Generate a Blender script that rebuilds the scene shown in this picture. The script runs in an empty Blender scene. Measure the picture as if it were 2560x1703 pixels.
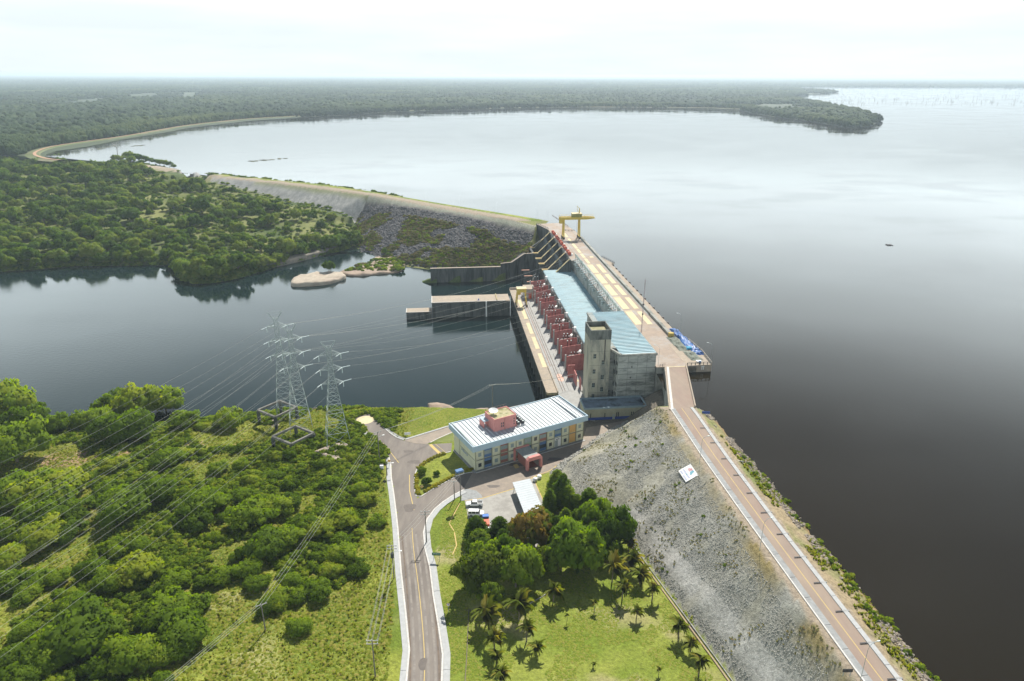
import bpy, bmesh, math, random
import numpy as np
from mathutils import Vector, Matrix, noise as mnoise
from mathutils.geometry import delaunay_2d_cdt, tessellate_polygon

random.seed(7); rng = np.random.default_rng(7)
PI = math.pi
SC = bpy.context.scene
COL = SC.collection

# ------------------------------------------------------------------ camera
F_PX, CAM_Z = 1707.0, 134.0
PITCH = math.atan((851.5 - 187) / F_PX); ROLL = math.radians(0.18)
cam_d = bpy.data.cameras.new('camera'); cam = bpy.data.objects.new('camera', cam_d); COL.objects.link(cam)
cam_d.sensor_width = 36; cam_d.lens = F_PX / 2560 * 36; cam_d.clip_start = 1; cam_d.clip_end = 200000
cam.matrix_world = Matrix.Translation((0, 0, CAM_Z)) @ Matrix.Rotation(PI/2 - PITCH, 4, 'X') @ Matrix.Rotation(ROLL, 4, 'Z')
SC.camera = cam

# ------------------------------------------------------------------ light
SUN_AZ, SUN_EL = math.radians(76), math.radians(49)      # direction towards the sun, math azimuth
sun_d = bpy.data.lights.new('sun', 'SUN'); sun = bpy.data.objects.new('sun', sun_d); COL.objects.link(sun)
sun_d.energy = 5.0; sun_d.angle = math.radians(0.6); sun_d.color = (1.0, 0.95, 0.86)
sv = Vector((math.cos(SUN_AZ)*math.cos(SUN_EL), math.sin(SUN_AZ)*math.cos(SUN_EL), math.sin(SUN_EL)))
sun.rotation_mode = 'QUATERNION'; sun.rotation_quaternion = sv.to_track_quat('Z', 'Y'); sun.location = (0, 0, 300)
world = bpy.data.worlds.new('World'); SC.world = world; world.use_nodes = True
nt = world.node_tree; nt.nodes.clear()
def N(nt, t, **k):
    n = nt.nodes.new(t)
    for a, b in k.items(): setattr(n, a, b)
    return n
sky = N(nt, 'ShaderNodeTexSky', sky_type='NISHITA', sun_disc=False, sun_elevation=SUN_EL, sun_rotation=PI/2 - SUN_AZ,
        altitude=100, air_density=1.0, dust_density=1.0, ozone_density=1.0)
bgA = N(nt, 'ShaderNodeBackground'); bgA.inputs['Strength'].default_value = 0.05
nt.links.new(sky.outputs[0], bgA.inputs[0])
bgB = N(nt, 'ShaderNodeBackground'); bgB.inputs['Color'].default_value = (0.87, 0.965, 0.99, 1); bgB.inputs['Strength'].default_value = 1.0
tc = N(nt, 'ShaderNodeTexCoord'); sep = N(nt, 'ShaderNodeSeparateXYZ'); nt.links.new(tc.outputs['Generated'], sep.inputs[0])
ramp = N(nt, 'ShaderNodeValToRGB'); ramp.color_ramp.interpolation = 'EASE'      # veil of bright tropical cloud, thinning with elevation
e = ramp.color_ramp.elements
e[0].position = 0.0; e[0].color = (0.92, 0.92, 0.92, 1)
e[1].position = 0.56; e[1].color = (0.10, 0.10, 0.10, 1)
el = e.new(0.26); el.color = (0.82, 0.82, 0.82, 1)
nt.links.new(sep.outputs['Z'], ramp.inputs[0])
# soft cloud streaks
mp = N(nt, 'ShaderNodeMapping'); mp.inputs['Scale'].default_value = (2.2, 2.2, 16); nt.links.new(tc.outputs['Generated'], mp.inputs[0])
nz = N(nt, 'ShaderNodeTexNoise'); nz.inputs['Scale'].default_value = 1.6; nz.inputs['Detail'].default_value = 6; nt.links.new(mp.outputs[0], nz.inputs[0])
cr = N(nt, 'ShaderNodeMapRange'); cr.inputs[1].default_value = 0.38; cr.inputs[2].default_value = 0.66; cr.inputs[3].default_value = 2.1; cr.inputs[4].default_value = 2.38
nt.links.new(nz.outputs[0], cr.inputs[0])
glow = N(nt, 'ShaderNodeFloatCurve'); cv = glow.mapping.curves[0]      # brightness of the lit cloud sheet over elevation
for q, (x_, y_) in enumerate(((0,.335),(.07,.36),(.16,.86),(.25,.86),(.36,.56),(.50,.15),(1,.09))):
    if q == 0: cv.points[0].location = (x_, y_)
    elif q == 6: cv.points[-1].location = (x_, y_)
    else: cv.points.new(x_, y_)
glow.mapping.update(); nt.links.new(sep.outputs['Z'], glow.inputs['Value'])
sm = N(nt, 'ShaderNodeMath', operation='MULTIPLY'); nt.links.new(glow.outputs[0], sm.inputs[0]); nt.links.new(cr.outputs[0], sm.inputs[1]); nt.links.new(sm.outputs[0], bgB.inputs['Strength'])
mx = N(nt, 'ShaderNodeMixShader'); out = N(nt, 'ShaderNodeOutputWorld')
nt.links.new(ramp.outputs[0], mx.inputs[0]); nt.links.new(bgA.outputs[0], mx.inputs[1]); nt.links.new(bgB.outputs[0], mx.inputs[2])
nt.links.new(mx.outputs[0], out.inputs[0])
SC.view_settings.view_transform = 'Standard'; SC.view_settings.look = 'None'; SC.view_settings.gamma = 1
SC.view_settings.exposure = 0.55; SC.view_settings.use_curve_mapping = False
SC.render.engine = 'CYCLES'
SC.cycles.use_denoising = True; SC.cycles.max_bounces = 6; SC.cycles.transparent_max_bounces = 8
SC.cycles.volume_bounces = 1; SC.cycles.caustics_reflective = False; SC.cycles.caustics_refractive = False

# ------------------------------------------------------------------ survey helpers (photo measurement -> place on a known level)
def P(x, y, h=0.0):
    u = (x - 1280) / F_PX; v = (851.5 - y) / F_PX
    c, s = math.cos(ROLL), math.sin(ROLL)
    u, v = u*c - v*s, u*s + v*c
    d = (u, math.cos(PITCH) + v*math.sin(PITCH), -math.sin(PITCH) + v*math.cos(PITCH))
    t = (h - CAM_Z) / d[2]
    return (d[0]*t, d[1]*t, h)
AX = math.radians(96.3); CA, SA = math.cos(AX), math.sin(AX); ROTZ = AX - PI/2
def S(t, s, z=0.0):                        # dam coordinates: t across (towards the lake), s along the dam
    return (s*CA + t*SA, s*SA - t*CA, z)
def z5(x, y): return (500+x*.2934, 740+y*.2934)
def z6(x, y): return (x*.48656, 940+y*.48656)
def z7(x, y): return (900+x*.38184, 1150+y*.38184)
def z2(x, y): return (1080+x*.25513, 940+y*.25513)

# ------------------------------------------------------------------ materials
MATS = {}
def principled(name):
    m = bpy.data.materials.new(name); m.use_nodes = True
    return m, m.node_tree, m.node_tree.nodes['Principled BSDF']
def mat(name, c1, c2=None, scale=1.0, rough=0.85, metal=0.0, bump=0.0, detail=6, c3=None, scale3=0.2, stretch=None, spec=0.3, lo=.35, hi=.65, amt3=1.0):
    """noise-mottled surface: c1/c2 fine mottling, c3 large stains"""
    if name in MATS: return MATS[name]
    m, nt, b = principled(name); MATS[name] = m
    b.inputs['Roughness'].default_value = rough; b.inputs['Metallic'].default_value = metal
    b.inputs['Specular IOR Level'].default_value = spec
    tc = N(nt, 'ShaderNodeTexCoord'); src = tc.outputs['Object']
    if stretch:
        mp = N(nt, 'ShaderNodeMapping'); mp.inputs['Scale'].default_value = stretch; nt.links.new(src, mp.inputs[0]); src2 = mp.outputs[0]
    else: src2 = src
    n = N(nt, 'ShaderNodeTexNoise'); n.inputs['Scale'].default_value = scale; n.inputs['Detail'].default_value = detail
    n.inputs['Roughness'].default_value = .65
    nt.links.new(src2, n.inputs[0])
    r = N(nt, 'ShaderNodeMapRange'); r.inputs[1].default_value = lo; r.inputs[2].default_value = hi; nt.links.new(n.outputs[0], r.inputs[0])
    mix = N(nt, 'ShaderNodeMix', data_type='RGBA'); mix.inputs[6].default_value = (*c1, 1); mix.inputs[7].default_value = (*(c2 or [v*.75 for v in c1]), 1)
    nt.links.new(r.outputs[0], mix.inputs[0]); colour = mix.outputs[2]
    if c3:
        n3 = N(nt, 'ShaderNodeTexNoise'); n3.inputs['Scale'].default_value = scale3; n3.inputs['Detail'].default_value = 8; n3.inputs['Roughness'].default_value = .7
        nt.links.new(src2, n3.inputs[0])
        r3 = N(nt, 'ShaderNodeMapRange'); r3.inputs[1].default_value = .48; r3.inputs[2].default_value = .64; r3.inputs[4].default_value = amt3; nt.links.new(n3.outputs[0], r3.inputs[0])
        m3 = N(nt, 'ShaderNodeMix', data_type='RGBA'); m3.inputs[7].default_value = (*c3, 1)
        nt.links.new(colour, m3.inputs[6]); nt.links.new(r3.outputs[0], m3.inputs[0]); colour = m3.outputs[2]
    nt.links.new(colour, b.inputs['Base Color'])
    if bump:
        bp = N(nt, 'ShaderNodeBump'); bp.inputs['Strength'].default_value = bump; bp.inputs['Distance'].default_value = .3
        nt.links.new(n.outputs[0], bp.inputs['Height']); nt.links.new(bp.outputs[0], b.inputs['Normal'])
    return m
def water_mat(name, base, ripple, patchy):
    m, nt, b = principled(name)
    b.inputs['Base Color'].default_value = (*base, 1); b.inputs['Roughness'].default_value = .06; b.inputs['IOR'].default_value = 1.333
    b.inputs['Specular IOR Level'].default_value = .5
    tc = N(nt, 'ShaderNodeTexCoord')
    mp = N(nt, 'ShaderNodeMapping'); mp.inputs['Scale'].default_value = (1, 1.6, 1); nt.links.new(tc.outputs['Object'], mp.inputs[0])
    n1 = N(nt, 'ShaderNodeTexNoise'); n1.inputs['Scale'].default_value = .45; n1.inputs['Detail'].default_value = 3; nt.links.new(mp.outputs[0], n1.inputs[0])
    n2 = N(nt, 'ShaderNodeTexNoise'); n2.inputs['Scale'].default_value = .012; n2.inputs['Detail'].default_value = 5; nt.links.new(mp.outputs[0], n2.inputs[0])
    r = N(nt, 'ShaderNodeMapRange'); r.inputs[1].default_value = .4; r.inputs[2].default_value = .65; r.inputs[3].default_value = 1 - patchy; r.inputs[4].default_value = 1
    nt.links.new(n2.outputs[0], r.inputs[0])
    ml = N(nt, 'ShaderNodeMath', operation='MULTIPLY'); nt.links.new(n1.outputs[0], ml.inputs[0]); nt.links.new(r.outputs[0], ml.inputs[1])
    bp = N(nt, 'ShaderNodeBump'); bp.inputs['Strength'].default_value = ripple; bp.inputs['Distance'].default_value = .12
    nt.links.new(ml.outputs[0], bp.inputs['Height']); nt.links.new(bp.outputs[0], b.inputs['Normal'])
    rr = N(nt, 'ShaderNodeMapRange'); rr.inputs[1].default_value = .4; rr.inputs[2].default_value = .65; rr.inputs[3].default_value = .03; rr.inputs[4].default_value = .14
    nt.links.new(n2.outputs[0], rr.inputs[0]); nt.links.new(rr.outputs[0], b.inputs['Roughness'])
    return m
def leaf_mat(name, cols, transl=.25):
    """foliage: hue differs from plant to plant and from clump to clump"""
    m, nt, b = principled(name); MATS[name] = m
    oi = N(nt, 'ShaderNodeObjectInfo'); at = N(nt, 'ShaderNodeAttribute', attribute_name='tint')
    rp = N(nt, 'ShaderNodeValToRGB'); els = rp.color_ramp.elements
    for i, c in enumerate(cols):
        el = els[i] if i < 2 else els.new(1)
        el.color = (*c, 1)
    for i, el in enumerate(sorted(els, key=lambda q: q.position)): pass
    for i in range(len(cols)): els[i].position = i/(len(cols)-1)
    for i, c in enumerate(cols): els[i].color = (*c, 1)
    ad = N(nt, 'ShaderNodeMath', operation='ADD'); ad.use_clamp = True
    mm = N(nt, 'ShaderNodeMath', operation='MULTIPLY_ADD'); mm.inputs[1].default_value = .5; mm.inputs[2].default_value = -.25
    nt.links.new(at.outputs['Fac'], mm.inputs[0]); nt.links.new(oi.outputs['Random'], ad.inputs[0]); nt.links.new(mm.outputs[0], ad.inputs[1])
    nt.links.new(ad.outputs[0], rp.inputs[0]); nt.links.new(rp.outputs[0], b.inputs['Base Color'])
    b.inputs['Roughness'].default_value = .7; b.inputs['Specular IOR Level'].default_value = .08
    tr = N(nt, 'ShaderNodeBsdfTranslucent'); hs = N(nt, 'ShaderNodeHueSaturation'); hs.inputs['Value'].default_value = 1.35; hs.inputs['Saturation'].default_value = 1.1
    nt.links.new(rp.outputs[0], hs.inputs['Color']); nt.links.new(hs.outputs[0], tr.inputs[0])
    ms = N(nt, 'ShaderNodeMixShader'); ms.inputs[0].default_value = transl
    nt.links.new(b.outputs[0], ms.inputs[1]); nt.links.new(tr.outputs[0], ms.inputs[2]); nt.links.new(ms.outputs[0], nt.nodes['Material Output'].inputs[0])
    return m
def ground_mat():
    m, nt, b = principled('ground')
    at = N(nt, 'ShaderNodeAttribute', attribute_name='col'); tc = N(nt, 'ShaderNodeTexCoord')
    n = N(nt, 'ShaderNodeTexNoise'); n.inputs['Scale'].default_value = 1.1; n.inputs['Detail'].default_value = 7; n.inputs['Roughness'].default_value = .75
    nt.links.new(tc.outputs['Object'], n.inputs[0])
    r = N(nt, 'ShaderNodeMapRange'); r.inputs[1].default_value = .3; r.inputs[2].default_value = .7; r.inputs[3].default_value = .55; r.inputs[4].default_value = 1.4
    nt.links.new(n.outputs[0], r.inputs[0])
    mul = N(nt, 'ShaderNodeVectorMath', operation='SCALE'); nt.links.new(at.outputs['Color'], mul.inputs[0]); nt.links.new(r.outputs[0], mul.inputs['Scale'])
    nt.links.new(mul.outputs[0], b.inputs['Base Color']); b.inputs['Roughness'].default_value = .95; b.inputs['Specular IOR Level'].default_value = .15
    bp = N(nt, 'ShaderNodeBump'); bp.inputs['Strength'].default_value = .7; bp.inputs['Distance'].default_value = .5
    nt.links.new(n.outputs[0], bp.inputs['Height']); nt.links.new(bp.outputs[0], b.inputs['Normal'])
    return m
M_GROUND = ground_mat()
CONC = mat('weathered_concrete', (.34,.34,.31), (.22,.23,.21), .9, c3=(.12,.13,.12), scale3=.16, stretch=(1,1,.35), bump=.3)
CONC_D = mat('dark_concrete', (.10,.11,.105), (.055,.06,.06), .6, c3=(.03,.035,.035), scale3=.3, stretch=(1,1,.15), bump=.3)  # dark mottled concrete with upright streaks
CONC_L = mat('pale_concrete', (.36,.36,.345), (.27,.27,.26), 1.5, c3=(.26,.25,.23), scale3=.25, amt3=.6)
CONC_T = mat('tan_concrete', (.38,.31,.235), (.28,.24,.19), .8, c3=(.26,.23,.20), scale3=.12, amt3=.7)
DECK = mat('dam_deck_paving', (.34,.265,.205), (.27,.22,.18), .5, c3=(.34,.32,.30), scale3=.09, amt3=.9)
CREAM = mat('cream_paving', (.60,.52,.32), (.50,.43,.27), .9)
PIER_Y = mat('lichen_yellow_concrete', (.50,.42,.22), (.34,.29,.16), .8, c3=(.2,.17,.1), scale3=.5)
PINK = mat('oxide_red_paint', (.46,.18,.165), (.38,.145,.135), .5, c3=(.22,.06,.06), scale3=.3, amt3=.6)
SALMON = mat('salmon_paint', (.62,.27,.24), (.55,.22,.20), .6)
BLUE_R = mat('blue_metal_roof', (.28,.44,.49), (.23,.37,.43), .25, rough=.5, spec=.4, stretch=(.3,1,1), c3=(.22,.27,.27), scale3=.5, amt3=.45)
WHITE_R = mat('white_metal_roof', (.46,.50,.53), (.38,.42,.45), .3, rough=.45, spec=.4, c3=(.36,.37,.36), scale3=.35, amt3=.4, stretch=(1,.15,1))
FASCIA = mat('pale_blue_fascia', (.36,.47,.54), (.31,.42,.49), .5, rough=.6)
YELLOW = mat('crane_yellow_paint', (.62,.46,.08), (.50,.37,.06), 1.2, rough=.5)
STEEL = mat('galvanised_steel', (.36,.41,.41), (.28,.33,.33), 2, rough=.5, metal=.3)
STEEL_G = mat('green_grey_steel', (.26,.34,.32), (.2,.27,.26), 2, rough=.6, metal=.2)
DARK = mat('dark_metal', (.035,.035,.04), (.05,.045,.045), 2, rough=.6)
RED_P = mat('red_orange_paint', (.5,.11,.06), (.38,.08,.05), 2)
WHITE = mat('white_paint', (.8,.8,.78), (.7,.7,.68), 1.5, rough=.6)
GLASSY = mat('dark_window_glass', (.03,.04,.045), (.05,.06,.07), .4, rough=.12, spec=.8)
GLASS_L = mat('light_window_glass', (.28,.34,.33), (.2,.26,.26), .4, rough=.2, spec=.8)
CREAM_W = mat('cream_wall_paint', (.60,.60,.44), (.54,.54,.39), .5, c3=(.44,.44,.34), scale3=.4, amt3=.4)
BLUE_W = mat('blue_wall_paint', (.09,.17,.32), (.08,.15,.28), .5)
BROWN_W = mat('brown_wall_paint', (.30,.13,.10), (.26,.11,.09), .5)
ORANGE_W = mat('orange_wall_paint', (.62,.37,.13), (.55,.33,.12), .5)
GREEN_W = mat('sage_wall_paint', (.24,.33,.24), (.2,.29,.2), .5)
ASPH = mat('road_asphalt', (.21,.185,.16), (.165,.145,.13), .35, c3=(.12,.105,.095), scale3=.12, amt3=.7, stretch=(1,.25,1))
PAVER = mat('tan_pavers', (.30,.25,.20), (.24,.205,.17), .6, c3=(.2,.17,.15), scale3=.2, amt3=.6)
LOTM = mat('grey_lot_concrete', (.36,.35,.32), (.30,.29,.27), .4, c3=(.22,.21,.19), scale3=.2, amt3=.5)
WALKM = mat('sidewalk_concrete', (.40,.41,.41), (.33,.34,.34), 1.0, c3=(.36,.36,.35), scale3=.3, amt3=.5)
WALKG = mat('grey_sidewalk_concrete', (.30,.31,.31), (.24,.25,.25), 1.0, c3=(.18,.18,.18), scale3=.4, amt3=.6)
KERBW = mat('white_kerb_paint', (.58,.57,.54), (.45,.43,.40), 1.2)
LINE_Y = mat('yellow_road_paint', (.52,.39,.14), (.40,.31,.15), 1.0, lo=.45, hi=.75)
DAMROAD = mat('laterite_dam_road', (.285,.225,.175), (.235,.185,.15), .3, c3=(.24,.17,.14), scale3=.09, amt3=.8, stretch=(1,.3,1))
TRUNK = mat('bark', (.20,.17,.13), (.12,.10,.08), 3)
ROCKM = mat('pale_granite', (.44,.38,.30), (.31,.265,.21), .25, c3=(.30,.24,.19), scale3=.15, bump=.6, amt3=.7)
ROCK_R = mat('reddish_granite', (.36,.28,.215), (.28,.215,.165), .4, c3=(.24,.18,.14), scale3=.3, bump=.6, amt3=.7)
WOODP = mat('pole_concrete', (.20,.18,.16), (.14,.13,.12), 2)
WIRE = mat('aluminium_wire', (.42,.42,.38), (.36,.36,.33), 1, rough=.5, metal=.2)
PORC = mat('white_insulator', (.66,.74,.74), (.56,.64,.64), 2, rough=.4)

# ------------------------------------------------------------------ mesh helpers
class MB:
    def __init__(s, M=None): s.v = []; s.f = []; s.M = M
    def _add(s, vs, fs):
        b = len(s.v)
        s.v += [tuple(s.M @ Vector(v)) for v in vs] if s.M else [tuple(v) for v in vs]
        s.f += [tuple(b+i for i in f) for f in fs]
        return s
    def box(s, x0, x1, y0, y1, z0, z1):
        return s._add([(x0,y0,z0),(x1,y0,z0),(x1,y1,z0),(x0,y1,z0),(x0,y0,z1),(x1,y0,z1),(x1,y1,z1),(x0,y1,z1)],
                      [(0,3,2,1),(4,5,6,7),(0,1,5,4),(1,2,6,5),(2,3,7,6),(3,0,4,7)])
    def prism(s, poly, z0, z1):
        """vertical prism over polygon [(x,y)]; z1 may be a list"""
        n = len(poly); a = sum(poly[i][0]*poly[(i+1)%n][1]-poly[(i+1)%n][0]*poly[i][1] for i in range(n))
        zt = z1 if isinstance(z1, (list, tuple)) else [z1]*n
        if a < 0: poly = poly[::-1]; zt = zt[::-1]
        tris = tessellate_polygon([[Vector((p[0], p[1], 0)) for p in poly]])
        vs = [(p[0], p[1], z0) for p in poly] + [(p[0], p[1], z) for p, z in zip(poly, zt)]
        fs = []
        for t in tris:
            a2 = sum(poly[t[i]][0]*poly[t[(i+1)%3]][1]-poly[t[(i+1)%3]][0]*poly[t[i]][1] for i in range(3))
            t = t if a2 > 0 else t[::-1]
            fs += [tuple(n+i for i in t), tuple(t[::-1])]
        fs += [(i, (i+1)%n, n+(i+1)%n, n+i) for i in range(n)]
        return s._add(vs, fs)
    def sheet(s, poly, z):
        tris = tessellate_polygon([[Vector((p[0], p[1], 0)) for p in poly]])
        fs = []
        for t in tris:
            a2 = sum(poly[t[i]][0]*poly[t[(i+1)%3]][1]-poly[t[(i+1)%3]][0]*poly[t[i]][1] for i in range(3))
            fs.append(tuple(t) if a2 > 0 else tuple(t[::-1]))
        return s._add([(p[0], p[1], z) for p in poly], fs)
    def bar(s, a, b, w, h=None, up=(0,0,1)):
        """square bar between points"""
        a, b = Vector(a), Vector(b); d = (b-a); L = d.length
        if L < 1e-6: return s
        d /= L; u = Vector(up)
        if abs(d.dot(u)) > .98: u = Vector((1,0,0))
        x = d.cross(u).normalized(); y = x.cross(d).normalized(); h = h or w
        x *= w/2; y *= h/2
        vs = [a-x-y, a+x-y, a+x+y, a-x+y, b-x-y, b+x-y, b+x+y, b-x+y]
        return s._add([tuple(v) for v in vs], [(0,1,2,3),(7,6,5,4),(0,4,5,1),(1,5,6,2),(2,6,7,3),(3,7,4,0)])
    def tube(s, pts, r, n=6, r1=None, cap=True):
        pts = [Vector(p) for p in pts]; m = len(pts); b = len(s.v); vs = []; fs = []
        for i, p in enumerate(pts):
            d = (pts[min(i+1, m-1)] - pts[max(i-1, 0)]).normalized()
            u = Vector((0,0,1)) if abs(d.z) < .95 else Vector((1,0,0))
            x = d.cross(u).normalized(); y = d.cross(x)
            rr = r if r1 is None else r + (r1-r)*i/(m-1)
            for k in range(n): vs.append(tuple(p + (x*math.cos(2*PI*k/n) + y*math.sin(2*PI*k/n))*rr))
        for i in range(m-1):
            for k in range(n): fs.append((i*n+k, i*n+(k+1)%n, (i+1)*n+(k+1)%n, (i+1)*n+k))
        if cap: fs += [tuple(range(n))[::-1], tuple((m-1)*n+k for k in range(n))]
        return s._add(vs, fs)
    def cyl(s, x, y, z0, z1, r, n=12, r1=None): return s.tube([(x,y,z0),(x,y,z1)], r, n, r1)
    def build(s, name, m, parent=None, smooth=False, off=None):
        me = bpy.data.meshes.new(name)
        vs = s.v
        if off is not None: vs = [(v[0]-off[0], v[1]-off[1], v[2]-off[2]) for v in vs]
        me.from_pydata(vs, [], s.f); me.update()
        if m: me.materials.append(m)
        if smooth: me.shade_smooth()
        o = bpy.data.objects.new(name, me); COL.objects.link(o)
        if parent: o.parent = parent
        return o
def tag(o, label=None, cat=None, group=None, kind=None):
    if label: o['label'] = label
    if cat: o['category'] = cat
    if group: o['group'] = group
    if kind: o['kind'] = kind
    return o
def thing(name, label, cat, loc=(0,0,0), rz=0, group=None):
    o = bpy.data.objects.new(name, None); COL.objects.link(o); o.location = loc; o.rotation_euler = (0,0,rz); o.empty_display_size = .5
    return tag(o, label, cat, group)
def kids(o): return [c for c in COL.objects if c.parent == o]
def copy_tree(o, loc=None, rz=None, label=None, scale=None, _k=None):
    c = o.copy(); COL.objects.link(c)
    if loc is not None: c.location = loc
    if rz is not None: c.rotation_euler = (0,0,rz)
    if scale is not None: c.scale = scale if isinstance(scale, tuple) else (scale,)*3
    if label: c['label'] = label
    for ch in o.children:
        d = ch.copy(); COL.objects.link(d); d.parent = c
        for g in ch.children:
            h = g.copy(); COL.objects.link(h); h.parent = d
    return c
class DT:
    """a thing laid out in dam coordinates (t, s, z): its Empty stands at (t0, s0, z0), parts are given in absolute (t, s, z)"""
    def __init__(s, name, label, cat, t0, s0, z0, group=None, kind=None):
        s.o = (t0, s0, z0); s.e = thing(name, label, cat, S(t0, s0, z0), ROTZ, group)
        if kind: s.e['kind'] = kind
    def part(s, name, mb, m, parent=None, smooth=False, label=None):
        # sub-parts share the part's frame because parts sit at the Empty
        o = mb.build(name, m, parent or s.e, smooth, s.o)
        if label: o['label'] = label
        return o
def dt_mesh(name, mb, m, o3, label=None, cat=None, group=None, kind=None, smooth=False):
    o = mb.build(name, m, None, smooth, o3); o.location = S(*o3); o.rotation_euler = (0,0,ROTZ)
    return tag(o, label, cat, group, kind)

# ------------------------------------------------------------------ terrain
def px(pts, z): return [P(x, y, z) for x, y in pts]
LINES = []
def L(pts, z=None, closed=False):
    LINES.append([(p[0], p[1], (p[2] if z is None else z)) for p in pts])
# right embankment
CR_L = [(50.5,212.6),(52.6,209),(59,147),(65,100),(70,60),(78,0)]
CR_R = [(62.5,213.2),(64,211),(70,141),(75,97),(81,60),(89,0)]
W_R = [(65,217),(69,212),(74,174),(78,139),(81,119),(82.5,100),(88,60),(96,0)]
TOE = [(44,234.5),(40,231),(32,223),(26.5,216),(16.5,204),(12.5,198),(15,190),(22,180),(30,170),(33,166),(35.4,159.6),(38.6,148.8),(43,134.7),(48,118.6),(53.5,100),(64,60),(76,0)]
L(CR_L, 27); L(CR_R, 27); L(W_R, 24); L([(x+9, y, 0) for x, y in W_R], 19); L(TOE, 9.0)
L([(48.5,219,14),(47,226,11)]);
L([(60,222),(58,245)], 18)
# shore of the lower river, field side
SHORE = [(-700,300),(-450,280),(-300,262),(-208,250),(-191,250),(-175,246),(-160,243),(-131,252),(-118,256),(-107,258),(-91,262),(-69,265),(-58.6,264),(-45.6,262),(-38,263),(-30.7,261.5),(-17,262),(-5,259),(10,256),(15,256.2)]
L(SHORE, 0); L([(x, y+10) for x, y in SHORE[:-1]], -5); L([(x, y-7) for x, y in SHORE[:-1]], 3.4)
L([(-700,270,5),(-450,255,5),(-300,240,5),(-208,232,5),(-175,226,5.5),(-131,236,5),(-104,243,5),(-91,243,5.2),(-69,247,6.6)])
L([(-64,238),(-54,243.5),(-36,247),(-20,246),(0,244),(14,250)], 8.9)
L([(-300,200,7),(-200,190,7.5),(-120,195,7),(-90,205,7),(-70,212,7.5)]); L([(-68,232),(-60,222),(-52,212),(-46,198),(-43,184),(-40,168),(-35,148),(-31,130),(-29,113),(-28,60),(-28,0)], 9)
L([(-160,140,9),(-90,140,9),(-60,140,9)]); L([(-300,0,9),(-300,110,8),(-100,60,9),(0,0,9)])
L([(0,60),(0,120),(10,160),(0,180),(0,220),(20,240),(38,242)], 9); L([(-26,60),(-26,100),(-30,150)], 9)
L([(14,257.2,-5),(52,257.2,-5)]); L([(14,254,8.9),(20,254,8.9),(46,246,8.9)])
# under powerhouse, spillway basin, lake bed
L([S(40,300),S(40,480),S(0,470)], -5); L([S(110,230),S(110,300),S(110,480)], 15); L([S(78,260),S(78,500)], -5)
# left dam
DSE = [(1341,562),(1280,549),(1086,516),(923,487),(760,466),(650,453),(543,442),(460,431),(391,421),(362,414)]
USE = [(1352,549),(1280,537),(1086,506),(923,478),(760,458),(650,446),(543,435),(434,424),(375,414),(345,408)]
CD = px(DSE, 27); CU = px(USE, 27)
L(CD); L(CU); L([(x+7, y+8, 24) for x, y, z in CU]); L([(x+22, y+24, 17) for x, y, z in CU])
def toe_pt(x, y, k=2.1):
    lo_, hi_ = 0.5, 26.0
    for _ in range(30):
        m_ = (lo_+hi_)/2; p = P(x, y, m_); d = float(dline0(p[0], p[1], CD))
        if d < k*(27-m_): lo_ = m_
        else: hi_ = m_
    return P(x, y, hi_)
def dline0(X, Y, line):
    d = 1e9
    for a, b in zip(line[:-1], line[1:]):
        L2 = (b[0]-a[0])**2+(b[1]-a[1])**2; t = min(1, max(0, ((X-a[0])*(b[0]-a[0])+(Y-a[1])*(b[1]-a[1]))/L2))
        d = min(d, math.hypot(X-a[0]-t*(b[0]-a[0]), Y-a[1]-t*(b[1]-a[1])))
    return d
GTOE = [toe_pt(x, y) for x, y in ((880,541),(840,527),(770,511),(700,497),(600,472),(530,457),(460,443),(400,430))]
TOEL = px([(1076,671)], 0.5) + px([(1000,664),(950,645),(905,632)], 0) + px([(885,600)], 2.5) + px([(886,560)], 4) + GTOE
L(TOEL)
L([S(-5.5,459.5,3.0), S(20,459.5,6), S(42,459.5,9.6), S(51,463,12), S(60,470,15.5), S(66,488,16.5), S(75.5,516.5,24)])
SH2 = [(-60,682),(0,680),(100,674),(190,665),(275,665),(434,663),(447,690),(461,704),(490,710),(521,709),(560,704),(597,696),(652,680),(700,664),(722,658),(760,650),(836,632),(875,622),(905,628)]
SHI = [P(x, y, 0) for x, y in SH2]
L([(-700,470),(-520,478)] + [(p[0], p[1]) for p in SHI], 0)
L([(p[0], p[1]-9, -5) for p in SHI[:-3]])
L([(p[0]-1.5, p[1]+6, 3.0) for p in SHI[:-2]]); L([(p[0]-4, p[1]+30, 5.0) for p in SHI[:-4]])
L([(-600,580,9),(-400,570,8),(-280,555,7),(-190,545,5.5)]); L([(-750,740,19),(-520,690,16),(-400,650,14)]); L([(-850,900,24),(-640,800,22),(-520,790,21)]); L([(p[0]-3, p[1]-22, max(p[2]-1.5, 4)) for p in GTOE[1:-1]])
L([S(-8,425),S(-20,452),(-75,478),(-100,484)], -4); L([(-125,470),(-150,470),(-158,500)], -3); L([S(-25,380),(-140,400),(-200,400)], -5); L([(-109,512),(-118,536),(-128,548)], -1.5)
# far dike (curved) and the land behind it
DKE = [(150,399),(120,397),(96,391),(84,385),(92,377),(125,366),(206,354),(293,343),(380,328),(461,313.5),(543,304),(624,296),(760,288.5),(977,276.5),(1280,267.5),(1497,266.5),(1769,268.5),(1850,272)]
DK = px(DKE, 27)
FARW = [(112,396),(116,388),(140,379.5),(215,369),(304,351),(407,334),(470,322),(543,313),(624,303.5),(760,294.5),(977,281.5),(1280,271.5),(1497,269.5),(1769,271.5),(1850,275),(1877,283),(1932,293),(2013,303),(2127,322),(2170,318),(2203,303),(2150,283),(2050,262),(1970,245),(2018,238),(1997,222)]

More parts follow.
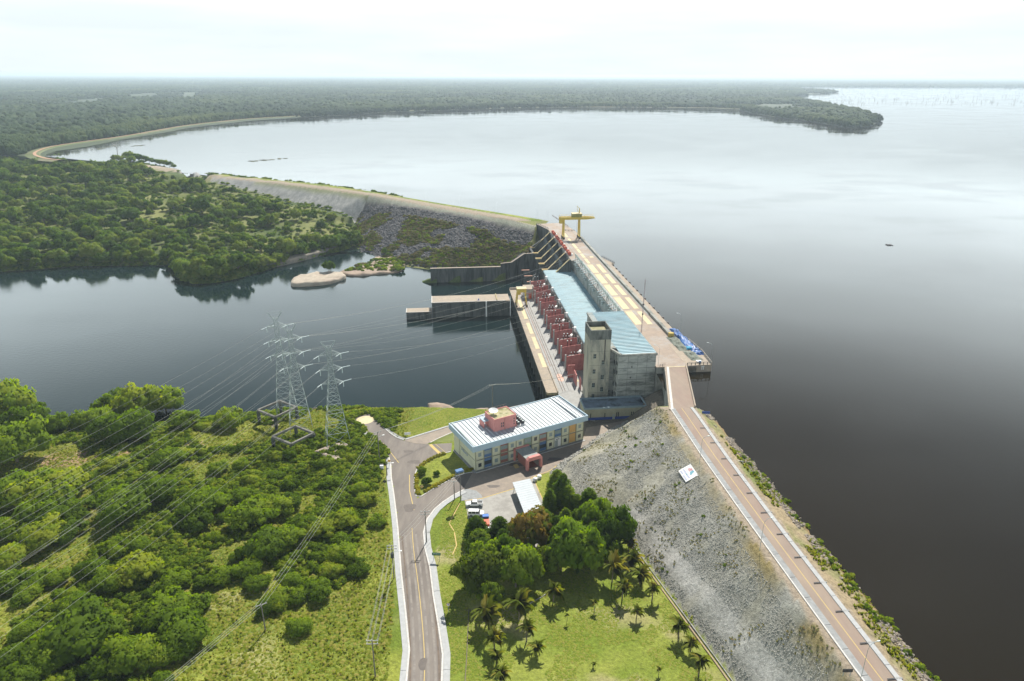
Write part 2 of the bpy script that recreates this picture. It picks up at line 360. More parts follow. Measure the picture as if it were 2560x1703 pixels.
XS = np.concatenate([np.arange(-1100,-420,10), np.arange(-420,-240,2.5), np.arange(-240,104,0.85), np.arange(104,135,2.5)])
YS = np.concatenate([np.arange(20,88,3), np.arange(88,282,0.85), np.arange(282,560,1.7), np.arange(560,760,3.2), np.arange(760,1340,8)])
def make_heights():
    vs, es = [], []; zs = []
    for ln in LINES:
        dense = []
        for (a, b) in zip(ln[:-1], ln[1:]):
            n = max(1, int(math.dist(a[:2], b[:2]) / 14))
            for k in range(n): dense.append(tuple(a[i]+(b[i]-a[i])*k/n for i in range(3)))
        dense.append(ln[-1])
        for i, p in enumerate(dense):
            if i: es.append((len(vs)-1, len(vs)))
            vs.append(Vector((p[0], p[1]))); zs.append(p[2])
    for p, z in (((-1200,-20),9),((-1200,300),0),((-1200,500),0),((-1200,1400),26),((300,1400),18),((300,-20),18)):
        vs.append(Vector(p)); zs.append(z)
    ov, oe, of, mv, _, _ = delaunay_2d_cdt(vs, es, [], 0, 1e-4)
    src = np.array([(v.x, v.y) for v in vs]); zs = np.array(zs)
    V = np.array([(v.x, v.y) for v in ov]); Z = np.empty(len(ov))
    for i, ids in enumerate(mv):
        if ids: Z[i] = zs[ids[0]]
        else:
            d = ((src - V[i])**2).sum(1); j = np.argsort(d)[:2]; w = 1/(d[j]+1e-3); Z[i] = (zs[j]*w).sum()/w.sum()
    H = np.full((len(YS), len(XS)), 0.0)
    for f in of:
        a, b, c = V[f[0]], V[f[1]], V[f[2]]
        x0, x1 = np.searchsorted(XS, min(a[0],b[0],c[0])), np.searchsorted(XS, max(a[0],b[0],c[0]), 'right')
        y0, y1 = np.searchsorted(YS, min(a[1],b[1],c[1])), np.searchsorted(YS, max(a[1],b[1],c[1]), 'right')
        if x0 >= x1 or y0 >= y1: continue
        X, Y = np.meshgrid(XS[x0:x1], YS[y0:y1])
        det = (b[1]-c[1])*(a[0]-c[0]) + (c[0]-b[0])*(a[1]-c[1])
        if abs(det) < 1e-9: continue
        l1 = ((b[1]-c[1])*(X-c[0]) + (c[0]-b[0])*(Y-c[1]))/det
        l2 = ((c[1]-a[1])*(X-c[0]) + (a[0]-c[0])*(Y-c[1]))/det
        l3 = 1-l1-l2; ins = (l1 > -1e-6) & (l2 > -1e-6) & (l3 > -1e-6)
        sub = H[y0:y1, x0:x1]; sub[ins] = (l1*Z[f[0]] + l2*Z[f[1]] + l3*Z[f[2]])[ins]
    return H
H = make_heights()
def inpoly(X, Y, poly):
    r = np.zeros(np.shape(X), bool); n = len(poly)
    for i in range(n):
        x1, y1 = poly[i][:2]; x2, y2 = poly[(i+1) % n][:2]
        if y1 == y2: continue
        c = ((y1 > Y) != (y2 > Y)) & (X < (x2-x1)*(Y-y1)/(y2-y1) + x1)
        r ^= c
    return r
def dline(X, Y, line):
    d = np.full(np.shape(X), 1e9)
    for a, b in zip(line[:-1], line[1:]):
        ax, ay, bx, by = a[0], a[1], b[0], b[1]; L2 = (bx-ax)**2+(by-ay)**2
        t = np.clip(((X-ax)*(bx-ax)+(Y-ay)*(by-ay))/L2, 0, 1)
        d = np.minimum(d, np.hypot(X-ax-t*(bx-ax), Y-ay-t*(by-ay)))
    return d
def lattice(shape, X, Y, seed, scale):
    """cheap tiling value noise, vectorised"""
    r = np.random.default_rng(seed); G = r.random((128, 128))
    x = X/scale; y = Y/scale; xi = np.floor(x).astype(int); yi = np.floor(y).astype(int); fx = x-xi; fy = y-yi
    fx = fx*fx*(3-2*fx); fy = fy*fy*(3-2*fy)
    g = lambda i, j: G[(yi+j) % 128, (xi+i) % 128]
    return (g(0,0)*(1-fx)+g(1,0)*fx)*(1-fy) + (g(0,1)*(1-fx)+g(1,1)*fx)*fy
def fbm(X, Y, seed, scale, oct=4):
    r = 0; a = .5; c, s = .8, .6
    for k in range(oct):
        r = r + a*lattice(None, X, Y, seed+k, scale); X, Y = (c*X-s*Y)+17.3, (s*X+c*Y)-9.1; scale *= .5; a *= .5
    return r/(1-.5**oct)
GX, GY = np.meshgrid(XS, YS)
# ---- surface zones
EMB = CR_L[:5] + TOE[:-1][::-1]
zone_emb = inpoly(GX, GY, EMB)
crest = inpoly(GX, GY, CR_L + CR_R[::-1])
ups = inpoly(GX, GY, CR_R + [(x+6, y) for x, y in W_R][::-1])
ROADP = [(-22.0,40),(-22.4,100),(-22.9,113.3),(-23.5,122.1),(-26.2,134.5),(-29.5,148.9),(-33.4,168),(-35.2,176),(-37.5,185.8),(-39.8,195),(-41.3,203),(-43.6,210.5),(-49.3,219.8),(-62.5,236.9),
 (-56.0,241.2),(-53.9,237.5),(-48.5,229),(-45.2,224.6),(-42.4,221.6),(-39.5,219.6),(-35,217.6),(-30.5,217.1),(-21.7,218.1),(-21.5,211.8),(-24.3,210.4),(-27.2,208.3),(-30.2,204.8),(-32,200.9),(-32.3,195.2),(-31.4,189),(-29.8,183),(-25.7,188.3),(-21.2,193.1),(-16.8,197.5),(-13.1,198.7),
 (-15.7,188),(-19.0,184.6),(-21.6,181.3),(-23.8,177.6),(-25.6,172.4),(-25.9,165.8),(-24.6,158.5),(-22.4,150.9),(-20.2,139.7),(-17.9,129.7),(-16,120.7),(-15.5,113.4),(-14.8,100),(-14.3,40)]
YARDP = [(-13.1,198.7),(-12.2,199.1),(26.2,221.2),(28.5,230),(44.5,236),(44,234),(40,230.4),(32,222.4),(26.5,215.4),(16.5,203.4),(12.5,198.6),(7.2,195.6),(1.0,188.9),(-9.3,183.3),(-9.6,185.1),(-11.3,187.5),(-13.9,188.5),(-15.7,188)]
BACKP = [(-39.5,219.7),(-35,217.7),(-30.6,217.2),(-29.8,218.4),(-27.2,221.4),(-22.4,226),(-8,236.4),(8,246),(16,246),(30,236),(36,250),(18,257.5),(12,253),(-3,246),(-23,230.9)]
LOTP = [(-14.7,181.9),(-9.3,183.2),(1,188.8),(7.2,195.5),(8.3,190),(10.6,178.3),(9,165),(6,156),(-8,157),(-12.6,169.7)]
paved = inpoly(GX, GY, ROADP) | inpoly(GX, GY, YARDP) | inpoly(GX, GY, BACKP) | inpoly(GX, GY, LOTP)
d_shore = dline(GX, GY, SHORE)
field_l = (GX < -30) & (GY < 262) & (~paved)
big = fbm(GX, GY, 3, 34, 4); med = fbm(GX, GY, 11, 9, 4); fin = fbm(GX, GY, 21, 2.4, 3)
w = np.clip((-GX-44)/25, 0, 1) * (GY < 262) * np.clip(d_shore/14, 0, 1)
H = H + w*((big-.5)*5.0 + (med-.5)*2.2) + np.where(field_l, (fin-.5)*.5, 0)
isl = (GX < -150) & (GY > 440) & (GY < 900); H = H + np.where(isl & (H > 1), (big-.5)*4, 0)
zone_rf = inpoly(GX, GY, [(p[0], p[1]) for p in CD[:4]] + [(p[0], p[1]) for p in px([(893,560)], 4)+px([(885,600)], 2.5)+px([(905,632),(950,645),(1000,664),(1076,671)], 0)] + [S(-5,459),S(42,459),S(60,469),S(66,488),S(76,517)])
zone_gd = inpoly(GX, GY, [(p[0], p[1]) for p in CD[3:]] + [(p[0], p[1]) for p in (GTOE[::-1]+px([(893,560)], 4))])
H = H + np.where(zone_emb, (fin-.5)*.35 + (med-.5)*.5, 0) * np.clip(dline(GX, GY, CR_L)/4, 0, 1) * np.clip(dline(GX, GY, TOE)/2, 0, 1)
H = H + np.where(zone_rf, (fin-.5)*2.2 + (med-.5)*3.0, 0) * np.clip(dline(GX, GY, CD[:5])/8, 0, 1)
H = np.where(ups & ~crest, H + (fin-.5)*.9*np.clip(dline(GX, GY, CR_R)/2.5, 0, 1), H)
lawn = (GX > -21) & (GX < 50) & (GY < 200) & ~zone_emb & ~paved & ~crest & ~ups
H = np.where(lawn, H + (med-.5)*.35, H)
_T = GX*SA-GY*CA; _S = GX*CA+GY*SA
H = np.where((_T > -60) & (_T < 68) & (_S > 262) & (_S < 396), -5.0, H); H = np.where((_T > -34) & (_T < 68) & (_S >= 396) & (_S < 456.6), -5.0, H)
H = np.where(paved | crest, np.where(crest, 26.9, 8.9), H)
def hz(x, y):
    i = int(np.clip(np.searchsorted(XS, x)-1, 0, len(XS)-2)); j = int(np.clip(np.searchsorted(YS, y)-1, 0, len(YS)-2))
    fx = (x-XS[i])/(XS[i+1]-XS[i]); fy = (y-YS[j])/(YS[j+1]-YS[j]); fx = min(max(fx,0),1); fy = min(max(fy,0),1)
    return float((H[j,i]*(1-fx)+H[j,i+1]*fx)*(1-fy) + (H[j+1,i]*(1-fx)+H[j+1,i+1]*fx)*fy)
def G(x, y, zmax=28.0):
    """photo measurement -> the ground there"""
    a = np.array(P(x, y, zmax)); b = np.array(P(x, y, -3.0)); n = 140
    prev = a
    for k in range(n+1):
        p = a + (b-a)*k/n
        if p[2] <= hz(p[0], p[1]): return (float(p[0]), float(p[1]), hz(p[0], p[1]))
        prev = p
    return (float(b[0]), float(b[1]), 0.0)

def c3(c): return np.array(c, float)
def lerp(a, b, t): return a + (b-a)*t[..., None]
gr = lerp(c3((.13,.18,.022)), c3((.26,.28,.05)), np.clip((med-.35)*2.6, 0, 1))
gr = lerp(gr, np.broadcast_to(c3((.08,.12,.02)), gr.shape), np.clip((fin-.55)*2.5, 0, 1)*.6)
gr = lerp(gr, np.broadcast_to(c3((.23,.17,.085)), gr.shape), np.clip((fbm(GX, GY, 51, 22, 4)-.55)*5, 0, 1)*.55)
colr = gr.copy()
bright = lerp(c3((.14,.195,.022)), c3((.235,.265,.05)), np.clip((med-.3)*2.2, 0, 1))
bright = lerp(bright, np.broadcast_to(c3((.33,.29,.15)), bright.shape), np.clip((fbm(GX, GY, 61, 11, 5)-.53)*6, 0, 1)*.75)
colr = np.where(lawn[..., None], bright, colr)
for (zx, zy, rx_, ry_) in ((400,425,17,5.5),(1290,360,7,3),(640,400,8,3.2),(1010,360,6,2.5)):
    q_ = P(*z6(zx, zy), 5.5); dd = ((GX-q_[0])/rx_)**2 + ((GY-q_[1])/ry_)**2 + (fin-.5)*1.2
    colr = lerp(colr, np.broadcast_to(c3((.36,.23,.15)), colr.shape), np.clip((1.15-dd)*2.5, 0, 1)*.9)
pale_ = np.clip((fbm(GX, GY, 141, 15, 4)-.5)*5, 0, 1)*(GX < -26)*(GY < 140); colr = lerp(colr, np.broadcast_to(c3((.33,.31,.13)), colr.shape), pale_*.7)
stone = lerp(c3((.25,.245,.215)), c3((.32,.315,.28)), np.clip((fin-.3)*2.2, 0, 1))
stone = lerp(stone, np.broadcast_to(c3((.27,.25,.15)), stone.shape), np.clip((fbm(GX, GY, 71, 14, 4)-.48)*4, 0, 1)*.5)
dcl = dline(GX, GY, CR_L); dto = dline(GX, GY, TOE[7:])
stone = lerp(stone, np.broadcast_to(c3((.25,.20,.09)), stone.shape), np.clip(1-(dcl-1)/3.5, 0, 1)*np.clip((med-.3)*3, 0, 1))
stone = lerp(stone, np.broadcast_to(c3((.43,.42,.39)), stone.shape), np.clip(1.4-np.abs(dto-4.5)/2.4, 0, 1)*np.clip((med-.25)*3, 0, 1)*(GY < 172))
colr = np.where(zone_emb[..., None], stone, colr)
rf = lerp(c3((.045,.045,.055)), c3((.15,.14,.13)), np.clip((fin-.35)*2.5, 0, 1))
rf = lerp(rf, np.broadcast_to(c3((.15,.16,.05)), rf.shape), np.clip((fbm(GX, GY, 81, 20, 4)-.48)*6, 0, 1)*np.clip((dline(GX, GY, CD[:5])-13)/6, 0, 1)*.8)
dtop = dline(GX, GY, CD[:6]); rf = lerp(rf, np.broadcast_to(c3((.27,.28,.22)), rf.shape), np.clip(1-(dtop-3)/5, 0, 1))
colr = np.where(zone_rf[..., None], rf, colr)
gd = lerp(c3((.20,.205,.20)), c3((.31,.31,.29)), np.clip((fin-.3)*2, 0, 1))
gd = lerp(gd, np.broadcast_to(c3((.18,.20,.075)), gd.shape), np.clip(1-(dtop-2)/7, 0, 1)*.8)
colr = np.where(zone_gd[..., None], gd, colr)
isf = (GY > 430) & ~zone_rf & ~zone_gd & (H < 26.5)
isc = lerp(c3((.07,.10,.03)), c3((.20,.21,.075)), np.clip((big-.38)*3.2, 0, 1)); colr = np.where(isf[..., None], isc, colr)
wet = ((H < 1.2) & (GY < 300)); colr = np.where(wet[..., None], lerp(c3((.20,.15,.10)), c3((.34,.25,.18)), np.clip(med, 0, 1)), colr)
upc = lerp(c3((.30,.24,.15)), c3((.16,.19,.06)), np.clip((med-.38)*3.5, 0, 1)); upc = lerp(upc, np.broadcast_to(c3((.22,.12,.06)), upc.shape), np.clip(1-(dline(GX, GY, W_R)-0)/1.3, 0, 1)*.8)
colr = np.where(((ups | ((GX > 56) & (GY < 230))) & ~crest & ~zone_emb)[..., None], upc, colr)
crc = np.where((crest | ((H > 26.4) & (dline(GX, GY, CD) < 9)))[..., None], c3((.30,.25,.19)), colr); colr = crc
colr = np.where(((GX > 24) & (GX < 60) & (GY > 221) & (GY < 262) & (H < 20))[..., None], c3((.17,.15,.12)), colr)

def grid_mesh(name, m):
    ny, nx = H.shape
    keep = np.ones((ny-1, nx-1), bool)
    hm = np.maximum.reduce([H[:-1,:-1], H[1:,:-1], H[:-1,1:], H[1:,1:]])
    low = hm < -1.5; keep &= ~low
    # the lake bed and the footprint of the powerhouse stay open
    xc = (XS[:-1]+XS[1:])/2; yc = (YS[:-1]+YS[1:])/2; XC, YC = np.meshgrid(xc, yc)
    lake = (hm < 22.5) & (((XC > 66) & (YC < 240)) | ((XC > 100) & (YC < 600)) | ((YC > 560) & (dline(XC, YC, CU) > 8) & (dline(XC, YC, CD) > 14) & (XC - np.interp(YC, sorted(p[1] for p in CU), [p[0] for p in sorted(CU, key=lambda q: q[1])]) > 10)))
    keep &= ~lake
    Tt = XC*SA - YC*CA; Ss = XC*CA + YC*SA
    keep &= ~((Tt > 45.5) & (Tt < 100) & (Ss > 259.5) & (Ss < 486)) & ~((Tt > 69) & (Tt < 99) & (Ss > 242) & (Ss <= 262))
    idx = np.arange(ny*nx).reshape(ny, nx)
    j, i = np.nonzero(keep)
    quads = np.stack([idx[j,i], idx[j,i+1], idx[j+1,i+1], idx[j+1,i]], 1)
    used = np.unique(quads); rm = np.full(ny*nx, -1); rm[used] = np.arange(len(used)); quads = rm[quads]
    me = bpy.data.meshes.new(name)
    vs = np.stack([GX, GY, H], -1).reshape(-1,3)[used].astype(np.float32)
    me.vertices.add(len(vs)); me.vertices.foreach_set('co', vs.ravel())
    me.loops.add(quads.size); me.loops.foreach_set('vertex_index', quads.ravel().astype(np.int32))
    me.polygons.add(len(quads)); me.polygons.foreach_set('loop_start', np.arange(0, quads.size, 4, dtype=np.int32))
    me.update(calc_edges=True); me.validate()
    a = me.color_attributes.new('col', 'FLOAT_COLOR', 'POINT')
    cc = np.concatenate([colr.reshape(-1,3)[used], np.ones((len(used),1))], 1).astype(np.float32); a.data.foreach_set('color', cc.ravel())
    me.materials.append(m); me.shade_smooth()
    o = bpy.data.objects.new(name, me); COL.objects.link(o); tag(o, kind='structure'); return o
ground = grid_mesh('ground', M_GROUND)

# far land: everything beyond the curved dike, to the horizon
fw = [P(x, y, 24.0) for x, y in FARW]
m_far = mat('forest_floor', (.03,.05,.018), (.05,.07,.028), .01, c3=(.02,.035,.014), scale3=.004)
land_poly = [(-20000,900),(-1500,900),(-1000,1090)] + [(p[0], p[1]) for p in fw[:-1]] + [(2300,5200),(2750,7600),(9000,8000),(40000,9000),(60000,60000),(-60000,60000),(-60000,900)]
land_poly[0] = (-60000, 900); land_poly.pop()
fb = MB(); fb.prism(land_poly, 22.0, 25.2); far = fb.build('far_land', m_far); tag(far, kind='structure')

# ------------------------------------------------------------------ water
WU = water_mat('lake_water', (.0115,.0085,.0028), .10, .6); WD = water_mat('river_water', (.006,.016,.017), .35, .5)
cw = [(a[0], a[1]) for a in CU]
wp = [(84,-400),(75,60),(69.5,100),(64.5,141),(58,211)] + [S(84,240)[:2], S(92,300)[:2], S(92,495)[:2]] + cw + [(P(92,378,27)[0]-150, P(92,378,27)[1]+60)] + [(-60000,1500),(-60000,70000),(70000,70000),(70000,-400)]
wb = MB(); wb.sheet(wp, 24.0); lake = tag(wb.build('lake_water', WU), kind='structure')
wb = MB(); wb.sheet([(-1100,225),(56,225),(60,560),(-100,640),(-1100,640)], 0.0); river = tag(wb.build('river_water', WD), kind='structure')
# haze
hb = MB(); hb.box(-55000, 55000, -300, 55000, -7, 140); hz_o = hb.build('haze', None); tag(hz_o, kind='stuff')
hm_ = bpy.data.materials.new('haze'); hm_.use_nodes = True; hn = hm_.node_tree; hn.nodes.clear()
pv = N(hn, 'ShaderNodeVolumePrincipled'); pv.inputs['Color'].default_value = (.74,.88,1,1); pv.inputs['Density'].default_value = 9e-5; pv.inputs['Anisotropy'].default_value = .25
ho = N(hn, 'ShaderNodeOutputMaterial'); hn.links.new(pv.outputs[0], ho.inputs['Volume']); hz_o.data.materials.append(hm_)

# ================================================================== ROADS AND PAVING
def surf(name, poly, z, m):
    b = MB(); b.sheet(poly, z); return tag(b.build(name, m), kind='structure')
surf('access_road', ROADP, 9.02, ASPH)
surf('forecourt_paving', YARDP, 9.03, PAVER)
surf('rear_lane', BACKP, 9.025, PAVER)
surf('parking_lot', LOTP, 9.035, LOTM)
surf('half_moon_pad', [(-15.8,181.9),(-16.0,188),(-13.9,188.5),(-11.3,187.5),(-9.6,185.1),(-9.2,183.5),(-12,182.6)], 9.05, WALKG)
def offset(line, d):
    r = []
    for i, p in enumerate(line):
        a = line[max(i-1,0)]; b = line[min(i+1,len(line)-1)]; dx, dy = b[0]-a[0], b[1]-a[1]; l = math.hypot(dx, dy) or 1
        r.append((p[0]-dy/l*d, p[1]+dx/l*d))
    return r
def resample(line, step):
    out = [tuple(line[0][:2])]; acc = 0
    for a, b in zip(line[:-1], line[1:]):
        L0 = math.dist(a[:2], b[:2]); n = max(1, round(L0/step))
        for k in range(1, n+1): out.append((a[0]+(b[0]-a[0])*k/n, a[1]+(b[1]-a[1])*k/n))
    return out
def ribbon(mb, line, d0, d1, z0, z1=None, thick=None):
    a, b = offset(line, d0), offset(line, d1)
    n = len(line); zt = z0 if z1 is None else z1
    for i in range(n-1):
        q = [a[i], b[i], b[i+1], a[i+1]]
        if thick: mb.prism(q, z0-thick, z0)
        else: mb.sheet(q, z0)
def smooth(line, k=2):
    for _ in range(k):
        o = [line[0]]
        for a, b in zip(line[:-1], line[1:]): o += [(a[0]*.75+b[0]*.25, a[1]*.75+b[1]*.25), (a[0]*.25+b[0]*.75, a[1]*.25+b[1]*.75)]
        line = o + [line[-1]]
    return line
EL = [(-22.0,40),(-22.4,100),(-22.9,113.3),(-23.5,122.1),(-26.2,134.5),(-29.5,148.9),(-33.4,168),(-35.2,176),(-37.5,185.8),(-39.8,195),(-41.3,203),(-43.6,210.5),(-49.3,219.8),(-62.5,236.9)]
ER = [(-14.3,40),(-14.8,100),(-15.5,113.4),(-16,120.7),(-17.9,129.7),(-20.2,139.7),(-22.4,150.9),(-24.6,158.5),(-25.9,165.8),(-25.6,172.4),(-23.8,177.6),(-21.6,181.3),(-19.0,184.6),(-15.7,188)]
def walk(name, line, d0, d1, z, m, kerb=None, step=9.0, gap=.12):
    root = bpy.data.objects.new(name, None); COL.objects.link(root); tag(root, kind='structure')
    pts = resample(line, 1.6); n = max(1, round(len(pts)*1.6/step)); k = len(pts)/n
    for i in range(n):
        seg = pts[int(i*k):int((i+1)*k)+1]
        if len(seg) < 2: continue
        seg = list(seg); e = seg[-1]; p = seg[-2]; seg[-1] = (p[0]+(e[0]-p[0])*.93, p[1]+(e[1]-p[1])*.93)
        b = MB(); ribbon(b, seg, d0, d1, z, thick=.16); b.build('slab', m, root)
    if kerb:
        b = MB(); ribbon(b, pts, kerb[0], kerb[1], z+.03, thick=.2); b.build('kerb', KERBW, root)
    return root
walk('left_sidewalk', EL, .45, 1.75, 9.16, WALKM, (.0,.42), 26)
walk('right_sidewalk', ER, -2.0, -.45, 9.16, WALKM, (-.42,0), 28)
walk('rear_sidewalk', [(-62.2,237.0),(-56.0,241.2),(-53.9,237.5),(-48.5,229),(-45.2,224.6),(-42.4,221.6),(-39.7,219.9)][2:], .3, 1.5, 9.16, WALKG, (0,.28), 8)
walk('rear_lane_kerb', [(-39.0,220.0),(-23,230.9),(-3,246)], .1, .9, 9.16, WALKM)
walk('island_kerb', smooth([(-21.5,211.8),(-24.3,210.4),(-27.2,208.3),(-30.2,204.8),(-32,200.9),(-32.3,195.2),(-31.4,189),(-29.8,183),(-25.7,188.3),(-21.2,193.1),(-16.8,197.5),(-13.1,198.7)],1), -.3, 0, 9.15, KERBW, step=100)
walk('grass_lane_kerb', [(-29.8,218.4),(-27.2,221.4),(-22.4,226),(-8,236.4)], -.35, 0, 9.15, KERBW, step=100)
b = MB(); b.sheet([(-29.6,218.2),(-27,221),(-22.4,225.8),(-10,234.5),(-14,224),(-21,219)], 9.028); tag(b.build('verge_lawn', mat('mown_grass', (.12,.15,.03), (.17,.19,.045), 1.2)), kind='structure')
# worn wheel tracks and darker edges on the access road
b = MB()
for d_ in (1.15, 3.0, -1.15, -3.0): pass
mid_ = smooth([(-18.2,40),(-18.6,108),(-19.2,116),(-21.6,131),(-24.9,147.5),(-28.6,165)])
for d_ in (-2.35,-.75,.85,2.4): ribbon(b, resample(mid_, 3), d_-.28, d_+.28, 9.026)
tag(b.build('worn_wheel_track', mat('worn_asphalt', (.25,.225,.20), (.20,.18,.16), .5, c3=(.17,.15,.135), scale3=.3)), kind='structure')
b = MB()
for d_ in (3.25,-3.2): ribbon(b, resample(mid_, 3), d_-.2, d_+.25, 9.027)  # dark strips paint the shadow along both road edges
tag(b.build('edge_shade', mat('edge_shade', (.11,.09,.075), (.17,.13,.10), .8)), kind='structure')
b = MB()
for (x_, y_, a_, c_) in ((-33.6,205,2.2,1.4),(-37,212,1.6,1.1),(-31.5,178,1.8,2.6),(-20,118,.9,2.2),(2,203.5,3.2,1.2),(15,207,2.6,1.4),(-6,190,2.0,1.0)):
    b.sheet([(x_+a_*math.cos(q)*(1+.25*math.sin(3*q+x_)), y_+c_*math.sin(q)*(1+.2*math.cos(2*q))) for q in np.linspace(0,2*PI,18)[:-1]], 9.042)
tag(b.build('asphalt_repair_patch', mat('patch_asphalt', (.15,.13,.115), (.12,.105,.095), 1)), kind='structure')
# yellow centre lines and borders
cen = smooth([(-18.6,40),(-18.9,108),(-19.3,116),(-21.0,127),(-24.3,143.5),(-27.6,158.0),(-29.4,168.0)])
b = MB(); ribbon(b, resample(cen, 3), -.09, .09, 9.036)
for ln in ([(-30.0,177.0),(-32.8,187.2),(-34.2,196.8)], [(-39.0,204.4),(-46.6,217.6)]): ribbon(b, ln, -.12, .12, 9.036)
tag(b.build('road_centre_line', LINE_Y), kind='structure')
b = MB(); ribbon(b, [(-29.6,217.0),(-25.2,210.3)], -.55, .55, 9.03); ribbon(b, [(-28.3,216.9),(-24.0,210.9)], .65, .8, 9.03); tag(b.build('yellow_hatch_band', LINE_Y), kind='structure')
b = MB()
for ln in ([(-14.7,181.9),(-9.3,183.2),(1,188.8),(7.2,195.5),(13.0,199.6),(18,206)], [(7.2,195.5),(8.3,190),(10.8,178.3)], [(-16.2,180.5),(-18.6,170.2),(-16.8,166.5),(-15.6,160),(-16.4,156)]):
    ribbon(b, ln, -.16, .16, 9.07)
tag(b.build('yellow_kerb_line', LINE_Y), kind='structure')
b = MB(); b.sheet([(-63+6.1+3.4*math.cos(a), 235.6+3.4*math.sin(a)) for a in np.linspace(0, 2*PI, 40)[:-1]], 9.03)
tag(b.build('cream_turning_disc', CREAM), kind='structure')

# dam road on the right embankment
b = MB(); DC = [(58.4,211.3),(59.2,206),(61.2,180),(64.6,141),(69.9,97),(74.5,60),(83,0)]
DRL = [(54.6,210.8),(55.0,207.0),(57.3,180),(60.6,150),(66.6,100),(72.3,60),(80.5,0)]
DRR = [(62.6,211.6),(63.2,206.5),(65.4,178),(69.0,142),(74.2,98),(79.2,60),(87.4,0)]
b.sheet(DRL + DRR[::-1], 26.95); tag(b.build('dam_road', DAMROAD), kind='structure')
b = MB(); ribbon(b, resample([( (a[0]+c[0])/2, (a[1]+c[1])/2) for a, c in zip(DRL, DRR)], 6), -.08, .08, 26.962); tag(b.build('dam_road_centre_line', LINE_Y), kind='structure')
walk('dam_left_sidewalk', [(x-.15,y) for x, y in DRL], .35, 1.75, 27.1, WALKG, (0,.32), 7)
walk('dam_right_sidewalk', [(x+.15,y) for x, y in DRR][:], -1.15, -.1, 27.12, WALKM, None, 9.5)
# stubby white drain posts beside the lake-side walk
drp = resample(offset(DRR[1:-1], -1.3), 9.5)
dr0 = None
for i, p in enumerate(drp[1:-3]):
    if dr0 is None:
        dr0 = thing('drain_chute', 'dark drain slot across the white lakeside kerb of the dam road', 'drain', (p[0], p[1], 27.1), .1, 'drain slots along the lakeside kerb')
        MB().box(-1.35,.2,-.14,.14,0,.07).build('slot_cover', DARK, dr0); MB().box(.2,1.7,-.18,.18,-.5,.02).build('chute', WALKG, dr0)
    else: copy_tree(dr0, (p[0], p[1], 27.1), .1)

# ================================================================== CONCRETE DAM (t across, s along)
D = DT('concrete_dam', 'long concrete dam with paved deck behind the blue-roofed powerhouse', 'dam', 90, 370, 0)
b = MB(); b.prism([(84,239),(100,239),(100,490),(96,520),(76,517),(82,495.5),(82,478),(84,405)], -6, 26.6); D.part('body', b, CONC)
b = MB(); b.prism([(83.6,238.7),(100.4,238.7),(100.4,490),(96.3,520),(75.8,517.2),(81.6,495.7),(81.6,405),(83.6,405)], 26.6, 27.0); D.part('deck_slab', b, DECK)
b = MB(); b.box(83.7,88.6,292,404,27.0,27.06); D.part('switchgear_strip', b, CONC_L)
b = MB(); b.prism([(96,239),(106.2,239),(107.2,252),(105,281),(100.4,281),(100.4,262),(96,262)], 14, 27.04); b.prism([(100.4,281),(105,281),(105,398),(107,398.5),(103,414),(100.4,414)], 20, 26.2)
D.part('lake_ledge', b, CONC_T)
# parapet beam on the lake side
b = MB(); b.box(99.2,100.9,271.5,468,27,28.0); b.box(99.2,99.75,271.5,468,28,28.3); D.part('parapet_beam', b, CONC)
b = MB(); b.box(98.9,101.1,269.8,271.4,27,28.9); D.part('parapet_end_post', b, mat('ochre_painted_block', (.5,.38,.1), (.42,.32,.1), 2))
# crane rails
for t in (87.4, 98.7):
    b = MB(); b.box(t-.08,t+.08,300,488,27.0,27.16); D.part('crane_rail', b, STEEL)
# cream paving patches
for k, s0 in enumerate((394.2, 372.2, 350.4, 328.2, 305.6)):
    for (t0, t1) in ((88.9,92.3),(94.6,97.0)):
        b = MB(); b.box(t0,t1,s0-18.2,s0,27.0,27.045); o = D.part('cream_slab', b, CREAM)
    if k: b = MB(); b.box(88.9,92.6,s0+.5,s0+1.5,27.0,27.045); D.part('cream_slab', b, CREAM)
for s0, s1 in ((470,484),(453,465),(435.5,450),(424,434),(411,421.5),(397,409)):
    b = MB(); b.box(90.1,91.9,s0,s1,27.0,27.045); D.part('cream_slab', b, CREAM)
b = MB(); b.box(94.8,97,411,414,27.0,27.045); D.part('cream_slab', b, CREAM)
b = MB(); b.box(91.6,93.8,488,490.5,27.0,27.045); D.part('cream_slab', b, CREAM)
# black rubber fenders on the ledge
fb0 = None
for s in np.arange(290, 400, 7.4):
    b = MB(); b.box(104.9,105.7,s,s+1.1,25.3,26.6); D.part('fender', b, DARK)
# abutment wall at the far end
b = MB(); b.prism([(75.4,517),(82.0,495.6),(82.3,497),(77,518)], 2, 26.9); b.prism([(67,487),(82,487),(82,489.3),(67,489.3)], -2, [15.5,26,26,15.5]); D.part('abutment_wall', b, CONC_D)
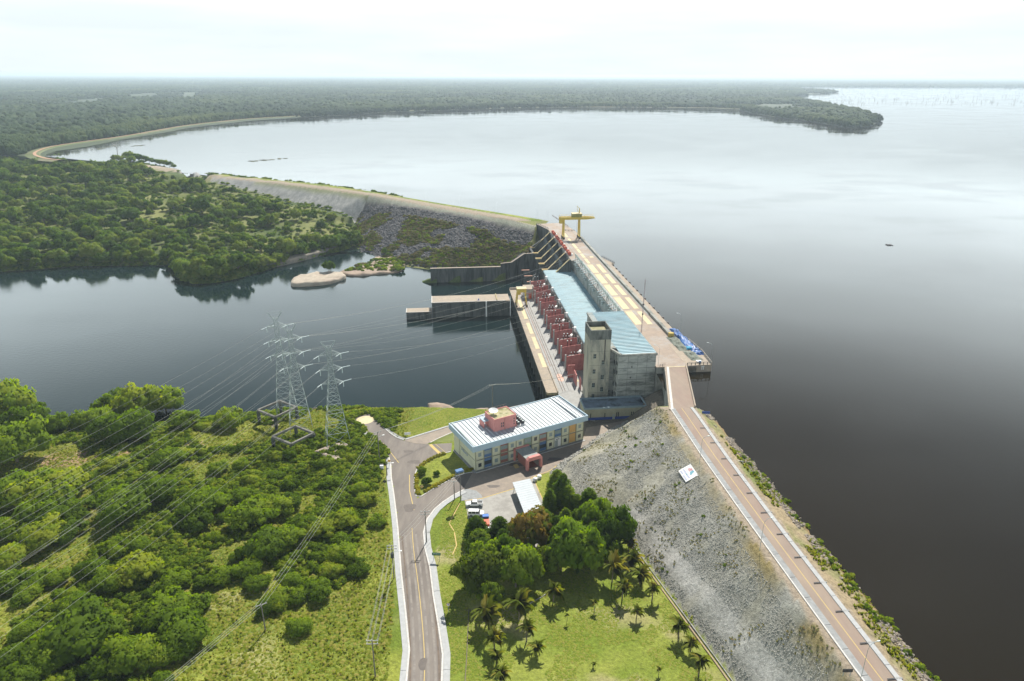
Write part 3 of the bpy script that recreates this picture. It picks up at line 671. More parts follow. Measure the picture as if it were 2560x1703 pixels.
# spillway piers
PS = [487.3, 469.8, 454.6, 440.6, 425.6, 409.3]
for i, s in enumerate(PS):
    b = MB(); prof = [(82.2,-4),(82.2,26.7),(81.0,26.7),(70.2,16.2),(67.0,16.0),(66.6,-4)]
    vs = [(t, s-1.0, z) for t, z in prof] + [(t, s+1.0, z) for t, z in prof]; n = len(prof)
    b._add(vs, [tuple(range(n)), tuple(range(n, 2*n))[::-1]] + [(k, n+k, n+(k+1)%n, (k+1)%n) for k in range(n)])
    D.part('pier', b, CONC_D)
    b = MB(); up = (0,1,0)
    b.bar((81.2,s,26.92),(70.2,s,16.3),2.0,.1,up=(0,0,1)); b.box(66.4,70.4,s-1.5,s+1.5,15.6,16.25); D.part('pier_coping', b, PIER_Y)
    b = MB(); b.box(66.9,69.8,s-1.0,s+1.0,16.26,16.32); D.part('pier_moss', b, mat('rusty_moss', (.36,.28,.07), (.25,.12,.06), 1.5))
for i in range(5):
    a, c = PS[i+1]+1, PS[i]-1
    b = MB(); b._add([(83,a,15),(83,c,15),(56,c,-3),(56,a,-3),(83,a,-6),(83,c,-6),(56,c,-6),(56,a,-6)], [(0,1,2,3),(0,4,5,1),(0,3,7,4),(1,5,6,2)]); D.part('chute', b, CONC_D)
    b = MB(); pr = [(77.5+2.0*math.cos(q)-2.2, 20+6.2*math.sin(q)) for q in np.linspace(-1.2, .9, 9)]
    b._add([(t, a, z) for t, z in pr]+[(t, c, z) for t, z in pr], [(k, k+1, 9+k+1, 9+k) for k in range(8)])
    for q in (.25,.5,.75): b.bar((74,a+(c-a)*q,15),(78,a+(c-a)*q,25),.3)
    D.part('radial_gate', b, mat('gate_grey_steel', (.12,.15,.17), (.09,.11,.12), 1))
    b = MB(); b.box(81.6,83.4,a,c,25.6,26.62); D.part('gate_bridge', b, CONC)
# gate hoists
h0 = None
for i, s in enumerate((479, 463, 448.5, 434.5, 420.5)):
    lab = ['farthest red drum gate hoist, beside the left leg of the big crane', 'second red drum gate hoist from the far end of the dam', 'middle red drum gate hoist above the spillway', 'fourth red drum gate hoist from the far end', 'nearest red drum gate hoist, next to the first switchyard frame'][i]
    if h0 is None:
        h0 = thing('gate_hoist', lab, 'hoist', S(82.8, s, 27), ROTZ, 'gate hoists along the spillway')
        MB().box(-1.0,1.2,-4.6,4.6,0,.25).build('base', CONC_L, h0)
        for q in (-2.6, 2.6): MB().tube([(-.1,q-.9,1.3),(-.1,q+.9,1.3)], 1.15, 14).build('drum', RED_P, h0)
        MB().box(-.6,.8,-.8,.8,.25,1.7).build('gearbox', STEEL, h0)
        MB().box(.8,1.8,-3.6,-2.4,0,1.3).build('control_cabinet', WHITE, h0)
        b = MB(); b.bar((-.1,-4.4,1.3),(-.1,4.4,1.3),.2)
        b.build('shaft', STEEL, h0)
    else: copy_tree(h0, S(82.8, s, 27), label=lab)

def railing(name, label, pts, m, h=1.1, step=2.2, group=None, cat='railing', w=.09):
    """posts and two rails along world points"""
    p0 = pts[0]; t = thing(name, label, cat, p0, 0, group)
    rel = [(p[0]-p0[0], p[1]-p0[1], p[2]-p0[2]) for p in pts]
    b = MB()
    for a, c in zip(rel[:-1], rel[1:]):
        for q in (h, h*.55): b.bar((a[0],a[1],a[2]+q),(c[0],c[1],c[2]+q), w)
    b.build('rail', m, t)
    b0 = None
    for a, c in zip(rel[:-1], rel[1:]):
        n = max(1, round(math.dist(a, c)/step))
        for k in range(n):
            q = (a[0]+(c[0]-a[0])*k/n, a[1]+(c[1]-a[1])*k/n, a[2]+(c[2]-a[2])*k/n)
            if b0 is None: b0 = MB().box(-w*.8,w*.8,-w*.8,w*.8,0,h).build('post', m, t); b0.location = q
            else: o = b0.copy(); COL.objects.link(o); o.location = q
    return t
RUST = mat('rusty_rail', (.20,.14,.11), (.12,.09,.08), 3)
railing('guard_railing', 'dark railing on top of the abutment wall at the far end of the deck', [S(76,517,27),S(82,496,27)], DARK, step=3, w=.14)
railing('guard_railing', 'rusty railing on the lake edge behind the big crane', [S(93,546,27),S(96,520,27),S(98,502,27)], RUST, step=3.5, w=.14)
railing('guard_railing', 'dark railing closing the deck end behind the yellow crane', [S(91,490,27),S(100,488,27)], DARK, step=2.2, w=.14)
railing('guard_railing', 'short dark railing around the far tip of the lake ledge', [S(102.9,414,26.2),S(105.2,406,26.2),S(107,398.5,26.2),S(105,396,26.2)], DARK, step=2.6, w=.13)
railing('guard_railing', 'dark railing along the near edge of the platform with tarps', [S(96.2,239.2,27),S(106.1,239.2,27)], DARK, step=1.6, w=.13)
railing('guard_railing', 'pale railing along the lake edge of the tarp platform', [S(106.2,239.2,27),S(107,252,27),S(105.9,265,27)], mat('pale_rail', (.42,.38,.32), (.3,.27,.24), 2), step=2.0, w=.16)
railing('guard_railing', 'short railing at the bridge corner beside the concrete block', [S(85.0,239,27),S(87.2,239,27)], DARK, step=1.2)

# bridge between deck and embankment
B = DT('approach_bridge', 'laterite-red road bridge joining the dam deck to the embankment road', 'bridge', 86, 220, 0)
b = MB(); b.prism([(77.0,202.6),(86.4,203.8),(95.4,238.8),(87.4,238.8)], 24.0, 26.96); B.part('deck', b, DAMROAD)
b = MB(); b.prism([(79.0,202.0),(87.2,203.2),(96.2,238.6),(88.6,238.6)], -2, 24.0); B.part('wall', b, CONC_D)
b = MB(); b.bar((76.9,202.6,27.0),(87.0,238.6,27.0),.5,.55); B.part('parapet', b, CONC_T, label='tan parapet on the powerhouse side')
b = MB(); b.bar((77.9,203,27.05),(88.0,238.6,27.05),.9,.12); B.part('footway', b, KERBW)
b = MB(); b.bar((86.3,203.6,27.2),(95.5,238.6,27.2),.45,.9); B.part('parapet', b, CONC_T, label='brown stained parapet on the lake side')
b = MB(); b.box(88.2,95.2,238.2,238.7,26.965,27.02); B.part('joint', b, CREAM)
b = MB()
for q in (.22,.5,.78): b.bar((79.0+9.0*q,203+35*q,18),(86.9+8.8*q,203+35*q,18),.1)
# wall beside the embankment head
b = MB(); b.prism([(77.2,202.2),(79.2,202.6),(88.4,238.4),(86.6,238.6)], 6, 26.6); B.part('retaining_wall', b, CONC)

# tarps, netting and clutter on the platform
def cloth(name, quad, z, m, bump, seed, n=14, label='', cat='tarpaulin'):
    r = np.random.default_rng(seed); b = MB(); vs = []; fs = []
    c0 = quad[0]
    for i in range(n+1):
        for j in range(n+1):
            u, v = i/n, j/n
            x = (quad[0][0]*(1-u)+quad[1][0]*u)*(1-v) + (quad[3][0]*(1-u)+quad[2][0]*u)*v
            y = (quad[0][1]*(1-u)+quad[1][1]*u)*(1-v) + (quad[3][1]*(1-u)+quad[2][1]*u)*v
            e = min(u, 1-u, v, 1-v)
            vs.append((x+r.uniform(-.15,.15), y+r.uniform(-.3,.3), z + bump*(mnoise.noise((x*.5, y*.35, seed))+.75)*min(1, e*6)+.02))
    for i in range(n):
        for j in range(n): fs.append((i*(n+1)+j, (i+1)*(n+1)+j, (i+1)*(n+1)+j+1, i*(n+1)+j+1))
    b._add(vs, fs); return dt_mesh(name, b, m, (c0[0], c0[1], z), label, cat)
TB = mat('blue_tarp', (.02,.11,.34), (.015,.08,.26), .7, rough=.45)
cloth('blue_tarp', [(101.6,256.5),(106.9,255.5),(104.9,280.8),(102.4,280.8)], 27.05, TB, 1.3, 3, label='large crumpled blue tarpaulin at the end of the lake ledge')
cloth('blue_tarp', [(102.4,249.2),(107.0,249.0),(106.9,256),(103.4,256)], 27.05, TB, 1.0, 9, label='smaller blue tarpaulin, nearest the platform corner')
cloth('light_blue_sheet', [(101.6,254.6),(104.2,254.8),(104.4,257.6),(101.2,257.4)], 27.3, mat('light_blue_sheet', (.03,.25,.42), (.08,.33,.5), 1), .6, 5, label='light blue sheet between the two blue tarpaulins')
NETM = mat('grey_green_net', (.12,.16,.13), (.2,.2,.17), 2.5, detail=8)
cloth('grey_net', [(98.3,254),(102.4,254),(102.3,271),(97.6,270.5)], 27.05, NETM, .9, 12, label='heap of grey-green netting left of the blue tarpaulin', cat='net')
cloth('grey_net', [(99.6,243.6),(104.6,243.6),(103.2,253.6),(99.2,253.6)], 27.05, NETM, .8, 17, label='heap of grey-green netting nearest the platform railing', cat='net')
D2 = DT('steel_frame_pile', 'dark steel frames heaped beside the end of the parapet beam', 'scrap', 101.5, 270.5, 27.04)
b = MB()
for k in range(9): b.bar((100.9+random.random()*2, 269.3+random.random()*3, 27.1+random.random()*.5),(101.2+random.random()*2, 269.3+random.random()*3.4, 27.2+random.random()),.16)
D2.part('bar', b, DARK)
dt_mesh('blue_drum', MB().cyl(101.9,240.6,27.06,28.1,.42,12), BLUE_W, (101.9,240.6,27.06), 'blue drum by the near platform railing', 'drum')
dt_mesh('white_crate', MB().box(101.0,102.9,241.4,242.7,27.06,27.6), WHITE, (101.9,242,27.06), 'white crate behind the blue drum on the platform', 'crate')
dt_mesh('white_mark', MB().box(102.1,102.35,238.86,238.95,25,26.6).box(102.75,103.0,238.86,238.95,25,26.6).box(101.9,103.2,238.86,238.95,26.3,26.55), WHITE, (102.6,238.9,25.8), 'white painted mark on the front face of the platform', 'mark')

# ================================================================== POWERHOUSE
HALL = DT('powerhouse_hall', 'long machine hall under a low blue ribbed roof beside the dam', 'building', 75, 350, 9)
b = MB(); b.box(66,85.4,289.6,414,-6,18.0); HALL.part('wall', b, mat('hall_wall', (.42,.41,.34), (.33,.33,.28), .6, c3=(.24,.25,.22), scale3=.3, stretch=(1,1,.4)))
b = MB(); n = 112
prof = [(65.6,18.3),(70,18.62),(76,18.75),(82,18.62),(85.9,18.3)]
vs = []; fs = []; sv_ = np.linspace(289.6,414.4,n*4+1)
for k, s in enumerate(sv_):
    dz = .16 if (k % 4) in (1,) else (.16 if (k % 4) == 2 else 0)
    vs += [(t, s, z+dz) for t, z in prof]
for k in range(len(sv_)-1):
    for q in range(4): fs.append((k*5+q, k*5+q+1, (k+1)*5+q+1, (k+1)*5+q))
b._add(vs, fs); b.box(65.5,66.1,289.6,414.4,17.6,18.25); b.box(85.3,86,289.6,414.4,17.6,18.25); b.box(65.5,86,413.9,414.5,17.2,18.6); HALL.part('roof', b, BLUE_R)
p0 = None
for s in np.arange(293, 413, 5.5):
    b = MB(); b.box(65.35,66.0,s,s+.9,9,17.9)
    if p0 is None: p0 = HALL.part('pilaster', b, CONC); ps0 = s
    else: o = p0.copy(); COL.objects.link(o); o.location = (0, s-ps0, 0)
p0 = None
for s in (398.3,375.3,352.5,330.1,308.1):
    b = MB(); b.cyl(65.0,s,17.2,18.9,.55,10); b.cyl(65.0,s,18.9,19.2,.7,10); b.box(64.8,66,s-.3,s+.3,16.6,17.3)
    if p0 is None: p0 = HALL.part('vent', b, WHITE); ps0 = s
    else: o = p0.copy(); COL.objects.link(o); o.location = (0, s-ps0, 0)
w0 = None
for s in np.arange(295, 412, 5.5):
    b = MB(); b.box(65.9,66.06,s+.4,s+3.8,13.2,15.4)
    if w0 is None: w0 = HALL.part('window', b, GLASSY); ps0 = s
    else: o = w0.copy(); COL.objects.link(o); o.location = (0, s-ps0, 0)

BLK = DT('erection_hall', 'tall weathered concrete hall with pale blue ribbed roof at the near end', 'building', 75, 265, 9)
CONC_B = mat('stained_block_concrete', (.38,.39,.36), (.27,.29,.27), .9, c3=(.10,.11,.105), scale3=.30, stretch=(.35,1,1), bump=.3)
b = MB(); b.prism([(69.6,240.2),(83.6,240.2),(83.6,290.5),(66.8,290.5),(66.8,247.5),(69.6,247.5)], 8.9, 31.6); b.box(68.6,69.7,240.2,247.6,8.9,31.4); BLK.part('wall', b, CONC_B)
b = MB()
for z in np.arange(11.6, 31, 2.45): b.box(68.55,83.65,240.13,240.2,z,z+.1); b.box(83.6,83.66,240.2,290,z,z+.1)
for t in (72.4,76.2,80): b.box(t,t+.06,240.14,240.2,9,31.5)
BLK.part('formwork_joint', b, CONC_D)
b = MB(); b.box(66.5,69,247.0,290.8,31.6,32.5); b.box(83.2,84.0,240.0,290.8,31.6,32.4); b.box(66.5,84,290.3,291,31.6,32.5); b.box(69.2,84,239.8,240.4,31.6,32.4); b.prism([(66.5,247),(69.2,239.8),(70.0,240.2),(67.2,247.2)],31.6,32.4); BLK.part('parapet', b, CONC)
r0 = None
for k in range(33):
    s = 240.5 + k*1.515
    if s+1.515 > 290.5: break
    t0 = 69.2 if s < 247 else 67.0
    b = MB(); zA = 32.3; b._add([(t0,s,zA),(83.5,s,zA+.25),(83.5,s+1.15,zA+.25),(t0,s+1.15,zA),(t0,s+1.2,zA+.26),(83.5,s+1.2,zA+.51),(83.5,s+1.45,zA+.51),(t0,s+1.45,zA+.26),(t0,s+1.515,zA),(83.5,s+1.515,zA+.25)],
        [(0,1,2,3),(3,2,5,4),(4,5,6,7),(7,6,9,8)])
    BLK.part('roof_panel', b, BLUE_R)
b = MB(); b.box(73.8,74.25,240.1,240.25,26.6,27.2); b.box(73.5,73.95,240.1,240.25,22.0,22.6); BLK.part('vent_hole', b, DARK)
for z in (28.5, 24.6, 19.4, 15.2):
    b = MB(); b.box(68.45,68.62,241.5,243.4,z-1.4,z); b.box(68.45,68.62,244.8,246.6,z-2.6,z-1.0); BLK.part('side_window', b, GLASSY)

TW = DT('stair_tower', 'tall square stair tower with plants growing on its open top', 'tower', 62, 250, 9)
CONC_W = mat('tower_concrete', (.42,.39,.30), (.33,.32,.26), .5, c3=(.16,.17,.155), scale3=.22, stretch=(1,1,.3), bump=.2)
b = MB()
x0, x1, y0, y1 = 58.1, 66.3, 245, 255.4
b.box(x0,x1,y0,y1,8.9,39.0); TW.part('wall', b, CONC_W)
CB = mat('mould_black_concrete', (.17,.18,.165), (.10,.11,.10), .8, c3=(.06,.065,.06), scale3=.5, stretch=(1,1,.3))
b = MB(); b.box(x0-.06,x0+.35,y0-.06,y1+.06,37.0,41); b.box(x1-.35,x1+.06,y0-.06,y1+.06,37.0,41); b.box(x0+.35,x1-.35,y0-.06,y0+.35,37.0,41); b.box(x0+.35,x1-.35,y1-.35,y1+.06,37.0,41); TW.part('parapet', b, CB)
b = MB(); b.box(x0+.35,x1-.35,y0+.35,y1-.35,39.0,39.2); TW.part('roof_slab', b, mat('mossy_slab', (.35,.32,.2), (.2,.2,.1), .7))
for i, (t, z) in enumerate([(60.1,29.2),(63.6,26.4),(60.1,22.6),(63.6,20.0),(60.1,16.6),(63.6,14.6),(60.1,11.6),(63.6,9.6)][:8]):
    b = MB(); b.box(t-.55,t+.55,244.88,244.98,z,z+1.75); w = TW.part('window', b, GLASSY)
    b = MB(); b.box(t-.55,t+.55,244.84,244.875,z+.82,z+.92); b.box(t-.04,t+.04,244.84,244.875,z,z+1.75); b.box(t-.65,t+.65,244.84,244.98,z-.12,z); TW.part('frame', b, STEEL_G, parent=w)
b = MB(); b.tube([(64.0,244.8,28),(64.0,244.8,37)],.16,6); TW.part('downpipe', b, DARK)
b = MB(); b.box(x0-.03,x1+.03,244.95,244.99,14,14.08); b.box(x0,x1,244.95,244.99,20,20.08); b.box(x0,x1,244.95,244.99,26,26.08); b.box(x0,x1,244.95,244.99,32,32.08); b.box(61.9,61.97,244.95,244.99,9,37); TW.part('formwork_joint', b, CB)
b = MB(); b.box(x1+.0,x1+2.4,247.6,255,8.9,31); TW.part('link_wall', b, CONC_W)

# blue-footed annex in front
AN = DT('annex_building', 'low grey-beige annex with blue plinth at the foot of the tall concrete hall', 'building', 64, 234, 9)
b = MB(); b.prism([(53.9,231.2),(77.2,231.2),(78.4,232.6),(78.4,239.9),(53.9,239.9)], 10.1, 13.7); AN.part('wall', b, mat('grey_beige_paint', (.34,.34,.26), (.28,.28,.22), .6))
b = MB(); b.prism([(53.8,231.1),(77.3,231.1),(78.5,232.5),(78.5,239.9),(53.8,239.9)], 8.9, 10.1); AN.part('plinth', b, mat('royal_blue_plinth', (.03,.07,.32), (.03,.06,.26), .6))
b = MB(); b.box(53.6,78.6,230.9,231.4,13.7,14.4); b.box(53.6,54.1,231.4,240,13.7,14.4); b.box(78.1,78.6,231.4,240,13.7,14.4); b.box(53.6,78.6,239.6,240.1,13.7,14.4); AN.part('parapet', b, mat('pale_blue_grey', (.26,.34,.38), (.22,.29,.33), .8))
b = MB(); b.box(54.1,78.1,231.4,239.6,13.68,13.78); AN.part('roof_slab', b, mat('shadow_blotched_roof', (.20,.26,.31), (.12,.16,.19), .3, c3=(.012,.012,.015), scale3=.12))  # near-black blotches paint the shadow lying on this roof
for t in (55.0,56.1,61.7,66.4,67.1,72.3,73.0,76.4):
    b = MB(); b.box(t,t+.3,231.05,231.16,10.1,11.9); AN.part('window', b, GLASSY)
b = MB(); b.box(64.9,65.9,231.0,231.12,9.05,11.2); AN.part('door', b, STEEL)

# ================================================================== TAILRACE DECK AND YARD
TD = DT('tailrace_deck', 'tan concrete deck on piers above the tailrace water', 'deck', 45, 330, 0)
b = MB(); b.box(43.2,47.9,256.5,406.5,8.2,9.25); TD.part('slab', b, CONC_T)
b = MB(); b.box(43.0,43.4,256.5,406.5,9.25,9.55); b.box(47.7,48.1,256.5,284,9.0,9.7); TD.part('edge_beam', b, CONC_T)
b = MB(); b.box(43.3,49.8,405.6,406.5,9.25,10.2); TD.part('end_wall', b, CONC_T)
p0 = None
for s in np.arange(260, 405, 7.3):
    b = MB(); b.box(43.25,44.6,s,s+1.3,-5,8.2)
    if p0 is None: p0 = TD.part('pier', b, CONC_D); ps0 = s
    else: o = p0.copy(); COL.objects.link(o); o.location = (0, s-ps0, 0)
b = MB(); b.box(46.6,47.9,257,406,-5,8.2); TD.part('back_wall', b, CONC_D)
for s0 in (384.5,366.8,343.6,322.6,300.2):
    b = MB(); b.box(45.5,47.4,s0-16.6,s0,9.25,9.30); TD.part('cream_slab', b, CREAM)
YD = DT('transformer_yard', 'grey concrete yard between the tailrace deck and the machine hall', 'yard', 56, 330, 0, kind='structure')
b = MB(); b.box(48.1,66.3,284,413,-6,8.98); b.prism([(48.1,257.8),(66.3,257.8),(66.3,284),(48.1,284)],-6,8.98); YD.part('slab', b, CONC_L)
b = MB(); b.prism([(46.5,236),(58,230),(58.0,258),(48.1,258)],8.7,9.045); YD.part('apron', b, CONC_L)
b = MB()
for t in (50.2, 51.3): b.box(t-.09,t+.09,258,404,8.98,9.1)
o = YD.part('rail', b, RUST)
b = MB(); b.box(49.2,49.32,285,404,8.98,9.16); YD.part('cable_duct', b, mat('orange_line', (.45,.2,.12), (.35,.18,.12), 2))
b = MB(); b.box(55.2,55.35,258,290,8.98,9.03); b.box(52.9,53.05,258,300,8.98,9.03); YD.part('rail_groove', b, DARK)
b = MB(); b.sheet([(51.6+1.5*math.cos(a), 272+4.2*math.sin(a)) for a in np.linspace(0,2*PI,24)[:-1]], 9.0); YD.part('painted_ring', b, mat('faded_orange_paint', (.62,.32,.22), (.5,.42,.38), .8, lo=.3, hi=.7))
b = MB(); b.box(57.0,59.0,267,269,8.98,9.05); YD.part('cream_cover', b, CREAM)
# fire walls: two per bay
fw0 = None
FW = [279.0]
for k in range(5): FW += [290.2+22*k, 300.2+22*k] if k < 5 else []
FW = [279.0,290.2,299.3,311.3,320.6,333.6,342.4,356.6,364.4,377.6,386.6,398.5]
names = ['nearest', 'second', 'third', 'fourth', 'fifth', 'sixth', 'seventh', 'eighth', 'ninth', 'tenth', 'eleventh', 'farthest']
for i, s in enumerate(FW):
    lab = f'{names[i]} oxide-red fire wall along the machine hall' + (' counted from the stair tower' if 0 < i < 11 else (', beside the stair tower' if i == 0 else ', behind the concrete hut'))
    if fw0 is None:
        fw0 = thing('fire_wall', lab, 'wall', S(60, s, 9), ROTZ, 'red fire walls between the transformers')
        prof = [(-4.6,0),(4.3,0),(4.3,8.0),(2.2,8.0),(-4.6,7.0)]
        b = MB(); n = len(prof); b._add([(x,-.16,z) for x,z in prof]+[(x,.16,z) for x,z in prof], [tuple(range(n)), tuple(range(n,2*n))[::-1]]+[(k,(k+1)%n+0 if 0 else n+k,n+(k+1)%n,(k+1)%n) for k in range(n)])
        b.build('panel', PINK, fw0)
        MB().box(-5.2,-4.6,-.45,.45,0,7.9).build('column', CONC_L, fw0)
        MB().box(4.3,4.9,-.4,.4,0,8.8).build('column', CONC_L, fw0)
    else: copy_tree(fw0, S(60, s, 9), label=lab)
# low walls nearer
lw = DT('screen_wall', 'low red screen walls around the lines terminal near the stair tower', 'wall', 57, 262, 9)
for (t0,t1,s0,s1,h) in ((54.8,58,271.5,271.9,6.0),(56.8,57.15,262.5,268.2,5.2),(56.8,58,268.2,268.5,4.6),(58.0,58.05,258,262,5.0)):
    b = MB(); b.box(t0,t1,s0,s1,9,9+h); lw.part('panel', b, PINK)
# transformers
tr0 = None
for i, s in enumerate((284.4, 305.2, 327.0, 349.4, 371.0, 392.4)):
    lab = f'{["nearest","second","third","fourth","fifth","farthest"][i]} grey transformer between red fire walls' + (' from the stair tower' if 0 < i < 5 else '')
    if tr0 is None:
        tr0 = thing('transformer', lab, 'transformer', S(60.3, s, 9), ROTZ, 'transformers in the yard bays')
        MB().box(-2.6,2.6,-1.6,1.6,.4,4.6).build('tank', mat('transformer_grey', (.30,.32,.33), (.24,.26,.27), 2), tr0)
        for x in (-2.9, 2.65): MB().box(x,x+.25,-1.5,1.5,.9,4.2).build('radiator', STEEL, tr0)
        MB().tube([(2.0,-.4,6.6),(3.0,1.9,6.6)], .62, 12).build('conservator', WHITE, tr0)
        for x in (-1.7,-.3,1.1):
            bs = MB().cyl(x,-.6,4.6,6.9,.14,8).build('bushing', mat('brown_bushing', (.10,.05,.045), (.07,.04,.04), 3), tr0)
            MB().cyl(x,-.6,6.9,7.15,.2,8).build('cap', PORC, bs)
        b = MB()
        for z in (4.7,): b.bar((-2.4,1.2,z),(2.4,1.2,z),.3)
        b.build('pipe', STEEL, tr0)
    else: copy_tree(tr0, S(60.3, s, 9), label=lab)
# surge arrester posts with lines in front of the bays
ar0 = None
for i, s in enumerate(FW[1:]):
    for dt_ in (1.6, 4.4):
        lab = f"dark bushing post on the {names[i+1]} red fire wall, {'outer' if dt_ < 2 else 'inner'} of its pair"
        pos = S(57.0+dt_*.6, s+.2, 16.4)
        if ar0 is None:
            ar0 = thing('surge_arrester', lab, 'insulator', pos, ROTZ, 'bushings standing on the fire walls')
            MB().cyl(0,0,0,2.6,.17,8).build('post', mat('brown_bushing2', (.10,.05,.045), (.07,.04,.04), 3), ar0)
            MB().cyl(0,0,2.6,2.95,.26,8).build('cap', PORC, ar0)
        else: copy_tree(ar0, pos, label=lab)
# concrete hut with the small crane beside it
HT = DT('concrete_hut', 'concrete hut with stained flat roof behind the small yellow crane', 'building', 52.8, 391, 9)
b = MB(); b.box(50.2,56.2,387,395.6,9,14.6); HT.part('wall', b, CONC_L)
b = MB(); b.box(50.0,56.4,386.7,395.9,14.6,15.0); HT.part('roof', b, CONC_T)
b = MB(); b.box(52.6,54.4,386.85,387,9,11.8); HT.part('door', b, RED_P)
b = MB(); b.box(50.6,55.8,386.8,387,12.2,12.6); HT.part('band', b, SALMON)

def gantry(name, label, cat, loc):
    return thing(name, label, cat, loc, ROTZ)
g = gantry('tailrace_gantry_crane', 'small yellow portal crane on the tailrace deck', 'crane', S(46.6, 374.6, 9.25))
for sx, sy in ((-2.9,-2.6),(3.1,-2.6),(-2.9,2.6),(3.1,2.6)):
    b = MB(); b.bar((sx,sy,.6),(sx*.72,sy*.6,8.4),.55); b.build('leg', YELLOW, g)
for sx in (-2.9,3.1):
    b = MB(); b.box(sx-.45,sx+.45,-3.6,3.6,.15,.8); b.build('bogie', DARK, g)
    b = MB(); b.bar((sx*.8,-1.7,4.6),(sx*.8,1.7,4.6),.3); b.build('tie', YELLOW, g)
MB().box(-2.6,2.8,-2.1,2.1,8.2,10.2).build('girder_box', YELLOW, g)
MB().box(-2.75,2.95,-2.25,2.25,10.2,10.4).build('roof', CREAM, g)
MB().box(-1.9,-.4,-1.2,.6,6.6,8.2).build('cab', YELLOW, g)
b = MB(); b.bar((.2,0,8.2),(.2,0,4.2),.1); b.build('hoist_rope', DARK, g)
g = gantry('intake_gantry_crane', 'big yellow gantry crane with cantilever arm on the dam deck', 'crane', S(93, 467, 27))
for sx in (-5.6, 5.7):
    for sy in (-2.9, 2.9):
        b = MB(); b.bar((sx,sy,1.2),(sx*.97,sy*.55,13.2),.95,.75); b.build('leg', YELLOW, g)
        b = MB(); b.box(sx-.6,sx+.6,sy-1.3,sy+1.3,.16,1.3); b.build('bogie', DARK, g)
    b = MB(); b.bar((sx,-3.2,1.5),(sx,3.2,1.5),.7); b.build('sill_beam', YELLOW, g)
for sy in (-1.6,1.6):
    b = MB(); b.box(-8.6,10.5,sy-.35,sy+.35,13.2,15.0); b._add([(10.5,sy-.35,13.2),(10.5,sy+.35,13.2),(16.2,sy+.35,13.9),(16.2,sy-.35,13.9),(10.5,sy-.35,15.0),(10.5,sy+.35,15.0),(16.2,sy+.35,14.6),(16.2,sy-.35,14.6)],[(0,3,2,1),(4,5,6,7),(0,1,5,4),(1,2,6,5),(2,3,7,6),(3,0,4,7)])
    b.build('girder', YELLOW, g)
MB().box(-8.5,-5.2,-1.5,1.5,10.6,13.2).build('cab', YELLOW, g)
MB().box(.2,6.8,-2.4,2.4,15.0,17.2).build('machinery_house', mat('crane_dark_olive', (.28,.27,.08), (.2,.2,.07), 1), g)  # machinery house in a darker olive than the crane yellow
MB().box(0,7,-2.6,2.6,17.2,17.45).build('roof', CREAM, g)
b = MB(); b.bar((5.6,.6,15),(5.6,.6,20.6),.55); b.bar((5.6,.6,20.4),(3.7,.6,22.3),.25); b.bar((5.6,.6,17.6),(3.9,.6,19.8),.22); b.bar((3.7,.6,22.3),(4.4,.6,18),.16); b.build('jib', YELLOW, g)
b = MB()
for x in np.arange(-8.4, 16.2, 1.8): b.bar((x,1.9,15),(x,1.9,16.1),.09)
b.bar((-8.4,1.9,16.1),(16.1,1.9,16.1),.09); b.bar((-8.4,-1.9,16.1),(16.1,-1.9,16.1),.09)
b.build('handrail', YELLOW, g)
for x in (-8.8, -7.4): MB().bar((x,-1.2,15.0),(x-.9,-1.2,16.6),.6,.2).build('floodlight', WHITE, g)
b = MB(); b.bar((4.0,0,13.2),(4.0,0,4),.08); b.build('hoist_rope', DARK, g)

# switchyard frames along the dam edge
sf0 = None
for i, s in enumerate((397.5, 375.5, 353.5, 331.5, 309.5)):
    lab = f'{["farthest","second","middle","fourth","nearest"][i]} galvanised line-terminal frame above the machine hall roof'
    if sf0 is None:
        sf0 = thing('terminal_frame', lab, 'frame', S(84.6, s, 27), ROTZ, 'terminal frames along the dam edge')
        for y in (-7.5, 0, 7.5):
            b = MB()
            for dx in (-.55,.55):
                b.bar((dx,y-.4,-6),(dx,y-.4,3.2),.13); b.bar((dx,y+.4,-6),(dx,y+.4,3.2),.13)
            for k in range(9): z = -6+k; b.bar((-.55,y-.4,z),(.55,y+.4,z+1),.07); b.bar((.55,y-.4,z),(-.55,y+.4,z+1),.07)
            b.build('post', STEEL_G, sf0)
        for z in (3.0, -1.2):
            b = MB(); b.bar((-.5,-10.5,z),(-.5,10.5,z),.16); b.bar((.5,-10.5,z),(.5,10.5,z),.16); b.bar((-.5,-10.5,z+.8),(-.5,10.5,z+.8),.12)
            for k in range(21): y = -10.5+k; b.bar((-.5,y,z),(.5,y+.5,z),.07); b.bar((-.5,y,z),(-.5,y+.5,z+.8),.07); b.bar((-.5,y+.5,z+.8),(-.5,y+1,z),.07)
            b.build('beam', STEEL_G, sf0)
        for y in (-6,-2,2):
            MB().tube([(-.6,y,2.6),(-3.3,y-.6,1.9)], .19, 6).build('insulator_string', PORC, sf0)
            MB().bar((-.6,y+1.2,-1.4),(-2.6,y+.9,-1.0),.3).build('insulator_string', PORC, sf0)
        MB().box(-1.5,-.7,-3.5,-1.5,-3.4,-2.4).build('platform', STEEL, sf0)
        for y in (-6.1,-3.6): MB().cyl(.9,y,0,2.9,.19,8).build('tall_bushing', mat('brown_bushing3', (.12,.07,.06), (.08,.05,.045), 3), sf0)
    else: copy_tree(sf0, S(84.6, s, 27), label=lab)
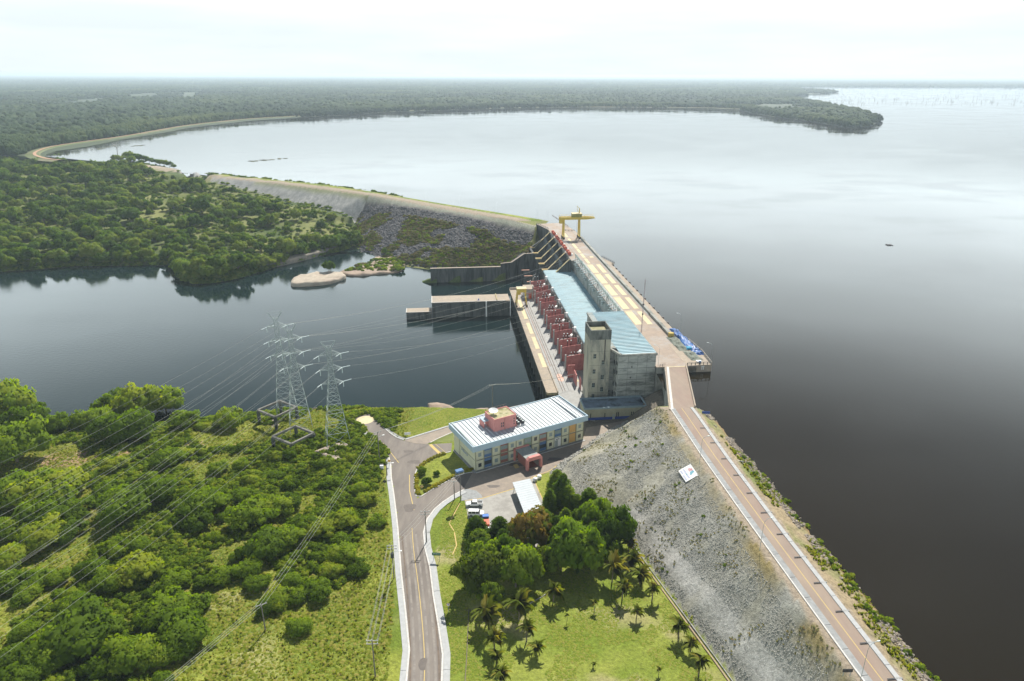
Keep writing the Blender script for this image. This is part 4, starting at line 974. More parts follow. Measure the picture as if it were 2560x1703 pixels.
# red and white lattice mast
g = thing('radio_mast', 'thin lattice mast on the deck behind the tall concrete hall', 'mast', S(87.6, 274, 27), ROTZ)
b = MB()
for k in range(3):
    a = 2*PI*k/3; b.bar((.22*math.cos(a),.22*math.sin(a),0),(.16*math.cos(a),.16*math.sin(a),25.5),.08)
for k in range(34):
    a = 2*PI*k/3; a2 = a+2*PI/3; b.bar((.2*math.cos(a),.2*math.sin(a),k*.75),(.2*math.cos(a2),.2*math.sin(a2),k*.75+.75),.05)
b.build('lattice', mat('mast_paint', (.42,.40,.40), (.30,.2,.2), .5), g)
b = MB()
for z in (14.0, 9.5): b.box(-.3,.3,-.3,.3,z,z+.6)
b.build('antenna', DARK, g)

# ================================================================== TAILRACE WALLS
g = DT('guide_wall', 'wide tan-topped guide wall running out between spillway and tailrace', 'wall', 18, 389, 0)
b = MB(); b.box(-5,41,383.2,396,-5,9.2); g.part('body', b, CONC_D)
b = MB(); b.box(-5.15,41,383.0,396.1,9.2,9.5); g.part('top_slab', b, CONC_T)
b = MB(); b.box(-5.2,-4.7,383,396.1,9.5,9.62); b.box(-4.7,38,383,383.5,9.5,9.62); g.part('white_edge', b, KERBW)
b = MB(); b.box(26.5,27.3,382.4,382.9,-.5,9.4); g.part('gauge_board', b, WHITE)
b = MB(); b.box(33.2,33.7,383.6,395.8,9.5,10.1); g.part('cross_wall', b, PIER_Y)
b = MB(); b.box(22.3,22.9,385.2,385.5,9.5,10.5); b.box(21.6,23.6,384.9,385.2,9.5,9.6); g.part('blue_signboard', b, mat('sign_blue', (.05,.1,.4), (.05,.1,.36), 1))
g = DT('low_guide_wall', 'lower tan-topped step at the outer end of the guide wall', 'wall', -13, 385, 0)
b = MB(); b.box(-20,-5.15,381.8,389.2,-5,4.3); g.part('body', b, CONC_D)
b = MB(); b.box(-20.1,-5.15,381.6,389.3,4.3,4.5); g.part('top_slab', b, CONC_T)
b = MB(); b.box(-20.2,-19.8,381.6,389.3,4.5,4.6); b.box(-19.8,-6,381.6,382.0,4.5,4.6); g.part('white_edge', b, KERBW)
g = DT('training_wall', 'dark stained training wall between the rockfill and the spillway basin', 'wall', 18, 458, 0)
b = MB(); b.box(-6,42.6,456.8,458.6,-5,10.0); b.prism([(42.6,456.8),(50.4,459.4),(60.2,466.6),(67.5,468),(67.5,486.5),(65.9,486.5),(65.9,469.8),(59.4,468.4),(49.8,461.0),(42.6,458.6)], -5, [12.2,12.2,16.2,16.2,16,16,16.2,16.2,12.2,12.2]); g.part('body', b, CONC_D)
b = MB(); b.box(-6.1,42.7,456.5,458.4,10.0,10.25); b.bar((42.4,457.6,12.3),(50.2,460.2,12.3),1.2,.25); b.bar((50.2,460.2,12.3),(59.8,467.4,16.3),1.2,.25); b.bar((59.8,467.4,16.3),(66.6,468.6,16.3),1.2,.25); g.part('coping', b, CONC_T)
g = DT('divider_walls', 'short dark divider piers rising from the spillway basin', 'wall', 58, 426, 0)
for s in (449, 434.5, 421):
    b = MB(); b.box(56.0,61.4,s-.7,s+.7,-5,9.4); p = g.part('pier', b, CONC_D)
    b = MB(); b.box(56.0,61.4,s-.75,s+.75,9.4,9.6); g.part('coping', b, mat('rust_coping', (.42,.2,.14), (.3,.2,.15), 2), parent=p)

# ================================================================== CONTROL BUILDING
CB_RZ = math.atan2(220.8-199.1, 25.9+12.2); CBL = 43.9; CBD = 16.2
cb = thing('control_building', 'two-storey cream office building with coloured panels and white ribbed roof', 'building', (-12.2, 199.1, 9), CB_RZ)
MB().box(0,CBL,0,CBD,0,8.4).build('wall', CREAM_W, cb)
MB().box(-.5,CBL+.5,-1.1,0,-.05,.16).build('plinth_walk', WALKG, cb); MB().box(-.9,-.0,-1.1,CBD,-.05,.17).build('plinth_walk', WALKG, cb)
MB().box(-.3,16.2,-1.32,-1.1,-.05,.2).build('white_kerb', KERBW, cb); MB().box(23.6,CBL+.6,-1.32,-1.1,-.05,.2).build('white_kerb', KERBW, cb)
up = 'C B C R C C G C R C B C O C'.split(); lo = 'C B C R C R B C B C W C O C'.split()
cmap = dict(C=CREAM_W, B=BLUE_W, R=BROWN_W, G=GREEN_W, O=ORANGE_W, W=WHITE)
wcol = CBL/14
lab = dict(B='blue facade panel', R='brown facade panel', G='sage green facade panel', O='orange facade panel', W='white doorway panel')
for row, (zz, codes) in enumerate(((4.35, up), (.35, lo))):
    for i, cde in enumerate(codes):
        x0 = i*wcol; d = .22 if cde == 'C' else .08
        b = MB(); b.box(x0+.12,x0+wcol-.12,-d,0,zz,zz+(3.75 if row == 0 else 3.8)); p = b.build('facade_panel', cmap[cde], cb)
        if cde in lab: p['label'] = lab[cde]
        if cde in 'BRG':
            w = MB().box(x0+.2,x0+wcol-.2,-d-.05,-d,zz+1.15,zz+2.55).build('window', GLASSY if row and cde == 'B' else GLASS_L, p)
        elif cde == 'C':
            dark = (row == 1 and i in (0,9,11,13)) or (row == 0 and i in (7,))
            w = MB().box(x0+1.0,x0+2.2,-d-.05,-d,zz+1.0,zz+2.5).build('window', GLASSY if dark else GLASS_L, p)
            MB().box(x0+.9,x0+2.3,-d-.12,-d,zz+2.5,zz+2.62).build('sill', CREAM_W, p)
        elif cde == 'W':
            MB().box(x0+.5,x0+1.7,-d-.06,-d,zz-.2,zz+2.6).build('door', STEEL, p); MB().box(x0+.8,x0+2.2,-d-.3,-d,zz+3.0,zz+3.1).build('lamp_shelf', DARK, p)
        if cde == 'C' or row == 1:
            MB().box(x0+.25,x0+wcol-.25,-d-.16,-d,zz+3.62,zz+3.78).build('ledge', mat('ledge_grey', (.2,.21,.18), (.16,.17,.15), 1), p)
for i in range(15): MB().box(i*wcol-.09,i*wcol+.09,-.4,0,0,8.3).build('fin', mat('olive_fin', (.30,.31,.22), (.25,.26,.18), 1), cb)
for y in (CBD-4.2,): MB().box(-.25,0,y,CBD+.1,0,8.4).build('side_panel', CREAM_W, cb)
MB().box(-.1,0,.4,CBD-4.6,4.0,4.1).build('band', mat('ledge_grey', (.2,.21,.18)), cb)
# faded blue lettering on the end wall: unreadable strokes at this size
rr = random.Random(4)
for row, (z0, y0, n, h) in enumerate(((6.3, 5.2, 5, 1.15), (2.9, 5.6, 5, .8))):
    b = MB()
    for k in range(n):
        y = y0 + 4.9 - k*1.05
        b.box(-.07,-.02,y,y+.16,z0,z0+h)
        if k % 2: b.box(-.07,-.02,y-.55,y,z0+h*.85,z0+h)
        if k % 3: b.box(-.07,-.02,y-.55,y,z0,z0+h*.16)
        if k != 2: b.box(-.07,-.02,y-.55,y-.4,z0+h*.3,z0+h)
        b.box(-.07,-.02,y-.5,y,z0+h*.42,z0+h*.56)
    b.build('wall_lettering', mat('faded_blue_letter', (.14,.22,.4), (.2,.28,.42), 1), cb)
# roof: fascia all round, ribbed sheets sloping to the front
O_ = 1.0
b = MB(); b.box(-O_-.6,CBL+O_,-O_-.6,-O_-.3,8.7,10.5); b.box(-O_-.6,CBL+O_,CBD+1.0,CBD+1.3,8.7,10.5); b.box(-O_-.6,-O_-.3,-O_-.3,CBD+1.0,8.7,10.5); b.box(CBL+O_-.3,CBL+O_,-O_-.3,CBD+1.0,8.7,10.5)
b.box(-O_-.6,CBL+O_,-O_-.6,CBD+1.3,8.4,8.7); b.build('fascia', FASCIA, cb)
sh0 = None; step = 1.46; x = -O_-.2; k = 0
while x + step < CBL+O_-.2:
    if sh0 is None:
        b = MB(); b._add([(0,-1.2,9.75),(0,CBD+.9,10.25),(step-.32,CBD+.9,10.25),(step-.32,-1.2,9.75),(step-.26,-1.2,9.98),(step-.26,CBD+.9,10.48),(step-.06,CBD+.9,10.48),(step-.06,-1.2,9.98),(step,-1.2,9.75),(step,CBD+.9,10.25)],
            [(0,3,2,1),(3,4,5,2),(4,7,6,5),(7,8,9,6)])
        sh0 = b.build('roof_sheet', WHITE_R, cb); sh0.location = (x,0,0)
    else: o = sh0.copy(); COL.objects.link(o); o.location = (x,0,0)
    x += step
MB().box(CBL-3.2,CBL-2.7,-1,CBD+.8,10.4,10.62).build('ridge_cap', STEEL, cb); MB().box(-.6,-.2,-1,CBD+.8,10.35,10.55).build('ridge_cap', STEEL, cb)
# pink penthouse with planted roof
MB().box(10.0,18.6,4.9,12.0,9.9,14.4).build('penthouse', SALMON, cb)
MB().box(10.2,18.4,5.1,11.8,14.4,14.5).build('penthouse_roof', mat('mossy_penthouse', (.30,.27,.12), (.42,.38,.26), .8, c3=(.13,.15,.05), scale3=.6), cb)
b = MB()
for (xa,xb,ya,yb) in ((9.95,18.65,4.85,5.1),(9.95,18.65,11.8,12.05),(9.95,10.2,5.1,11.8),(18.4,18.65,5.1,11.8)): b.box(xa,xb,ya,yb,14.4,14.75)
b.build('penthouse_parapet', SALMON, cb)
for xx in (12.6,13.3):
    for z0 in (11.2,12.2): MB().box(xx,xx+.35,4.8,4.9,z0,z0+.7).build('penthouse_window', GLASSY, cb)
for xx in (17.6,):
    for z0 in (11.0,12.0,13.0): MB().box(xx,xx+.3,4.8,4.9,z0,z0+.6).build('penthouse_window', GLASSY, cb)
MB().box(14.0,14.06,4.8,4.9,10,14.4).build('joint', BROWN_W, cb)
b = MB(); b.tube([(11.8,9.0,14.5),(11.8,9.0,15.4)],.12,6); b.build('dish_mount', STEEL, cb)
dv = []; df = []; n = 20
for r_, z_ in ((0,15.45),(.9,15.6),(1.7,16.1)):
    for k in range(n): dv.append((11.8+r_*math.cos(2*PI*k/n)+z_*0, 9.0+r_*math.sin(2*PI*k/n)*.95, z_+ .25*math.sin(2*PI*k/n)*r_/1.7))
for q in range(2):
    for k in range(n): df.append((q*n+k,q*n+(k+1)%n,(q+1)*n+(k+1)%n,(q+1)*n+k))
b = MB(); b._add(dv, df); b.build('satellite_dish', WHITE, cb)
b = MB()
for xx in np.arange(10.2,18.5,1.2): b.bar((xx,11.9,14.7),(xx,11.9,15.7),.07)
b.bar((10.2,11.9,15.7),(18.5,11.9,15.7),.07); b.build('roof_railing', RUST, cb)
MB().box(8.0,10.0,9.0,12.4,12.4,12.65).build('side_roof', FASCIA, cb); MB().box(8.0,8.2,9.0,12.4,9.9,12.4).build('side_wall', SALMON, cb)
ac0 = None
for ix, (xx, yy) in enumerate([(19.6+q*.0, 5.0+q*1.15) for q in range(7)] + [(21.4, 5.0+q*1.15) for q in range(7)]):
    if ac0 is None:
        ac0 = thing('air_conditioner', 'dark outdoor air-conditioning unit in the double row beside the pink penthouse', 'air conditioner', (0,0,0), CB_RZ, 'air-conditioning units on the white roof')
        MB().box(-.5,.5,-.36,.36,.25,1.15).build('casing', mat('ac_grey', (.07,.075,.08), (.05,.05,.055), 3), ac0); MB().cyl(0,0,1.15,1.25,.3,12).build('fan', STEEL, ac0)
        MB().box(-.55,.55,-.4,.4,0,.25).build('stand', STEEL, ac0); a_ = ac0
    else: a_ = copy_tree(ac0)
    v = Matrix.Rotation(CB_RZ, 4, 'Z') @ Vector((xx, yy, 0)); a_.location = (-12.2+v.x, 199.1+v.y, 9+10.05+ (yy/17)*.5)
MB().box(18.9,22.3,4.2,13,10.15,10.3).build('unit_platform', WHITE, cb)
# entrance canopy
cn = thing('entrance_canopy', 'salmon-pink entrance portal with grey sheet roof in front of the office', 'canopy', (-12.2, 199.1, 9), CB_RZ)
b = MB(); b._add([(15.0,-.1,4.4),(20.4,-.1,4.4),(20.9,-7.6,3.9),(15.5,-7.6,3.9),(15.0,-.1,4.6),(20.4,-.1,4.6),(20.9,-7.6,4.1),(15.5,-7.6,4.1)],[(0,1,2,3),(7,6,5,4),(0,3,7,4),(1,5,6,2),(0,4,5,1),(3,2,6,7)]); b.build('roof_sheet', mat('canopy_grey', (.32,.34,.32), (.25,.27,.26), .8), cn)
def arch(b, x0, x1, y0, y1, h, t=.7, cut=.9):
    out = [(x0,0),(x0,h-cut),(x0+cut,h),(x1-cut,h),(x1,h-cut),(x1,0)]; inn = [(x0+t,0),(x0+t,h-1.35),(x0+t+.0,h-1.35),(x1-t,h-1.35),(x1-t,h-1.35),(x1-t,0)]
    vs = [(p[0],y,p[1]) for y in (y0,y1) for p in out+inn]; fs = []
    for k in range(5):
        fs += [(k,k+1,6+k+1,6+k),(12+k,18+k,18+k+1,12+k+1),(k,12+k,12+k+1,k+1),(6+k,6+k+1,18+k+1,18+k)]
    b._add(vs, fs)
b = MB(); arch(b, 15.2,21.2,-8.7,-7.5,4.9); b.build('portal', SALMON, cn)
b = MB(); b.box(14.6,15.2,-.9,-.1,0,4.9); b.box(14.6,20.6,-.9,-.1,4.3,4.9); b.build('rear_beam', SALMON, cn)
b = MB(); b.box(15.9,16.1,-7.5,-1,0.05,3.2); b.build('side_wall', BROWN_W, cn)
b = MB(); b.box(16.1,20.2,-7.4,-1,.03,.1); b.build('floor', mat('red_tiles', (.22,.07,.05), (.17,.06,.045), 1), cn)
b = MB(); b.sheet([(12.6,-5.2),(14.2,-5.2),(14.6,-2.8),(13.0,-2.8)], .05); b.sheet([(23.0,-3.5),(24.6,-3.5),(24.9,-1.6),(23.3,-1.6)], .05); b.build('yellow_floor_mark', LINE_Y, cn)

# ------------------------------------------------------------------ carport
cpx = (Vector((6.1,190.5)) - Vector((.3,187.7))); cpl = Vector((10.4,170.4)) - Vector((6.1,190.5))
rz = math.atan2(cpx.y, cpx.x)
cp = thing('carport', 'long carport with white corrugated roof beside the parking lot', 'carport', (.3,187.7,9), rz)
W_, L_ = 6.3, 21.6; sk = math.tan(math.atan2(cpl.x, -cpl.y) - 0)
k0 = None
M2 = Matrix.Rotation(-rz, 3, 'Z'); dl = M2 @ Vector((cpl.x, cpl.y, 0)); dl /= dl.length
NS = 18; s_ = L_/NS
for k in range(NS):
    b = MB(); ys = [(k*s_, 0), (k*s_+s_*.7, 0), (k*s_+s_*.8, .035), (k*s_+s_*.95, .035), ((k+1)*s_, 0)]
    vs = []
    for q, dz in ys: vs += [(dl.x*q, dl.y*q, 3.05+dz), (W_+dl.x*q, dl.y*q, 2.75+dz)]
    b._add(vs, [(2*j, 2*j+2, 2*j+3, 2*j+1) for j in range(4)]); b._add([(v[0],v[1],v[2]-.12) for v in vs], [(2*j, 2*j+1, 2*j+3, 2*j+2) for j in range(4)])
    b.build('roof_sheet', mat('carport_white', (.38,.42,.45), (.33,.37,.40), .3, rough=.5), cp)
for k in range(6):
    q = .6 + k*(L_-1.2)/5
    for xx in (.4, W_-.4):
        b = MB(); b.bar((xx+dl.x*q, dl.y*q, 0),(xx+dl.x*q, dl.y*q, 2.85),.16); b.build('post', STEEL, cp)
    b = MB(); b.bar((.2+dl.x*q, dl.y*q, 2.85),(W_-.2+dl.x*q, dl.y*q, 2.62),.14,.2); b.build('beam', STEEL, cp)

# ------------------------------------------------------------------ vehicles
RUB = mat('tyre_rubber', (.02,.02,.02), (.03,.03,.03), 4); CARW = mat('car_white', (.78,.79,.78), (.74,.75,.74), .5, rough=.25, spec=.6)
def body_shell(b, prof, w, taper=.0):
    n = len(prof); vs = [(x, -w, z) for x, z in prof] + [(x, w, z) for x, z in prof]
    b._add(vs, [tuple(range(n)), tuple(range(n,2*n))[::-1]] + [(k, n+k, n+(k+1)%n, (k+1)%n) for k in range(n)])
def wheels(t, xs, w):
    for x in xs:
        for y in (-w, w):
            o = MB().tube([(x,y-.12,.38),(x,y+.12,.38)],.38,14).build('wheel', RUB, t); MB().tube([(x,y-.125,.38),(x,y+.125,.38)],.2,10).build('rim', STEEL, o)
def pickup(loc, rz, label):
    t = thing('pickup_truck', label, 'pickup truck', loc, rz)
    b = MB(); body_shell(b, [(-2.6,.45),(-2.6,1.05),(.35,1.05),(.35,1.1),(1.45,1.08),(2.45,.95),(2.6,.75),(2.6,.4)], .88); b.build('body', CARW, t)
    b = MB(); b._add([(-1.0,-.84,1.06),(1.15,-.84,1.06),(1.15,.84,1.06),(-1.0,.84,1.06),(-.75,-.68,1.72),(.55,-.68,1.72),(.55,.68,1.72),(-.75,.68,1.72)],[(4,5,6,7)]); b._add([(-.8,-.7,1.7),(.6,-.7,1.7),(.6,.7,1.7),(-.8,.7,1.7),(-.8,-.7,1.76),(.6,-.7,1.76),(.6,.7,1.76),(-.8,.7,1.76)],[(0,3,2,1),(4,5,6,7),(0,1,5,4),(1,2,6,5),(2,3,7,6),(3,0,4,7)]); b.build('cab_roof', CARW, t)
    b = MB(); v=[(-.95,-.82,1.06),(1.15,-.82,1.06),(1.15,.82,1.06),(-.95,.82,1.06),(-.78,-.69,1.7),(.58,-.69,1.7),(.58,.69,1.7),(-.78,.69,1.7)]; b._add(v,[(0,1,5,4),(1,2,6,5),(2,3,7,6),(3,0,4,7)]); b.build('window', GLASSY, t)
    b = MB(); b.box(-2.45,-1.05,-.72,.72,1.055,1.07); b.build('bed_floor', mat('bed_grey', (.2,.2,.2)), t)
    b = MB(); b.box(-2.6,-1.0,-.88,-.78,1.05,1.3); b.box(-2.6,-1.0,.78,.88,1.05,1.3); b.box(-2.6,-2.5,-.78,.78,1.05,1.3); b.bar((-1.05,-.8,1.7),(-2.5,-.8,1.3),.06); b.build('bed_side', CARW, t)
    wheels(t, (-1.6,1.65), .82)
    for y in (-.62,.62): MB().box(2.55,2.63,y-.18,y+.18,.62,.8).build('headlight', GLASS_L, t)
    return t
def suv(loc, rz, label, m=CARW, name='suv', cat='suv'):
    t = thing(name, label, cat, loc, rz)
    b = MB(); body_shell(b, [(-2.4,.42),(-2.4,1.05),(1.1,1.08),(2.2,1.0),(2.4,.78),(2.4,.4)], .88); b.build('body', m, t)
    b = MB(); b.box(-2.3,.75,-.72,.72,1.74,1.84); b.build('roof', m, t)
    b = MB(); v=[(-2.4,-.84,1.05),(1.2,-.84,1.05),(1.2,.84,1.05),(-2.4,.84,1.05),(-2.28,-.71,1.76),(.72,-.71,1.76),(.72,.71,1.76),(-2.28,.71,1.76)]; b._add(v,[(0,1,5,4),(1,2,6,5),(2,3,7,6),(3,0,4,7)]); b.build('window', GLASSY, t)
    for x in (-1.3,-.15): 
        b = MB(); b.bar((x,-.85,1.05),(x,-.72,1.76),.1); b.bar((x,.85,1.05),(x,.72,1.76),.1); b.build('pillar', m, t)
    wheels(t, (-1.5,1.5), .82)
    for y in (-.62,.62): MB().box(2.33,2.43,y-.18,y+.18,.65,.83).build('headlight', GLASS_L, t)
    return t
pickup((-11.5,179.4,9.04), PI+.03, 'white pickup truck, first in the row at the edge of the lot')
suv((-10.7,174.4,9.04), -.02, 'white long-roofed suv parked between the pickup and the red truck')
t = thing('flatbed_truck', 'small truck with blue cab top and red-orange box half hidden by trees', 'truck', (-7.6,170.2,9.04), PI/2+.1)
b = MB(); body_shell(b, [(.6,.5),(.6,2.1),(1.9,2.1),(2.3,1.3),(2.35,.5)], .92); b.build('cab', mat('truck_blue', (.04,.16,.5), (.03,.13,.42), 1, rough=.35), t)
b = MB(); b.box(-2.4,.5,-.95,.95,.8,1.5); b.build('cargo_box', mat('truck_red', (.55,.09,.03), (.48,.08,.03), 1, rough=.4), t)
MB().box(2.0,2.36,-.8,.8,1.25,1.9).build('windscreen', GLASSY, t); wheels(t, (-1.5,1.5), .85)
suv((-6.9,165.4,9.04), .05, 'white car mostly hidden by trees behind the small truck', CARW, 'parked_car', 'car')
b = MB(); b.box(-.6,.6,-.8,.8,0,.05)
for i, p in enumerate([(3.9+4.9,196.1-1.6),(10.2,196.0)]):
    dt_ = MB().cyl(0,0,0,1.1,.75,14).build('water_tank', WHITE, None, True); dt_.location = (p[0]-1.0,p[1]-1.2,9.02); tag(dt_, ['white round water tank, nearer the carport corner', 'white round water tank, farther from the carport roof'][i], 'water tank')
b = MB()
for y in (182.0,176.6,171.6): b.bar((-14.4+(182-y)*.17,y,9.06),(-9.4+(182-y)*.1,y+.4,9.06),.14,.02)
tag(b.build('parking_bay_line', KERBW), kind='structure')

# ================================================================== POLES, PYLONS, WIRES
def pole(x, y, z, h, label, arms=1, rz=0., lean=0, lamp=False, xf=False, name='utility_pole', aw=1.3):
    t = thing(name, label, 'utility pole', (x,y,z), rz)
    MB().cyl(0,0,-.3,h,.17,8,.11).build('pole', WOODP, t)
    for k in range(arms):
        q = h-.25-k*.9; MB().bar((-aw,0,q),(aw,0,q),.13,.16).build('crossarm', CONC_L, t)
        for xx in (-aw*.9,-aw*.1,aw*.85): MB().cyl(xx,0,q+.08,q+.34,.06,6).build('insulator', PORC, t)
    if lamp: MB().bar((0,0,h-2.2),(1.9,.1,h-1.9),.09).build('lamp_arm', STEEL, t); MB().box(1.7,2.5,-.05,.3,h-2.02,h-1.86).build('lamp_head', WHITE, t)
    if xf: MB().cyl(0,-.45,h-3.6,h-2.2,.42,12).build('pole_transformer', mat('pole_tx', (.06,.07,.07)), t)
    return t
p1 = pole(-46.0,206.5,9,10.9,'dark pole on the verge left of the road junction',1,.6,lamp=True)
p2 = pole(-59.2,127.9,hz(-59.2,127.9),8.0,'lone dark pole standing in the lower left field',1,.5)
p3 = pole(-24.3,161.4,9.1,10.6,'pole on the right sidewalk casting its shadow over the road',2,.1)
p4 = pole(-31.2,146.5,9,10.6,'pole with transformer on the left verge of the access road',2,.05,lamp=True,xf=True)
p5 = pole(-30.2,114.5,9,10.6,'pole with double crossarm at the bottom edge of the photo',2,.05)
p6 = pole(-16.0,182.1,9,10.6,'taller dark pole at the parking lot corner topped by blue-grey gear',2,.5,aw=1.5)
MB().box(-1.4,.9,-.8,.6,10.7,11.3).build('switch_gear', mat('blue_gear', (.12,.22,.4), (.1,.18,.32), 2), p6)
p7 = pole(-18.0,182.6,9,6.8,'shorter thin pole left of the parking lot corner',1,.1,aw=.9)
xx, yy, _ = P(1231, 1024, 9); p8 = pole(xx,yy,8.8,11.2,'pole with a short crossarm standing behind the office building',1,.3)
p9 = pole(-41.6,196.2,9,6.6,'short lamp post beside the left sidewalk above the junction',0,.2,lamp=True,name='lamp_pole')

def wire(a, c, sag=2.0, r=.024, lab='thin overhead wire', group='overhead wires', n=10):
    pts = []
    for k in range(n+1):
        t = k/n; pts.append((a[0]+(c[0]-a[0])*t, a[1]+(c[1]-a[1])*t, a[2]+(c[2]-a[2])*t - sag*4*t*(1-t)))
    o3 = pts[0]; b = MB(); b.tube([(p[0]-o3[0],p[1]-o3[1],p[2]-o3[2]) for p in pts], r, 4, cap=False)
    o = b.build('overhead_wire', WIRE); o.location = o3; tag(o, lab, 'wire', group); return o
def ptop(p, xx, h): 
    v = p.matrix_basis @ Vector((xx, 0, h)); return tuple(v)
bpy.context.view_layer.update()
DL = 'pale distribution wire between the pole by the junction and the pole in the field'
for xx in (-1.17,-.13,1.1):
    a = ptop(p1, xx, 11); c = ptop(p2, xx, 8.1)
    wire(a, c, 1.2, .028, DL, 'three wires crossing the field')
    e = (c[0]-34, c[1]-62, c[2]+0.5); wire(c, e, .8, .04, 'pale wire leaving the field pole towards the bottom edge', 'wires leaving the field pole')
    a8 = ptop(p8, xx, 11.3); wire(a, a8, 1.6, .035, 'pale wire spanning from the junction pole to the pole behind the office', 'wires to the pole behind the office')
    wire(a8, S(55.6+xx*.3, 263, 14.5), 1.2, .035, 'pale wire from the pole behind the office to the red terminal walls', 'wires to the red terminal walls')
for lv, hh in ((0, 10.4), (1, 9.5)):
    for xx in (-1.17,-.13,1.1):
        wire(ptop(p4, xx, hh), ptop(p5, xx, hh), .7, .026, 'pale roadside wire along the left verge', 'wires along the left verge')
        if lv == 0: wire(ptop(p4, xx, hh), ptop(p3, xx, hh), .5, .03, 'thin wire crossing the access road', 'wires crossing the road')
        if lv == 0: wire(ptop(p3, xx, hh), ptop(p6, xx, hh), .6, .03, 'thin wire beside the curved sidewalk to the lot corner', 'wires to the lot corner')

def pylon(name, label, loc, rz, h, base=5.2):
    t = thing(name, label, 'pylon', loc, rz, 'lattice transmission towers on the river bank')
    def hw(z): return base*(1-z/(h*.72))*.5 + .75*min(1, z/(h*.72)) if z < h*.72 else .75
    lv = [0, h*.14, h*.26, h*.36, h*.45, h*.53, h*.61, h*.68, h*.75, h*.82, h*.89, h*.95]
    for sx, sy in ((-1,-1),(1,-1),(1,1),(-1,1)):
        b = MB()
        for a, c in zip(lv[:-1], lv[1:]): b.bar((sx*hw(a), sy*hw(a), a),(sx*hw(c), sy*hw(c), c), .12)
        b.build('leg', STEEL, t)
    b = MB(); cs = [(-1,-1),(1,-1),(1,1),(-1,1)]
    for a, c in zip(lv[:-1], lv[1:]):
        for k in range(4):
            p, q = cs[k], cs[(k+1)%4]; A, Cc = hw(a), hw(c)
            b.bar((p[0]*A,p[1]*A,a),(q[0]*Cc,q[1]*Cc,c),.075); b.bar((q[0]*A,q[1]*A,a),(p[0]*Cc,p[1]*Cc,c),.075); b.bar((p[0]*Cc,p[1]*Cc,c),(q[0]*Cc,q[1]*Cc,c),.1)
    b.build('bracing', STEEL, t)
    tips = []
    for k, zz in enumerate((h*.60, h*.735, h*.87)):
        for sx in (-1, 1):
            b = MB(); tip = (sx*(3.9 if sx > 0 else 3.6), 0, zz+.1)
            for sy in (-1,1): b.bar((sx*.75,sy*.75,zz),tip,.11); b.bar((sx*.75,sy*.75,zz+1.6),tip,.1)
            b.bar((sx*2.0,-.4,zz+.05),(sx*2.0,.4,zz+.05),.08); b.bar((sx*1.5,.4,zz),(sx*2.4,-.2,zz+.6),.08); b.bar((sx*2.2,.3,zz),(sx*1.2,-.5,zz+1),.08)
            b.build('crossarm', STEEL, t); tips.append(tip)
            MB().cyl(tip[0],tip[1],tip[2]-2.1,tip[2]-.1,.12,6).build('insulator_string', PORC, t)
    b = MB()
    for sx in (-1,1):
        b.bar((sx*.75,0,h*.95),(sx*2.6,0,h),.1); b.bar((sx*.75,-.75,h*.93),(sx*2.6,0,h),.08); b.bar((sx*.75,.75,h*.93),(sx*2.6,0,h),.08)
    b.bar((-2.6,0,h),(2.6,0,h),.09); b.build('earthwire_peak', STEEL, t)
    return t, tips
pys = []
def ground_at(x, y): return hz(x, y)
for nm, lab, bx, by, h in (('lattice_pylon','tallest lattice pylon, farthest left, rising behind the square concrete frames',-91.0,247.5,44.5),
                       ('lattice_pylon','second lattice pylon, close right of the tallest and overlapping it',-81.2,233.2,42.5),
                       ('lattice_pylon','rightmost lattice pylon, beside the boulder near the road end',-63.6,219.5,39.8)):
    z = ground_at(bx, by)-.3
    pys.append((*pylon(nm, lab, (bx,by,z), .35, h, 8.6), z))
bpy.context.view_layer.update()
def Qp(X, Y, Z):
    Z -= CAM_Z; zc = Y*math.cos(PITCH)-Z*math.sin(PITCH); vc = Y*math.sin(PITCH)+Z*math.cos(PITCH)
    return 1280+F_PX*X/zc, 851.5-F_PX*vc/zc
EXITY = ((1251,1290,1195,1232,1120,1160),(1400,1430,1344,1392,1270,1310),(1550,1600,1470,1524,1392,1446))
# line directions: out to the next towers beyond the lower left, and in to the dam
for i, ((t, tips, z), sfr) in enumerate(zip(pys, ((375.5,397.5),(331.5,353.5),(309.5,309.5)))):
    for j, tp in enumerate(tips):
        A = t.matrix_basis @ Vector(tp)
        ax_, ay_ = Qp(*A); ye = EXITY[i][j]; far = P(-900, ay_ + (ye-ay_)*(ax_+900)/ax_, 30)
        d = (Vector(far)-A).normalized(); B1 = A + d*2.6
        o = MB().tube([(0,0,0), tuple(B1-A)], .12, 6).build('insulator_string', PORC, t); o.matrix_parent_inverse = t.matrix_basis.inverted(); o.location = A
        wire(tuple(B1), far, 4.5, .023, f"wire leaving the {['lowest','middle','top'][j//2]} {['left','right'][j%2]} arm of the {['tallest','second','rightmost'][i]} pylon over the left field", 'high-voltage wires over the left field', 14)
        if j % 2 == 1 or i < 2:
            tgt = Vector(S(81.6, sfr[0 if j < 3 else 1] + (j-2.5)*2.2, 30.2 + (j//2)*.2)) if i < 3 else None
            d = (tgt-A).normalized(); B2 = A + d*3.2
            o = MB().tube([(0,0,0), tuple(B2-A)], .12, 6).build('insulator_string', PORC, t); o.matrix_parent_inverse = t.matrix_basis.inverted(); o.location = A
            wire(tuple(B2), tuple(tgt), 5.0, .023, f"wire spanning the river from the {['lowest','middle','top'][j//2]} {['left','right'][j%2]} arm of the {['tallest','second','rightmost'][i]} pylon", 'high-voltage wires over the river', 14)
